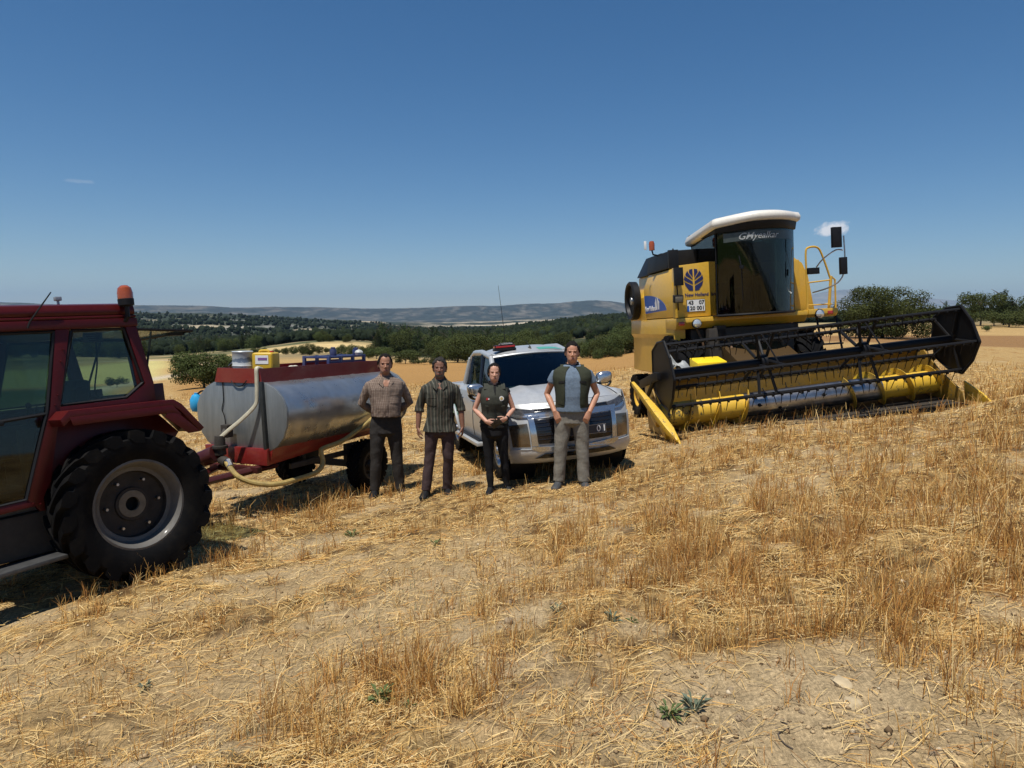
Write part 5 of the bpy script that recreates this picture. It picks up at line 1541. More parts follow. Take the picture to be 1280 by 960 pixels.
def person(label, px, py, hpx, spec):
    g = gp(px, py); dist = g[1] / ray(px, py)[1]
    H = hpx / FPX * dist; k_ = H / 1.75
    x, y = g[0], g[1]
    root = empty('person', label, 'person', (x, y, gz(x, y) - .012), (0, 0, -math.atan2(x, y) + spec.get('turn', 0)))
    S = lambda v: Vector(v) * k_
    wd = spec.get('build', 1.0); fem = spec.get('female', False)
    sh = spec['shoulder']; hipw = spec.get('hip', .095)
    J = {}
    for s in (-1, 1):
        J['sh', s] = Vector((s * (sh - .008), .01, 1.405)); J['el', s] = Vector(spec['elbow'][s]); J['wr', s] = Vector(spec['wrist'][s])
        J['hip', s] = Vector((s * hipw, .0, .90)); J['kn', s] = Vector(spec['knee'][s]); J['an', s] = Vector(spec['ankle'][s])
    belly = spec.get('belly', 0)
    TOR = [(.84, 0, .01, .165, .105), (.92, 0, .008, .172, .115), (1.02, 0, -.005 - belly * .5, .158, .108 + belly), (1.12, 0, -.008 - belly * .5, .160, .112 + belly), (1.24, 0, -.005, .175, .120 + belly * .3), (1.34, 0, .0, .192, .118), (1.415, 0, .008, .186, .098), (1.455, 0, .012, .142, .080), (1.49, 0, .017, .085, .066), (1.515, 0, .018, .064, .060)]
    if fem: TOR = [(.84, 0, .01, .170, .110), (.92, 0, .008, .178, .118), (1.02, 0, -.005, .150, .105), (1.12, 0, -.008, .142, .105), (1.24, 0, -.018, .158, .122), (1.33, 0, -.014, .164, .118), (1.42, 0, .006, .148, .088), (1.475, 0, .014, .090, .062), (1.51, 0, .018, .054, .050)]
    # --- body, one continuous surface
    m = MB()
    m.loft([[S(p) for p in ering(z, cx, cy, rx * (.80 if z < 1.4 else .88) * wd, ry * (.80 if z < 1.4 else .88) * wd)] for z, cx, cy, rx, ry in TOR])
    nk = .052 if fem else .060
    m.tube([S((0, .018, 1.44)), S((0, .012, 1.52)), S((0, .0, 1.60))], [nk * 1.25 * k_, nk * k_, nk * 1.02 * k_], 14)
    hz_, hh = 1.520, .240
    hs = spec.get('head', 1.0) * 1.06
    m.loft([[S(p) for p in ering(hz_ + z * hh, 0, cy * hs, rx * hs, ry * hs, 20, 2.15)] for z, cy, ry, rx in HEADR])
    m.tube([S((0, -.088 * hs, hz_ + .54 * hh)), S((0, -.106 * hs, hz_ + .42 * hh)), S((0, -.113 * hs, hz_ + .345 * hh))], [.008 * k_, .0105 * k_, .0145 * k_], 8)
    m.tube([S((-.016, -.092 * hs, hz_ + .33 * hh)), S((.016, -.092 * hs, hz_ + .33 * hh))], .010 * k_, 8)
    m.tube([S((-.045, -.080 * hs, hz_ + .575 * hh)), S((0, -.090 * hs, hz_ + .57 * hh)), S((.045, -.080 * hs, hz_ + .575 * hh))], .010 * k_, 8)
    for s in (-1, 1):
        m.loft([[S((s * (.070 * hs + q), .012 + .022 * math.cos(t) * e, hz_ + .45 * hh + .034 * math.sin(t) * e)) for t in np.linspace(0, 2 * PI, 12, endpoint=False)] for q, e in ((-.004, .6), (.006, 1.0), (.014, .95), (.016, .6))])
        A, B, C = J['sh', s], J['el', s], J['wr', s]
        ar = .88 if fem else 1.0
        m.tube([S(A + Vector((-s * .03, 0, -.01))), S(A.lerp(B, .12)), S(A.lerp(B, .5)), S(B), S(B.lerp(C, .3)), S(B.lerp(C, .7)), S(C)], [q * ar * k_ for q in (.044, .047, .044, .039, .040, .033, .027)], 12)
        hd_ = spec['hand'][s]
        hand(m, S(C), hd_[0], hd_[1], hd_[2], k_ * (.9 if fem else 1.0), hd_[3] if len(hd_) > 3 else None)
        P, Q, T = J['hip', s], J['kn', s], J['an', s]
        m.tube([S(P + Vector((0, 0, .03))), S(P.lerp(Q, .25)), S(Q), S(Q.lerp(T, .3)), S(T)], [q * (.78 if not fem else .70) * k_ for q in (.085, .080, .054, .050, .036)], 12)
        f_ = Vector(spec['foot'][s])
        m.loft([[S(T + f_ * u + Vector((w_ * math.cos(q), 0, zc + hgt * math.sin(q)))) for q in np.linspace(0, 2 * PI, 10, endpoint=False)] for u, w_, zc, hgt in ((-.03, .018, -.035, .02), (.0, .022, -.025, .03), (.05, .022, -.05, .014), (.10, .02, -.055, .010))])

    def sculpt(me):
        z0 = (hz_) * k_; h_ = hh * k_
        for v in me.vertices:
            p = v.co
            if p.z < z0 - .01 or p.y > -.03 * k_: continue
            fz = (p.z - z0) / h_; ax = abs(p.x) / k_
            v.co.y += k_ * .0085 * math.exp(-((ax - .031) / .013) ** 2 - ((fz - .50) / .05) ** 2)
            v.co.y -= k_ * .006 * math.exp(-((ax) / .022) ** 2 - ((fz - .20) / .035) ** 2)
            v.co.y += k_ * .003 * math.exp(-((ax) / .024) ** 2 - ((fz - .195) / .008) ** 2)
            v.co.y -= k_ * .004 * math.exp(-((ax - .042) / .015) ** 2 - ((fz - .40) / .06) ** 2)

    def slots(me):
        z0 = (hz_) * k_; h_ = hh * k_
        for f in me.polygons:
            c = f.center
            if c.z < z0 - .02: continue
            fz = (c.z - z0) / h_; ax = abs(c.x) / k_; yy = c.y / k_
            if yy > -.045: continue
            if math.hypot((ax - .032) / .0105, (fz - .500) / .017) < 1: f.material_index = 2
            elif .012 < ax < .054 and abs(fz - (.578 - (ax - .03) ** 2 * 20)) < .014: f.material_index = 3
            elif ax < .023 and abs(fz - .195) < .032 - ax * .6: f.material_index = 1
            elif spec.get('beard') and fz < .33 and fz > -.03 and (fz < .16 or abs(fz - .27) < .03 and ax < .03 or ax > .048) and yy > -.2: f.material_index = 4
            elif spec.get('moustache') and abs(fz - .265) < .028 and ax < .030: f.material_index = 4
    body = remeshed(m, .0052 * k_, 3, 'body', [spec['skin'], M_lip, M_eye, M_brow, spec.get('beardmat', M_brow)], root, sculpt=sculpt, slots=slots)
    # --- trousers
    t = MB(); tr = spec['trouser_r']
    t.loft([[S(p) for p in ering(z, 0, cy, rx * wd, ry * wd)] for z, cy, rx, ry in ((.735, .0, .07, .05), (.79, .0, .150, .124), (.87, .003, .180, .123), (.95, .005, .176, .114 + belly * .3), (spec.get('waist', 1.02), .005, .169, .107 + belly * .5))])
    for s in (-1, 1):
        P, Q, T = J['hip', s], J['kn', s], J['an', s]
        t.tube([S(P + Vector((-s * .005, 0, .02))), S(P.lerp(Q, .3)), S(P.lerp(Q, .7)), S(Q), S(Q.lerp(T, .35)), S(Q.lerp(T, .75)), S(T + Vector((0, -.005, -.015)))], [q * k_ for q in tr], 16)
    remeshed(t, .009 * k_, 3, 'trousers', spec['trousers'], root, .008 * k_, 7, (.8, .8, 1.4), seed=px)
    if spec.get('belt'):
        b = MB(); w_ = spec.get('waist', 1.02)
        b.loft([[S(p) for p in ering(z, 0, -.002, .173 * wd, .120 * wd + belly)] for z in (w_ - .03, w_ + .008)]); b.build('belt', M_black, root)
    # --- shoes
    for s in (-1, 1):
        T = J['an', s]; f_ = Vector(spec['foot'][s]); sx = Vector((f_.y, -f_.x, 0)).normalized()
        b = MB()
        rings = []
        for u, w_, top in ((-.085, .026, .05), (-.07, .040, .10), (-.01, .046, .115), (.05, .049, .085), (.11, .053, .060), (.17, .049, .046), (.21, .030, .028)):
            c_ = T + f_ * u; bz = max(0.0, T.z - .085)
            rings.append([S(c_ + sx * (w_ * a) - Vector((0, 0, c_.z)) + Vector((0, 0, bz + z))) for a, z in ((-1, 0), (1, 0), (1.04, .018), (.9, top * .7), (.45, top), (-.45, top), (-.9, top * .7), (-1.04, .018))])
        b.loft(rings); b.build('shoe', spec['shoes'], root, .004)
    # --- shirt
    d = MB(); lo_ = spec.get('hem', .99)
    rows = [r_ for r_ in TOR if r_[0] > lo_ + .03 and r_[0] < 1.5]
    r0 = rows[0]; ease = spec.get('ease', 1.0)
    rr_ = [(lo_, 0, r0[2] - belly * .2, r0[3] * spec.get('hem_k', 1.06) * ease + .004, r0[4] * (spec.get('hem_k', 1.06) + .01) * ease + .006)] + [(z, cx, cy, rx * (1.02 + .04 * ease) + .003, ry * (1.04 + .04 * ease) + .004) for z, cx, cy, rx, ry in rows]
    rr_ = [(z, cx, cy, max(rx, .197 / wd + .004 if z < .99 else 0), max(ry, .135 / wd if z < .99 else 0)) for z, cx, cy, rx, ry in rr_]
    d.loft([[S(p) for p in ering(z, cx, cy, rx * wd, ry * wd, 24)] for z, cx, cy, rx, ry in rr_])
    for s in (-1, 1):
        A, B, C = J['sh', s], J['el', s], J['wr', s]; q = spec['sleeve']
        if q == 'long': pts = [A + Vector((-s * .05, 0, 0)), A.lerp(B, .10), A.lerp(B, .55), B, B.lerp(C, .3), B.lerp(C, .92)]; rad = (.050, .058, .057, .054, .050, .040)
        elif q == 'rolled': pts = [A + Vector((-s * .05, 0, 0)), A.lerp(B, .10), A.lerp(B, .55), B, B.lerp(C, .18), B.lerp(C, .21)]; rad = (.050, .058, .058, .057, .060, .058)
        elif q == 'short': pts = [A + Vector((-s * .05, 0, 0)), A.lerp(B, .10), A.lerp(B, .30), A.lerp(B, .48)]; rad = (.050, .060, .063, .064)
        else: pts = [A + Vector((-s * .05, 0, 0)), A.lerp(B, .05), A.lerp(B, .16)]; rad = (.056, .060, .055)
        d.tube([S(p) for p in pts], [r_ * k_ * (.88 if fem else 1) for r_ in rad], 16)
    remeshed(d, .008 * k_, 3, 'shirt', spec['shirt'], root, (.006 if spec.get('vest') else .012) * k_, 8.5, (1.1, 1, .8), seed=px + 3)
    if spec.get('collar'):
        for s in (-1, 1):
            c_ = MB(); c_.loft([[S(p), S(Vector(p) + Vector((s * .004, -.006, .002)))] for p in ((s * .012, -.060, 1.425), (s * .050, -.066, 1.445), (s * .068, -.02, 1.52), (s * .05, .045, 1.545))] , cap=False, closed=False)
            c_ = MB(); c_.prism([(0, 0), (.001, 0)], 'x', 0, 0) if False else None
            c_ = MB()
            inner = [(s * .004, -.104, 1.425), (s * .040, -.078, 1.478), (s * .070, -.018, 1.520), (s * .058, .052, 1.540), (0, .084, 1.545)]
            outer = [(s * .040, -.136, 1.365), (s * .090, -.112, 1.420), (s * .100, -.018, 1.490), (s * .082, .066, 1.500), (0, .102, 1.505)]
            c_.loft([[S(a), S(b_)] for a, b_ in zip(inner, outer)], cap=False, closed=False); c_.build('collar', spec['shirt'], root, thick=.005 * k_)
    # --- vest
    if spec.get('vest'):
        gap = spec.get('vest_gap', .0); vm = spec['vest']
        for s in (-1, 1):
            vv_ = MB()
            def vf(u, v):
                z = .985 + (1.475 - .985) * v if not fem else .96 + (1.475 - .96) * v
                i_ = [r_[0] for r_ in TOR]; cy = np.interp(z, i_, [r_[2] for r_ in TOR]); rx = np.interp(z, i_, [r_[3] for r_ in TOR]); ry = np.interp(z, i_, [r_[4] for r_ in TOR])
                g0 = gap * (1 - .55 * v ** 3) + (.10 * max(0, v - .75) / .25 if not gap else 0)
                a = -PI / 2 + g0 + (PI - g0) * u
                if v < .35: fl_ = 1 + .05 * (1 - v / .35)
                else: fl_ = 1
                e = 1.13
                c, q = math.cos(a), math.sin(a)
                X_ = s * rx * wd * e * math.copysign(abs(c) ** .87, c); Y_ = cy + (ry * wd * e + .008) * math.copysign(abs(q) ** .87, q)
                nn = .006 * mnoise.noise(Vector((X_ * 9 + s * 5, Y_ * 9, z * 7)))
                return S((X_ + nn, Y_ - nn, z))
            def keepv(u, v):
                return not (v > .62 and ((u - .52) / .10) ** 2 + ((v - .82) / .17) ** 2 < 1) 
            vv_.grid(vf, 44, 26, keepv); vv_.build('vest', vm, root, thick=.010 * k_, smooth=60)
        # shoulder straps of the vest and stand collar
        for s in (-1, 1):
            st_ = MB(); st_.loft([[S((s * a_, y_, z_ + .012)) for a_ in (.058, .085, .115, .142)] for y_, z_ in ((-.088, 1.415), (-.045, 1.462), (.01, 1.482), (.06, 1.462), (.095, 1.41))], cap=False, closed=False)
            st_.build('vest_shoulder', vm, root, thick=.012 * k_)
        cl_ = MB()
        ang = np.linspace(-PI / 2 + max(.35, gap * .6), PI * 1.5 - max(.35, gap * .6), 22)
        cl_.loft([[S((.080 * math.cos(a) * e, .012 + .074 * math.sin(a) * e, z - .03 * max(0, -math.sin(a)) )) for e, z in ((1.12, 1.462), (1.06, 1.50), (1.02, 1.525))] for a in ang], cap=False, closed=False)
        cl_.build('vest_collar', spec.get('vest_collar', vm), root, thick=.010 * k_)
    # --- hair
    hr = MB(); n1, n2 = 40, 26; hst = spec['hair']
    def hf(u, v):
        a = 2 * PI * u; el = -.55 + (PI / 2 + .55) * v
        dx, dy, dz = math.cos(a) * math.cos(el), math.sin(a) * math.cos(el), math.sin(el)
        q = Vector((dx * .0765 * hs, dy * .101 * hs + .007, dz * .112)) * (1 + spec['hair_t'])
        w_ = mnoise.noise(Vector((dx, dy, dz)) * 5 + Vector((px, 0, 0))) * spec.get('hair_n', .004) + mnoise.noise(Vector((dx, dy, dz)) * 14) * spec.get('hair_n', .004) * .6
        q *= 1 + w_ * 9
        return S(Vector((q.x, q.y, hz_ + .515 * hh + q.z)))
    def hk(u, v):
        p = hf(u, v) / k_; fz = (p.z - hz_) / hh
        if p.y < -.055: return fz > spec.get('hairline', .80) + .05 * mnoise.noise(Vector((p.x * 60, p.z * 20, px))) - .10 * (abs(p.x) / .06) ** 2 + spec.get('temple', 0) * math.exp(-((abs(p.x) - .04) / .018) ** 2)
        if p.y < -.005: return fz > (.60 if hst != 'long' else .40 - p.y * 2)
        if p.y < .03: return fz > (.50 if hst != 'long' else .2)
        return fz > (.20 if hst != 'long' else .05)
    hr.grid(hf, n1, n2, hk); hr.build('hair', spec['hairmat'], root, thick=-.010 * k_, smooth=70)
    if hst == 'long':
        b = MB(); b.loft([[S(p) for p in ering(z, 0, y_, rx, ry, 14)] for z, y_, rx, ry in ((1.66, .085, .045, .03), (1.62, .105, .045, .04), (1.55, .105, .04, .035), (1.45, .10, .035, .03), (1.36, .105, .02, .02))]); remeshed(b, .006, 2, 'ponytail', spec['hairmat'], root, .006, 30, seed=2)
    return root, S, k_


def laid_on(root, names, poly, off, name, mat, S, n=8):
    """a thin cloth piece following the front of the garment"""
    from mathutils.bvhtree import BVHTree
    V, F = [], []
    for o in root.children:
        if o.name.split('.')[0] in names:
            b = len(V); V += [v.co.copy() for v in o.data.vertices]; F += [[i + b for i in p.vertices] for p in o.data.polygons]
    bv = BVHTree.FromPolygons(V, F)
    def fn(u, v):
        a, b, c, d = [Vector((p[0], 0, p[1])) for p in poly]
        q = S(a.lerp(b, u).lerp(d.lerp(c, u), v)); hit = bv.ray_cast(Vector((q.x, -2, q.z)), Vector((0, 1, 0)))[0]
        return Vector((q.x, (hit.y if hit else S((0, -.12, 0)).y) - off, q.z))
    m = MB(); m.grid(fn, n, n); return m.build(name, mat, root, thick=.003, smooth=60)


def check_cloth(name, base, line, line2, sc, stripes=False):
    k = N(name); o = k.obj(); sep = k.n('SeparateXYZ'); k.l(o, sep.inputs[0])
    def band(c, s, w): return k.math('LESS_THAN', k.math('FRACT', k.math('MULTIPLY', c, s)), w)
    ang = k.math('ADD', sep.outputs[0], k.math('MULTIPLY', sep.outputs[1], .35))
    n1 = k.noise(o, 30, 3, .6); wob_ = k.math('ADD', ang, k.math('MULTIPLY', k.math('SUBTRACT', k.noise(o, 5, 2, .5), .5), .02))
    c = k.mix(k.ramp(n1, [(.3, 0), (.7, 1)]), [q * .8 for q in base], [q * 1.15 for q in base])
    c = k.mix(k.math('MULTIPLY', band(wob_, sc, .32), .75), c, line)
    if not stripes: c = k.mix(k.math('MULTIPLY', band(sep.outputs[2], sc, .32), .6), c, line)
    if line2: c = k.mix(k.math('MULTIPLY', band(wob_, sc * .5, .14), .8), c, line2)
    k.bsdf(c, .85, 0, k.bump(k.noise(o, 160, 2, .5), .15, .002), Specular_IOR_Level=.2); return k.m


def cloth(name, c, sc=40, var=.18):
    return plain(name, c, .85, 0, sc, var, .25, .2)


M_hair_dark = plain('dark_hair', (.010, .008, .007), .8, scale=60, var=.5, bump=.6, spec=.12)
M_hair_grey = plain('greying_hair', (.032, .029, .027), .85, scale=60, var=.6, bump=.6, spec=.12)
dn = (0, -.12, -1)
p1, S1, k1 = person('older man in a brown checked shirt with his hands behind his back, beside the tank', 484, 618, 175, dict(
    skin=skin_mat('tanned_skin', (.34, .165, .10)), shoulder=.192, build=1.06, belly=.022, turn=.05,
    elbow={-1: (-.295, .085, 1.150), 1: (.295, .085, 1.150)}, wrist={-1: (-.09, .185, 1.0), 1: (.09, .185, .985)},
    hand={-1: ((.8, .05, -.4), (0, -1, 0), .8), 1: ((-.8, .05, -.4), (0, -1, 0), .8)},
    knee={-1: (-.125, -.015, .49), 1: (.125, -.015, .49)}, ankle={-1: (-.15, .0, .085), 1: (.16, .0, .085)}, foot={-1: (-.25, -.96, 0), 1: (.45, -.9, 0)},
    trouser_r=(.103, .100, .084, .074, .069, .066, .062), trousers=cloth('dark_grey_trousers', (.032, .029, .027)), waist=1.03, belt=True, shoes=M_black,
    shirt=check_cloth('brown_checked_cotton', (.24, .185, .145), (.10, .062, .048), None, 46), sleeve='long', hem=1.0, hem_k=.80, ease=1.30, collar=True,
    hair='short', hair_t=.035, hair_n=.006, hairline=.87, temple=.08, hairmat=M_hair_dark, moustache=False))
p2, S2, k2 = person('bearded man in an untucked dark striped shirt with rolled sleeves, arms hanging', 551, 619, 170, dict(
    skin=skin_mat('deep_tanned_skin', (.22, .105, .066)), shoulder=.185, build=.96, turn=-.03, beard=True, beardmat=plain('grey_beard', (.12, .105, .095), .8, scale=60, var=.5),
    elbow={-1: (-.262, .03, 1.13), 1: (.262, .03, 1.13)}, wrist={-1: (-.280, -.02, .875), 1: (.285, -.02, .875)},
    hand={-1: ((.05, -.12, -1), (1, .1, 0), .75, (0, -1, 0)), 1: ((-.05, -.12, -1), (-1, .1, 0), .75, (0, -1, 0))},
    knee={-1: (-.135, -.015, .49), 1: (.10, -.02, .49)}, ankle={-1: (-.185, -.04, .085), 1: (.085, .06, .085)}, foot={-1: (-.2, -.97, 0), 1: (.15, -.97, 0)},
    trouser_r=(.095, .092, .078, .070, .067, .066, .066), trousers=cloth('brown_violet_trousers', (.055, .036, .036)), shoes=M_black,
    shirt=check_cloth('dark_striped_cotton', (.040, .041, .032), (.135, .13, .10), (.08, .058, .044), 26, True), sleeve='rolled', hem=.83, ease=1.25, collar=True,
    hair='short', hair_t=.060, hair_n=.012, hairline=.86, hairmat=M_hair_grey))
for rt, S0, nm in ((p1, S1, 'pocket'), (p2, S2, 'pocket')):
    sm = [c for c in rt.children if c.name.split('.')[0] == 'shirt'][0].data.materials[0]
    for s in ((1,) if rt is p1 else (-1, 1)):
        laid_on(rt, ('shirt',), [(s * .045, 1.17), (s * .150, 1.17), (s * .150, 1.30), (s * .045, 1.30)], .006, 'pocket', sm, S0)
        laid_on(rt, ('shirt',), [(s * .042, 1.265), (s * .153, 1.265), (s * .153, 1.305), (s * .042, 1.305)], .010, 'pocket_flap', sm, S0)
    laid_on(rt, ('shirt',), [(-.018, 1.02 if rt is p1 else .86), (.018, 1.02 if rt is p1 else .86), (.018, 1.385), (-.018, 1.385)], .005, 'button_placket', sm, S0, 14)
    laid_on(rt, ('shirt',), [(-.022, 1.375), (.022, 1.375), (.050, 1.45), (-.050, 1.45)], .005, 'open_neck', [c for c in rt.children if c.name.split('.')[0] == 'body'][0].data.materials[0], S0)
M_vest = cloth('grey_green_vest_cloth', (.042, .044, .034)); M_vest2 = cloth('olive_vest_cloth', (.036, .040, .025)); M_vestcol = cloth('black_collar_cloth', (.016, .016, .016))
pw, S_, kk = person('woman in a grey green vest and black trousers holding a phone with both hands', 618, 614, 160, dict(
    skin=skin_mat('fair_skin', (.54, .29, .20)), shoulder=.170, female=True, build=1.06, hip=.088, turn=.08, head=.98,
    elbow={-1: (-.262, .02, 1.14), 1: (.262, .02, 1.14)}, wrist={-1: (-.115, -.20, 1.00), 1: (.135, -.20, 1.035)},
    hand={-1: ((.75, -.28, -.28), (.2, 1, .3), .9, (0, 0, 1)), 1: ((-.78, -.25, -.30), (-.2, 1, .3), .9, (0, 0, 1))},
    knee={-1: (-.075, -.02, .49), 1: (.13, -.02, .49)}, ankle={-1: (-.055, -.03, .085), 1: (.17, .01, .085)}, foot={-1: (-.2, -.97, 0), 1: (.55, -.83, 0)},
    trouser_r=(.100, .094, .074, .060, .056, .050, .044), trousers=cloth('black_trousers', (.010, .010, .011)), waist=1.02, shoes=M_black,
    shirt=cloth('black_tshirt', (.012, .012, .012)), sleeve='cap', hem=.90, ease=1.05, vest=M_vest, vest_collar=M_vestcol,
    hair='long', hair_t=.05, hairline=.88, hairmat=M_hair_dark))
b = MB(); b.prism([(-.035, 0), (.035, 0), (.035, .03), (-.035, .03)], 'y', 0, .004); b.v = [tuple(S_((v[0] - .085, v[1] - .158, v[2] + 1.285))) for v in b.v]
ptc = b.build('flag_patch', plain('patch_red', (.50, .02, .02), .6, bump=0), pw)
b = MB(); b.lathe([(.001, 0), (.010, 0), (.010, .003), (.001, .003)], (0, 0, 0), 'y', 14); b.v = [tuple(S_((v[0] - .085, v[1] - .163, v[2] + 1.30))) for v in b.v]; b.build('patch_mark', M_white, ptc)
b = MB(); b.lathe([(.001, 0), (.032, 0), (.032, .004), (.001, .004)], (0, 0, 0), 'y', 20); b.v = [tuple(S_((v[0] + .085, v[1] - .161, v[2] + 1.305))) for v in b.v]
bdg = b.build('round_badge', M_white, pw)
b = MB(); b.lathe([(.001, 0), (.018, 0), (.018, .003), (.001, .003)], (0, 0, 0), 'y', 16); b.v = [tuple(S_((v[0] + .085, v[1] - .164, v[2] + 1.305))) for v in b.v]; b.build('badge_mark', plain('badge_gold', (.50, .36, .12), .5, bump=0), bdg)
b = MB()
for z in (1.215, 1.075): b.prism([(-.13, z), (-.04, z - .005), (-.04, z - .02), (-.13, z - .015)], 'y', -.152, -.146); b.prism([(.04, z - .005), (.13, z), (.13, z - .015), (.04, z - .02)], 'y', -.152, -.146)
b.v = [tuple(S_(v)) for v in b.v]; b.build('pocket_flap', cloth('pocket_cloth', (.055, .057, .042)), pw)
b = MB(); b.tube([(0, -.155, 1.0), (0, -.160, 1.2), (0, -.150, 1.40)], .004, 5); b.v = [tuple(S_(v)) for v in b.v]; b.build('zip', M_black, pw)
b = MB(); b.lathe([(.030, -.012), (.034, -.010), (.034, .010), (.030, .012)], (0, 0, 0), 'x', 18, cap=False); Mx = Matrix.Translation(S_((.150, -.175, 1.042))) @ Matrix.Rotation(.75, 4, 'Z'); b.m = 0
b.box((0, -.034, 0), (.030, .010, .030)); b.v = [tuple(Mx @ Vector(v)) for v in b.v]; b.build('wrist_watch', M_black, pw)
b = MB(); b.box((0, 0, 0), (.075, .010, .145), (.35, .9, 0)); ph = b.build('phone', M_gloss, None, .006)
ph.matrix_world = pw.matrix_basis @ Matrix.Translation(S_((.008, -.262, .985))); tag(ph, 'black phone held between the hands of the woman', 'phone')
pm, S_, kk = person('young man in an open olive vest over a light blue shirt, hands in pockets', 714, 606, 179, dict(
    skin=skin_mat('warm_skin', (.47, .235, .145)), shoulder=.198, build=1.10, belly=.012, turn=.04,
    elbow={-1: (-.300, .075, 1.13), 1: (.308, .07, 1.135)}, wrist={-1: (-.205, -.095, .925), 1: (.205, -.095, .925)},
    hand={-1: ((.42, -.12, -.9), (0, 1, .1), .5, (1, -.3, .2)), 1: ((-.42, -.12, -.9), (0, 1, .1), .5, (-1, -.3, .2))},
    knee={-1: (-.130, -.025, .49), 1: (.130, -.02, .49)}, ankle={-1: (-.15, -.02, .085), 1: (.15, -.03, .085)}, foot={-1: (-.3, -.95, 0), 1: (.25, -.97, 0)},
    trouser_r=(.110, .106, .092, .082, .077, .074, .070), trousers=cloth('grey_beige_jeans', (.19, .175, .145)), waist=.97, shoes=plain('dark_trainers', (.04, .042, .045), .7),
    shirt=cloth('light_blue_tshirt', (.135, .18, .235)), sleeve='short', hem=.93, hem_k=.98, ease=1.08, vest=M_vest2, vest_collar=M_vestcol, vest_gap=.44,
    hair='short', hair_t=.050, hair_n=.008, hairline=.845, hairmat=M_hair_dark))
for s in (-1, 1):
    laid_on(pm, ('vest', 'shirt'), [(s * .085, 1.285), (s * .165, 1.275), (s * .165, 1.300), (s * .085, 1.310)], .006, 'pocket_trim', M_vestcol, S_)
    laid_on(pm, ('vest', 'shirt'), [(s * .095, 1.02), (s * .175, 1.03), (s * .175, 1.14), (s * .095, 1.15)], .005, 'vest_pocket', M_vest2, S_)
b = MB(); b.lathe([(.001, 0), (.010, 0), (.010, .004), (.001, .004)], (0, 0, 0), 'y', 12); b.v = [tuple(S_((v[0] + .05, v[1] - .150, v[2] + 1.16))) for v in b.v]; b.build('snap_button', M_white, pm)
# ================================================================ trees and scrub
def leaf_mat(name, a, b, c):
    k = N(name); o = k.obj()
    at_ = k.n('VertexColor', layer_name='leaf').outputs[0]
    n1 = k.noise(o, .9, 3, .6)
    col = k.mix(at_, a, b); col = k.mix(k.math('MULTIPLY', k.ramp(n1, [(.4, 0), (.7, 1)]), .6), col, c)
    oi = k.n('ObjectInfo')
    hs = k.n('HueSaturation'); k.l(col, hs.inputs['Color'])
    k.l(k.math('ADD', k.math('MULTIPLY', oi.outputs['Random'], .5), .75), hs.inputs['Value'])
    k.l(k.math('ADD', k.math('MULTIPLY', oi.outputs['Random'], .03), .485), hs.inputs['Hue'])
    d = k.n('BsdfDiffuse'); t = k.n('BsdfTranslucent'); mx = k.n('MixShader'); mx.inputs[0].default_value = .30
    k.l(hs.outputs[0], d.inputs[0]); k.l(hs.outputs[0], t.inputs[0]); k.l(d.outputs[0], mx.inputs[1]); k.l(t.outputs[0], mx.inputs[2]); k.l(mx.outputs[0], k.out.inputs[0])
    return k.m


M_oak = leaf_mat('oak_leaves', (.058, .074, .026), (.105, .120, .044), (.040, .054, .022))
M_pine = leaf_mat('pine_needles', (.044, .062, .028), (.078, .098, .042), (.034, .048, .024))
M_dry = leaf_mat('olive_scrub_leaves', (.075, .085, .038), (.12, .125, .055), (.05, .06, .03))
M_bigoak = leaf_mat('sunny_oak_leaves', (.060, .078, .026), (.115, .130, .046), (.042, .058, .022))  # lighter greens put sunlight into the big oak's colour
M_bark = plain('bark', (.085, .065, .048), .9, scale=20, var=.4, bump=.6)


def crown_mesh(name, blobs, nleaf, size, seed, droop=0.0):
    """leaf-sized faces spread through the volume of several overlapping clumps"""
    rg = np.random.default_rng(seed)
    B = np.array(blobs)                         # x y z rx ry rz
    w = (B[:, 3] * B[:, 4]) ** .9; w = w / w.sum()
    idx = rg.choice(len(B), nleaf, p=w)
    d = rg.normal(size=(nleaf, 3)); d /= np.linalg.norm(d, axis=1)[:, None]
    rad = rg.uniform(.0, 1, nleaf) ** .33 * .35 + .65
    rad *= 1 + .25 * rg.normal(size=nleaf) * .5
    # small twigs clump together
    tw = np.sin(d[:, 0] * 9 + idx) * np.sin(d[:, 1] * 11 + idx * 2) * np.sin(d[:, 2] * 10 + idx * 3)
    rad *= 1 + .16 * np.sign(tw) * np.abs(tw) ** .5
    P = B[idx, :3] + d * rad[:, None] * B[idx, 3:]
    ok = P[:, 2] > .03
    P = P[ok]; d = d[ok]; n = len(P); tw = tw[ok]
    nrm = d + rg.normal(size=(n, 3)) * .55 + np.array([0, 0, .35]); nrm /= np.linalg.norm(nrm, axis=1)[:, None]
    t = np.cross(nrm, rg.normal(size=(n, 3))); t /= np.linalg.norm(t, axis=1)[:, None]
    b = np.cross(nrm, t)
    s = size * rg.uniform(.55, 1.35, n)[:, None]
    V = np.stack([P - t * s * .5, P + b * s * .34, P + t * s * .6, P - b * s * .34], 1).reshape(-1, 3)
    Q = np.arange(n * 4).reshape(-1, 4)
    me = build_mesh(name, V, Q)
    c = np.clip(.5 + rg.normal(size=n) * .28 + .2 * tw, 0, 1)
    c4 = np.repeat(np.stack([c, c, c, np.ones(n)], -1), 4, 0)
    a = me.color_attributes.new('leaf', 'FLOAT_COLOR', 'POINT'); a.data.foreach_set('color', c4.astype(np.float32).ravel())
    return me


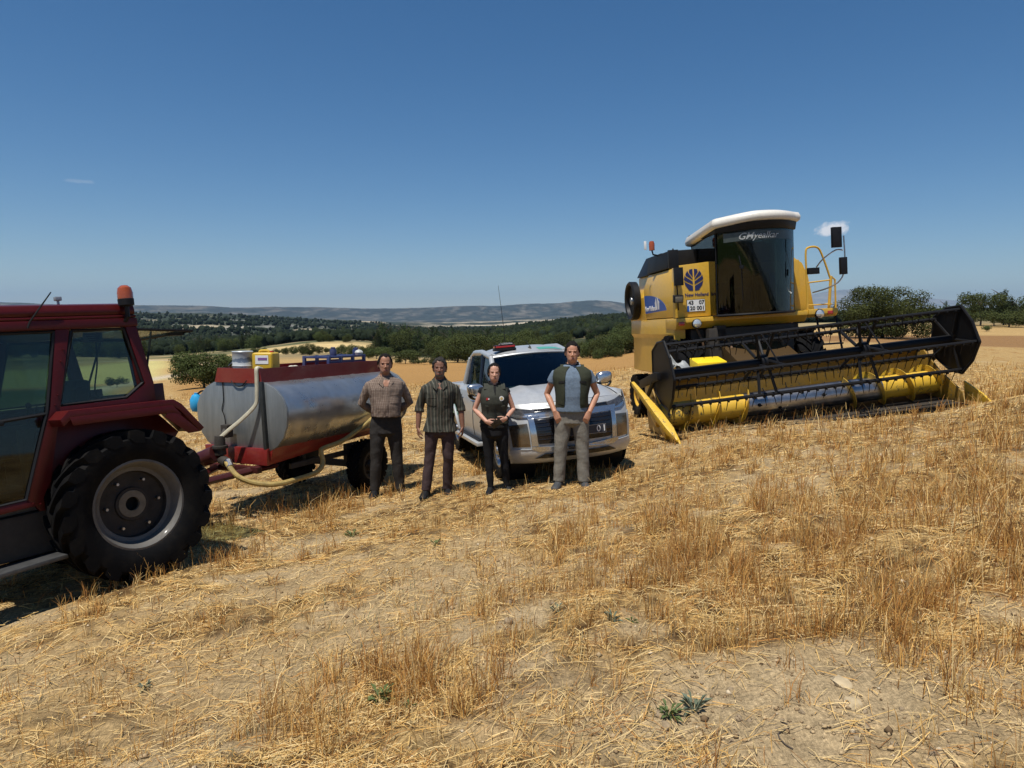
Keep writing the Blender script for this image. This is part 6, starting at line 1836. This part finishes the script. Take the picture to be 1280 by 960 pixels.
def trunk_mesh(name, h, r_, limbs, seed):
    rg = random.Random(seed); m = MB()
    lean = rg.uniform(-.05, .05)
    m.tube(smooth_path([(0, 0, -.04), (lean * .4, 0, h * .4), (lean, .01, h)], 4), [r_ * (1 - .55 * i / 8) for i in range(9)], 7)
    for k in range(limbs):
        a = rg.uniform(0, 2 * PI); z0 = h * rg.uniform(.45, .95); L = rg.uniform(.18, .34)
        m.tube(smooth_path([(lean * z0 / h, 0, z0), (math.cos(a) * L * .5, math.sin(a) * L * .5, z0 + L * .35), (math.cos(a) * L, math.sin(a) * L, z0 + L * .75)], 3), [r_ * .5 * (1 - .12 * i) for i in range(7)], 5)
    me = m.build(name, None, None, smooth=60); d = me.data; bpy.data.objects.remove(me); return d


def lobes(rg, n, R0, zc, rz, r_lo, r_hi):
    out = []
    for k in range(n):
        a = rg.uniform(0, 2 * PI); q = R0 * math.sqrt(rg.uniform(0, 1)); z = zc + rz * rg.uniform(-1, 1) * math.sqrt(max(0.05, 1 - (q / R0) ** 2))
        s = rg.uniform(r_lo, r_hi); out.append((math.cos(a) * q, math.sin(a) * q, z, s, s, s * rg.uniform(.7, .95)))
    return out


PROTO = {}
def proto(key, blobs, n, size, seed, mat, th, tr, limbs):
    c = crown_mesh('crown', blobs, n, size, seed); c.materials.append(mat)
    t = trunk_mesh('trunk', th, tr, limbs, seed); t.materials.append(M_bark)
    PROTO[key] = (c, t)


rg_ = random.Random(5)
# unit trees: height 1
for v in range(3):
    proto(('oak', v), lobes(rg_, 17, .46, .48, .30, .15, .24) + lobes(rg_, 6, .42, .20, .06, .14, .20) + [(0, 0, .42, .38, .38, .38)], 6400, .040, 20 + v, M_oak, .45, .035, 6)
    proto(('pine', v), [(rg_.uniform(-.05, .05), rg_.uniform(-.05, .05), z, r_ * rg_.uniform(.8, 1.15), r_ * rg_.uniform(.8, 1.15), .11) for z, r_ in ((.13, .16), (.24, .19), (.36, .22), (.48, .20), (.60, .17), (.72, .13), (.82, .09), (.92, .05))] + lobes(rg_, 9, .17, .5, .25, .07, .11), 3600, .036, 30 + v, M_pine, .85, .022, 7)
    proto(('scrub', v), lobes(rg_, 10, .62, .42, .20, .22, .34), 2600, .065, 40 + v, M_dry if v == 1 else M_oak, .3, .03, 5)
proto(('umbrella', 0), lobes(rg_, 12, .55, .78, .08, .16, .24) + lobes(rg_, 5, .3, .5, .1, .12, .2), 4600, .042, 51, M_oak, .75, .03, 8)
proto(('big', 0), lobes(rg_, 50, .66, .50, .40, .12, .20) + lobes(rg_, 16, .66, .16, .06, .13, .18) + [(0, 0, .42, .55, .55, .42)], 34000, .026, 61, M_bigoak, .4, .035, 9)
proto(('big', 1), lobes(rg_, 30, .55, .52, .34, .13, .22) + [(0, 0, .45, .46, .46, .38)], 15000, .036, 62, M_oak, .35, .03, 9)


def tree(kind, px, dist, h, label, name, cat='tree', group=None, wide=1.0, v=None, sink=.0):
    d = ray(px, 397); x, y = d[0] * dist, d[1] * dist
    n = [k_ for k_ in PROTO if k_[0] == kind]
    c, t = PROTO[(kind, v)] if v is not None else PROTO[n[rg_.randrange(len(n))]]
    root = bpy.data.objects.new(name, None); COL.objects.link(root)
    root.location = (x, y, gz(x, y) - sink); root.rotation_euler = (0, 0, rg_.uniform(0, 6.28)); root.scale = (h * wide, h * wide, h)
    tag(root, label, cat, group)
    oc = bpy.data.objects.new('crown', c); COL.objects.link(oc); oc.parent = root
    ot = bpy.data.objects.new('trunk', t); COL.objects.link(ot); ot.parent = root
    return root


tree('big', 252, 46, 2.75, 'round dark green bush standing left of the water tank', 'oak_bush', 'bush', None, 1.15, 1)
tree('big', 1104, 74, 5.8, 'large spreading green oak tree behind the combine reel', 'oak_tree', 'tree', None, 1.16, 0)
tree('umbrella', 1226, 122, 5.6, 'flat topped tree beside the reel end on the right crest', 'oak_tree', wide=1.0)
tree('pine', 1255, 124, 6.1, 'slim conifer standing above the low bushes on the right crest', 'pine_tree', wide=1.25)
tree('oak', 1279, 126, 5.6, 'rounded tree cut by the right edge of the picture', 'oak_tree')
tree('scrub', 1262, 112, 3.0, 'low wide dark bush beneath the conifer on the right crest', 'bush', 'bush', None, 1.6)
tree('scrub', 1234, 96, 1.1, 'small round bush alone on the brown field strip', 'bush', 'bush', None, .9)
for px, d, h, k_ in ((1212, 132, 3.4, 'oak'), (1243, 118, 3.6, 'scrub'), (1290, 118, 3.4, 'scrub'), (1310, 130, 6, 'oak'), (1340, 125, 5, 'oak'), (1198, 140, 3.8, 'oak'), (1182, 150, 4.4, 'pine'), (1170, 150, 3.2, 'oak')):
    tree(k_, px, d, h, 'dark green tree in the clump along the right crest', 'oak_tree', group='trees along the right crest')
for px, d, h in ((398, 262, 4.2), (411, 264, 3.4), (433, 262, 3.6), (404, 268, 4.8)):
    tree('oak', px, d, h, 'small round tree on top of the golden hill', 'oak_tree', group='trees on the golden hill')
for px, d, h in ((347, 185, 3.0), (356, 180, 3.2), (366, 182, 3.6), (377, 176, 4.0), (386, 172, 5.0), (398, 180, 3.4), (411, 182, 3.2), (425, 172, 4.4), (437, 170, 4.6), (448, 166, 4.4), (460, 158, 4.8), (470, 152, 4.6), (480, 156, 4.2), (453, 172, 3.6), (330, 190, 3.2), (318, 195, 3.6)):
    tree(rg_.choice(['oak', 'scrub', 'oak']), px, d, h * .68, 'rounded bush in the hedgerow below the golden hill', 'oak_bush', 'bush', 'hedgerow bushes below the golden hill')
for px, d, h in ((506, 128, 3.3), (516, 126, 1.0), (526, 124, 1.2), (537, 122, 1.6), (497, 130, 1.2)):
    tree('scrub', px, d, h, 'small shrub at the edge of the ochre field', 'shrub', 'bush', 'shrubs at the ochre field edge')
for k_ in range(44):
    px = 470 + 150 * (k_ + rg_.random()) / 44; d = rg_.uniform(195, 255); h = rg_.uniform(5.5, 8.5)
    tree(rg_.choice(['oak', 'pine', 'pine']), px, d, h, 'dark tree in the wood beyond the ochre field', 'pine_tree', group='trees of the wood beyond the ochre field')
for k_ in range(20):
    px = 545 + 125 * (k_ + rg_.random()) / 20; d = rg_.uniform(128, 165); h = rg_.uniform(4.5, 6.8)
    tree(rg_.choice(['oak', 'pine', 'oak']), px, d, h, 'tall tree at the near edge of the wood behind the truck', 'oak_tree', group='trees behind the truck')
for k_ in range(46):
    px = 468 + 400 * (k_ + rg_.random()) / 46; d = rg_.uniform(165, 200); h = rg_.uniform(1.6, 3.0)
    tree('scrub', px, d, h, 'low scrub along the foot of the wood', 'scrub_bush', 'bush', 'scrub along the foot of the wood')
for k_ in range(95):
    t_ = rg_.random(); px = 625 + 240 * rg_.random(); d = 190 + 420 * t_; h = rg_.uniform(4.5, 7.5)
    tree(rg_.choice(['oak', 'pine', 'oak', 'scrub']), px, d, h * (1 if t_ > .2 else .8), 'tree on the wooded slope left of the combine', 'oak_tree', group='trees on the wooded slope')
for px, d, h in ((738, 118, 3.6), (750, 112, 3.4), (757, 116, 4.6), (766, 112, 4.2), (778, 118, 4.8), (790, 122, 5.0), (748, 104, 1.8), (771, 102, 1.6), (728, 124, 3.4), (800, 118, 4.4), (812, 120, 4.4)):
    tree('oak', px, d, h, 'bushy green oak between the truck and the combine', 'oak_bush', 'bush', 'oaks between the truck and the combine')
for k_ in range(22):
    px = 165 + 175 * rg_.random(); d = rg_.uniform(270, 350); h = rg_.uniform(4.5, 8)
    tree(rg_.choice(['oak', 'pine']), px, d, h, 'dark tree along the forest edge behind the tractor', 'pine_tree', group='trees along the forest edge')
for k_ in range(26):
    px = -60 + 230 * rg_.random(); d = rg_.uniform(185, 290); h = rg_.uniform(5, 8)
    tree(rg_.choice(['oak', 'pine']), px, d, h, 'dark tree seen through the tractor windows', 'pine_tree', group='trees beyond the tractor cab')
tree('scrub', 142, 62, 1.2, 'small shrub by the pale track seen through the rear side window', 'shrub', 'bush')

# far forest that reads as one mass
ico = bmesh.new(); bmesh.ops.create_icosphere(ico, subdivisions=2, radius=1)
IV = np.array([v.co[:] for v in ico.verts]); IF = np.array([[v.index for v in f.verts] for f in ico.faces]); ico.free()
rf = np.random.default_rng(77)
NT = 12000
azf = np.radians(rf.uniform(-46, 46, NT * 3)); rdf = np.exp(rf.uniform(np.log(330), np.log(2300), NT * 3))
fxx, fyy = np.sin(azf) * rdf, np.cos(azf) * rdf
op = sstep(.16, .30, fbm(fxx, fyy * .7, 240, 4, 217)) * sstep(420, 600, rdf)
rk_ = sstep(.10, .3, fbm(fxx, fyy * .45, 70, 4, 219)) * (np.degrees(azf) > -34) * (np.degrees(azf) < -10) * (rdf > 900) * (rdf < 1800)
keep = rf.random(NT * 3) > np.maximum(op, rk_ * .9)
vall = (rdf > 1900) & (np.degrees(azf) > -8)
keep &= ~vall
fxx, fyy, rdf = fxx[keep][:NT], fyy[keep][:NT], rdf[keep][:NT]
fz = ground_z(fxx, fyy, False); n = len(fxx)
hgt = rf.uniform(3, 7, n) * np.clip(rdf / 900, .8, 1.3)
wid = hgt * rf.uniform(.32, .55, n)
vv = IV[None] * np.stack([wid, wid, hgt * .5], -1)[:, None]
vv = vv * (1 + .28 * rf.normal(size=(n, len(IV), 1)))
vv = vv + np.stack([fxx, fyy, fz + hgt * .45], -1)[:, None]
ff_ = (IF[None] + (np.arange(n) * len(IV))[:, None, None]).reshape(-1, 3)
fme = build_mesh('forest', vv.reshape(-1, 3), np.zeros((0, 4), int), ff_)
cc = np.repeat(np.clip(rf.normal(.45, .3, n), 0, 1), len(IV)); c4 = np.stack([cc, cc, cc, np.ones_like(cc)], -1)
a = fme.color_attributes.new('leaf', 'FLOAT_COLOR', 'POINT'); a.data.foreach_set('color', c4.astype(np.float32).ravel())
fo = link('forest', fme, leaf_mat('forest_leaves', (.016, .022, .014), (.034, .042, .024), (.016, .022, .014)))
tag(fo, 'dark pine and oak forest covering the valley sides', 'forest', kind='stuff')
# ================================================================ stubble, straw, weeds, stones
rs = np.random.default_rng(3)


def scatter(n, r0, r1, power):
    """positions in the field in front, thinning with distance"""
    u = rs.random(n); e = 2 - power
    r_ = (r0 ** e + u * (r1 ** e - r0 ** e)) ** (1 / e)
    a = np.radians(rs.uniform(-43, 43, n))
    return np.sin(a) * r_, np.cos(a) * r_, r_


def straw_material(name, rough=.7, trans=.25):
    k = N(name); c = k.n('VertexColor', layer_name='tint').outputs[0]
    p = k.n('BsdfPrincipled'); k.l(c, p.inputs['Base Color']); p.inputs['Roughness'].default_value = rough; p.inputs['Specular IOR Level'].default_value = .35
    t = k.n('BsdfTranslucent'); k.l(c, t.inputs[0]); mx = k.n('MixShader'); mx.inputs[0].default_value = trans
    k.l(p.outputs[0], mx.inputs[1]); k.l(t.outputs[0], mx.inputs[2]); k.l(mx.outputs[0], k.out.inputs[0]); return k.m


M_straw = straw_material('straw')
PAL = np.array([(.72, .48, .170), (.62, .355, .098), (.46, .215, .052), (.82, .61, .29), (.27, .125, .036), (.66, .49, .22)])


def tints(n, w, shift=None):
    i = rs.choice(len(PAL), n, p=np.array(w) / sum(w))
    c = PAL[i] * rs.uniform(.75, 1.2, (n, 1))
    return c if shift is None else c * shift[:, None]


def blades(name, x, y, r_, h, w, lean, col, label, cat, flat=False, zoff=0.0):
    n = len(x); z = ground_z(x, y) + zoff
    a = rs.uniform(0, 2 * PI, n); b = rs.uniform(0, 2 * PI, n)
    base = np.stack([x, y, z], -1)
    side = np.stack([np.cos(a), np.sin(a), np.zeros(n)], -1)
    if not flat:
        # turn broad side roughly across the line from the camera so stalks keep their width
        ln = np.stack([np.cos(b), np.sin(b), np.zeros(n)], -1) * (lean * h)[:, None]
        up = np.array([0, 0, 1.0])[None] * h[:, None]
        mid = base + up * .55 + ln * .35; tip = base + up * (1 - .25 * lean[:, None] ** 2) + ln
        hw = (w / 2)[:, None] * side
        V = np.stack([base - hw - [0, 0, .02], base + hw - [0, 0, .02], mid - hw * .85, mid + hw * .85, tip - hw * .45, tip + hw * .45], 1)
        Q = np.array([[0, 1, 3, 2], [2, 3, 5, 4]])
    else:
        L = h; tilt = rs.normal(0, .10, n) + .04
        ex = np.stack([np.cos(a), np.sin(a)], -1) * L[:, None] * .5
        z0 = ground_z(x - ex[:, 0], y - ex[:, 1]); z1 = ground_z(x + ex[:, 0], y + ex[:, 1])
        lift = np.abs(rs.normal(0, .010, (n, 2))) + .004
        p0 = np.stack([x - ex[:, 0], y - ex[:, 1], z0 + lift[:, 0]], -1); p1 = np.stack([x + ex[:, 0], y + ex[:, 1], z1 + lift[:, 1] + np.abs(tilt) * L * .35], -1)
        nrm = np.stack([-np.sin(a), np.cos(a), rs.normal(0, .5, n)], -1)
        hw = nrm / np.linalg.norm(nrm, axis=1)[:, None] * (w / 2)[:, None]
        pm = (p0 + p1) / 2 + np.stack([np.zeros(n), np.zeros(n), rs.uniform(0, .01, n)], -1) + nrm * (rs.normal(0, .03, n) * L)[:, None] * np.array([1, 1, 0])
        V = np.stack([p0 - hw, p0 + hw, pm - hw, pm + hw, p1 - hw, p1 + hw], 1)
        Q = np.array([[0, 1, 3, 2], [2, 3, 5, 4]])
    me = build_mesh(name, V.reshape(-1, 3), (Q[None] + (np.arange(n) * 6)[:, None, None]).reshape(-1, 4))
    c6 = np.repeat(np.concatenate([np.clip(col, 0, 1), np.ones((n, 1))], 1), 6, 0)
    at_ = me.color_attributes.new('tint', 'FLOAT_COLOR', 'POINT'); at_.data.foreach_set('color', c6.astype(np.float32).ravel())
    o = link(name, me, M_straw); return tag(o, label, cat, kind='stuff')


# standing stubble
x, y, r_ = scatter(420000, 1.3, 42, 1.55)
tm = thick_mask(x, y)
row = .55 + .45 * np.cos((x * .85 + y * .53 + .06 * fbm(x, y, 1.2, 2, 301)) * 2 * PI / .17)          # drill rows
cl = sstep(-.25, .3, fbm(x, y, .16, 2, 303))
keep = rs.random(len(x)) < np.clip(tm * (.35 + .65 * row) * (.25 + .75 * cl) * .95 + .03 * (1 - bare_mask(x, y)), 0, 1)
x, y, r_, tm = x[keep], y[keep], r_[keep], tm[keep]
n = len(x)
right = sstep(2.0, 5.5, x) * sstep(3, 6, y)
h = rs.gamma(5, .024, n) * (.65 + .5 * tm) * (1 + .5 * right); h = np.clip(h, .03, .45)
w = .0036 * np.maximum(1, (r_ / 5)) ** .85 * rs.uniform(.7, 1.3, n)
lean = np.abs(rs.normal(0, .32, n)) + .05
blades('stubble', x, y, r_, h, w, lean, np.where((rs.random(n) < .35 + .6 * tm)[:, None], tints(n, (1.2, 3.5, 4.5, .6, 1.8, .3)), tints(n, (4, 3, 1, 2.5, .6, 1.5))), 'standing golden wheat stubble', 'stubble')
# bushy tufts, the plants that stood too low for the knife
x, y, r_ = scatter(16000, 1.4, 24, 1.35)
tm = thick_mask(x, y)
keep = rs.random(len(x)) < np.clip(tm ** 1.3 * 1.0 + .012, 0, 1)
x, y, r_, tm = x[keep], y[keep], r_[keep], tm[keep]
per = rs.integers(9, 20, len(x)); id_ = np.repeat(np.arange(len(x)), per); n = len(id_)
tone = rs.random(len(x))[id_]
col = np.where((tone < .55)[:, None], tints(n, (.6, 3.0, 4.5, .3, 2.6, .2)), tints(n, (3, 3, 1.6, 1.5, .8, 1)))
blades('stubble_tufts', x[id_] + rs.normal(0, .022, n), y[id_] + rs.normal(0, .022, n), r_[id_], rs.gamma(6, .022, n) * (.7 + .5 * tm[id_]), .0036 * np.maximum(1, r_[id_] / 5) ** .85 * rs.uniform(.7, 1.3, n), np.abs(rs.normal(0, .5, n)) + .08, col, 'rust coloured tufts of uncut stubble', 'stubble')
# straw lying on the ground
x, y, r_ = scatter(520000, 1.2, 40, 1.5)
bmk = bare_mask(x, y); fl = sstep(-.3, .25, fbm(x, y, .55, 3, 311)) * (.25 + .75 * sstep(-.2, .2, fbm(x, y, .14, 2, 313)))
keep = rs.random(len(x)) < (.20 + .80 * fl) * (1 - .90 * bmk)
x, y, r_ = x[keep], y[keep], r_[keep]; n = len(x)
L = rs.gamma(1.8, .042, n).clip(.015, .40); w = .0026 * np.maximum(1, r_ / 4) ** .85 * rs.uniform(.6, 1.4, n)
blades('straw_litter', x, y, r_, L, w, np.zeros(n), tints(n, (4, 2.6, 1.2, 3.4, .8, 2.2)), 'loose pale straw lying over the soil', 'straw', flat=True)
# grey green dry weeds between
x, y, r_ = scatter(22000, 1.5, 30, 1.5)
keep = rs.random(len(x)) < sstep(.20, .42, fbm(x, y, .7, 3, 331)) * .9
for (px, py, rad) in ((310, 655, .5), (345, 640, .5), (420, 810, .5), (520, 740, .4), (60, 870, .25), (330, 785, .3), (370, 905, .25), (1230, 430, 4)):
    p = gp(px, py); keep |= (np.hypot(x - p[0], y - p[1]) < rad) & (rs.random(len(x)) < .8)
x, y, r_ = x[keep], y[keep], r_[keep]; n = len(x)
g_ = np.array([(.26, .23, .12), (.20, .20, .10), (.34, .28, .15)])[rs.integers(0, 3, n)] * rs.uniform(.7, 1.2, (n, 1))
blades('dry_weeds', x, y, r_, rs.gamma(4, .014, n), .0035 * np.maximum(1, r_ / 5) ** .8 * rs.uniform(.7, 1.5, n), np.abs(rs.normal(0, .5, n)) + .1, g_, 'grey green dry weeds low among the straw', 'weeds')

# green weeds one can tell apart
M_weed = plain('weed_leaf', (.11, .15, .045), .7, scale=30, var=.35)
M_weedb = plain('bluish_weed_leaf', (.13, .16, .105), .7, scale=30, var=.3)
def weed(px, py, size, label, nl, mat, spread=.9):
    p = gp(px, py); x, y = p[0], p[1]; z = gz(x, y)
    root = empty('weed', label, 'weed', (x, y, z))
    rg = random.Random(int(px * 3 + py)); m = MB(); st = MB()
    for k in range(nl):
        a = rg.uniform(0, 6.28); L = size * rg.uniform(.5, 1.1); el = rg.uniform(.25, 1.2) * spread
        d = Vector((math.cos(a) * math.cos(el), math.sin(a) * math.cos(el), math.sin(el)))
        s = Vector((-math.sin(a), math.cos(a), 0)) * size * rg.uniform(.05, .11)
        b = d * L * .25; c = d * L * .65 + Vector((0, 0, L * .08)); e = d * L - Vector((0, 0, L * .12))
        st.tube([(0, 0, -.01), b], .002, 4)
        m.add([b, c - s, c + s, e], [(0, 1, 3), (0, 3, 2)])
    st.build('stem', mat, root); m.build('leaves', mat, root, smooth=0, fix=False)
for px, py, s, lab, nl, mt in ((695, 768, .075, 'single bluish green weed beside the bare earth in the middle', 14, M_weedb), (475, 873, .13, 'bright green weed at the foot of the stubble patch near the bottom', 26, M_weed), (512, 884, .06, 'small green sprout right of the bright green weed', 10, M_weed),
                               (835, 902, .09, 'dark green weed at the left of the bare soil', 26, M_weed), (868, 893, .10, 'dry greenish weed on the bare soil', 18, M_weedb), (545, 682, .09, 'low green weed in front of the second man', 16, M_weed), (180, 857, .08, 'small weed on the straw at lower left', 14, M_weedb),
                               (766, 785, .09, 'grey green weed below the stubble in the centre', 16, M_weedb), (440, 668, .10, 'green weed in front of the first man', 18, M_weed), (790, 782, .06, 'low weed beside the grey green weed', 10, M_weed)):
    weed(px, py, s, lab, nl, mt)
# stones
# crumbs of dry soil
x, y, r_ = scatter(42000, 1.2, 13, 1.2)
bmk = bare_mask(x, y)
keep = rs.random(len(x)) < .10 + .9 * bmk * sstep(-.3, .3, fbm(x, y, .3, 3, 351))
x, y, r_ = x[keep], y[keep], r_[keep]; n = len(x)
OV = np.array([(1, 0, 0), (-1, 0, 0), (0, 1, 0), (0, -1, 0), (0, 0, 1), (0, 0, -1)], float); OF = np.array([(0, 2, 4), (2, 1, 4), (1, 3, 4), (3, 0, 4), (2, 0, 5), (1, 2, 5), (3, 1, 5), (0, 3, 5)])
s_ = rs.gamma(2.0, .0032, n).clip(.002, .028) * np.maximum(1, r_ / 7)
V = OV[None] * rs.uniform(.6, 1.2, (n, 6, 1)) * s_[:, None, None]
ra = rs.uniform(0, 6.28, n); ca, sa = np.cos(ra)[:, None], np.sin(ra)[:, None]
V = np.stack([V[..., 0] * ca - V[..., 1] * sa, V[..., 0] * sa + V[..., 1] * ca, V[..., 2] * .75], -1) + np.stack([x, y, ground_z(x, y) + s_ * .25], -1)[:, None]
cme = build_mesh('soil_crumbs', V.reshape(-1, 3), np.zeros((0, 4), int), (OF[None] + (np.arange(n) * 6)[:, None, None]).reshape(-1, 3))
tc_ = np.array([(.40, .29, .16), (.28, .19, .10), (.17, .11, .055), (.52, .42, .28)])[rs.choice(4, n, p=[.4, .3, .2, .1])] * rs.uniform(.8, 1.2, (n, 1))
at_ = cme.color_attributes.new('tint', 'FLOAT_COLOR', 'POINT'); at_.data.foreach_set('color', np.repeat(np.concatenate([tc_, np.ones((n, 1))], 1), 6, 0).astype(np.float32).ravel())
tag(link('soil_crumbs', cme, straw_material('soil_crumb', .95, 0)), 'crumbs of dry soil and bits of chaff on the bare ground', 'soil', kind='stuff')
M_stone = plain('pale_stone', (.43, .335, .20), .9, scale=18, var=.25, bump=.5)
def stone(px, py, s, label, group=None, flat=.55, mat=None):
    p = gp(px, py); x, y = p[0], p[1]; rg = random.Random(int(px * 7 + py))
    m = MB(); off = Vector((rg.random() * 9, rg.random() * 9, 0))
    vs = []
    for v in IV:
        q = Vector(v); q = q * (1 + .6 * mnoise.noise(q * 1.3 + off) + .3 * mnoise.noise(q * 3.4 + off)); vs.append(Vector((q.x * s, q.y * s * .8, q.z * s * flat)))
    m.add(vs, [tuple(f) for f in IF]); o = m.build('stone', mat or M_stone, None, smooth=50)
    o.location = (x, y, gz(x, y) + s * flat * .25); o.rotation_euler = (0, 0, rg.uniform(0, 6)); tag(o, label, 'stone', group)
stone(1052, 858, .05, 'larger pale stone set in the bare soil at lower right', flat=.4); stone(1066, 880, .045, 'pale flat stone just below the larger pale stone', flat=.4)
rg_ = random.Random(9)
M_clod = plain('earth_clod', (.27, .20, .12), .95, scale=30, var=.3, bump=.6)
for k in range(45):
    q = rg_.choice([(1000, 880, 130, 50), (880, 900, 110, 40), (560, 735, 60, 30), (1120, 920, 100, 30), (420, 800, 140, 40), (640, 780, 50, 20)])
    px, py = rg_.gauss(q[0], q[2] * .6), min(rg_.gauss(q[1], q[3] * .6), 958)
    stone(px, py, abs(rg_.gauss(.008, .009)) + .005, 'small clod of dry earth on the bare soil', 'clods of earth on the bare soil', .7, M_clod)
m = MB(); p = gp(975, 905); q = gp(985, 935)
zz = [(p[0] + (q[0] - p[0]) * t + .03 * math.sin(t * 7), p[1] + (q[1] - p[1]) * t) for t in np.linspace(0, 1, 9)]
m.tube([(a_, b_, gz(a_, b_) + .006) for a_, b_ in zz], .003, 5); tag(m.build('twig', M_bark, None), 'thin curved twig lying on the bare soil at lower right', 'twig')
# ================================================================ air
zlo = float(min(v.co.z for v in gme.vertices)) - 70; ztop = 1250.0
m = MB(); m.box((0, 0, (zlo + ztop) / 2), (74000, 74000, ztop - zlo)); hz = m.build('haze', None, None, smooth=0)
hm = bpy.data.materials.new('haze'); hm.use_nodes = True; nt = hm.node_tree; nt.nodes.clear()
pv = nt.nodes.new('ShaderNodeVolumePrincipled'); pv.inputs['Density'].default_value = 3.4e-5; pv.inputs['Color'].default_value = (.50, .72, 1.0, 1); pv.inputs['Anisotropy'].default_value = .2
mo = nt.nodes.new('ShaderNodeOutputMaterial'); nt.links.new(pv.outputs[0], mo.inputs['Volume']); hz.data.materials.append(hm)
tag(hz, 'thin summer haze over the valley', 'haze', kind='stuff')
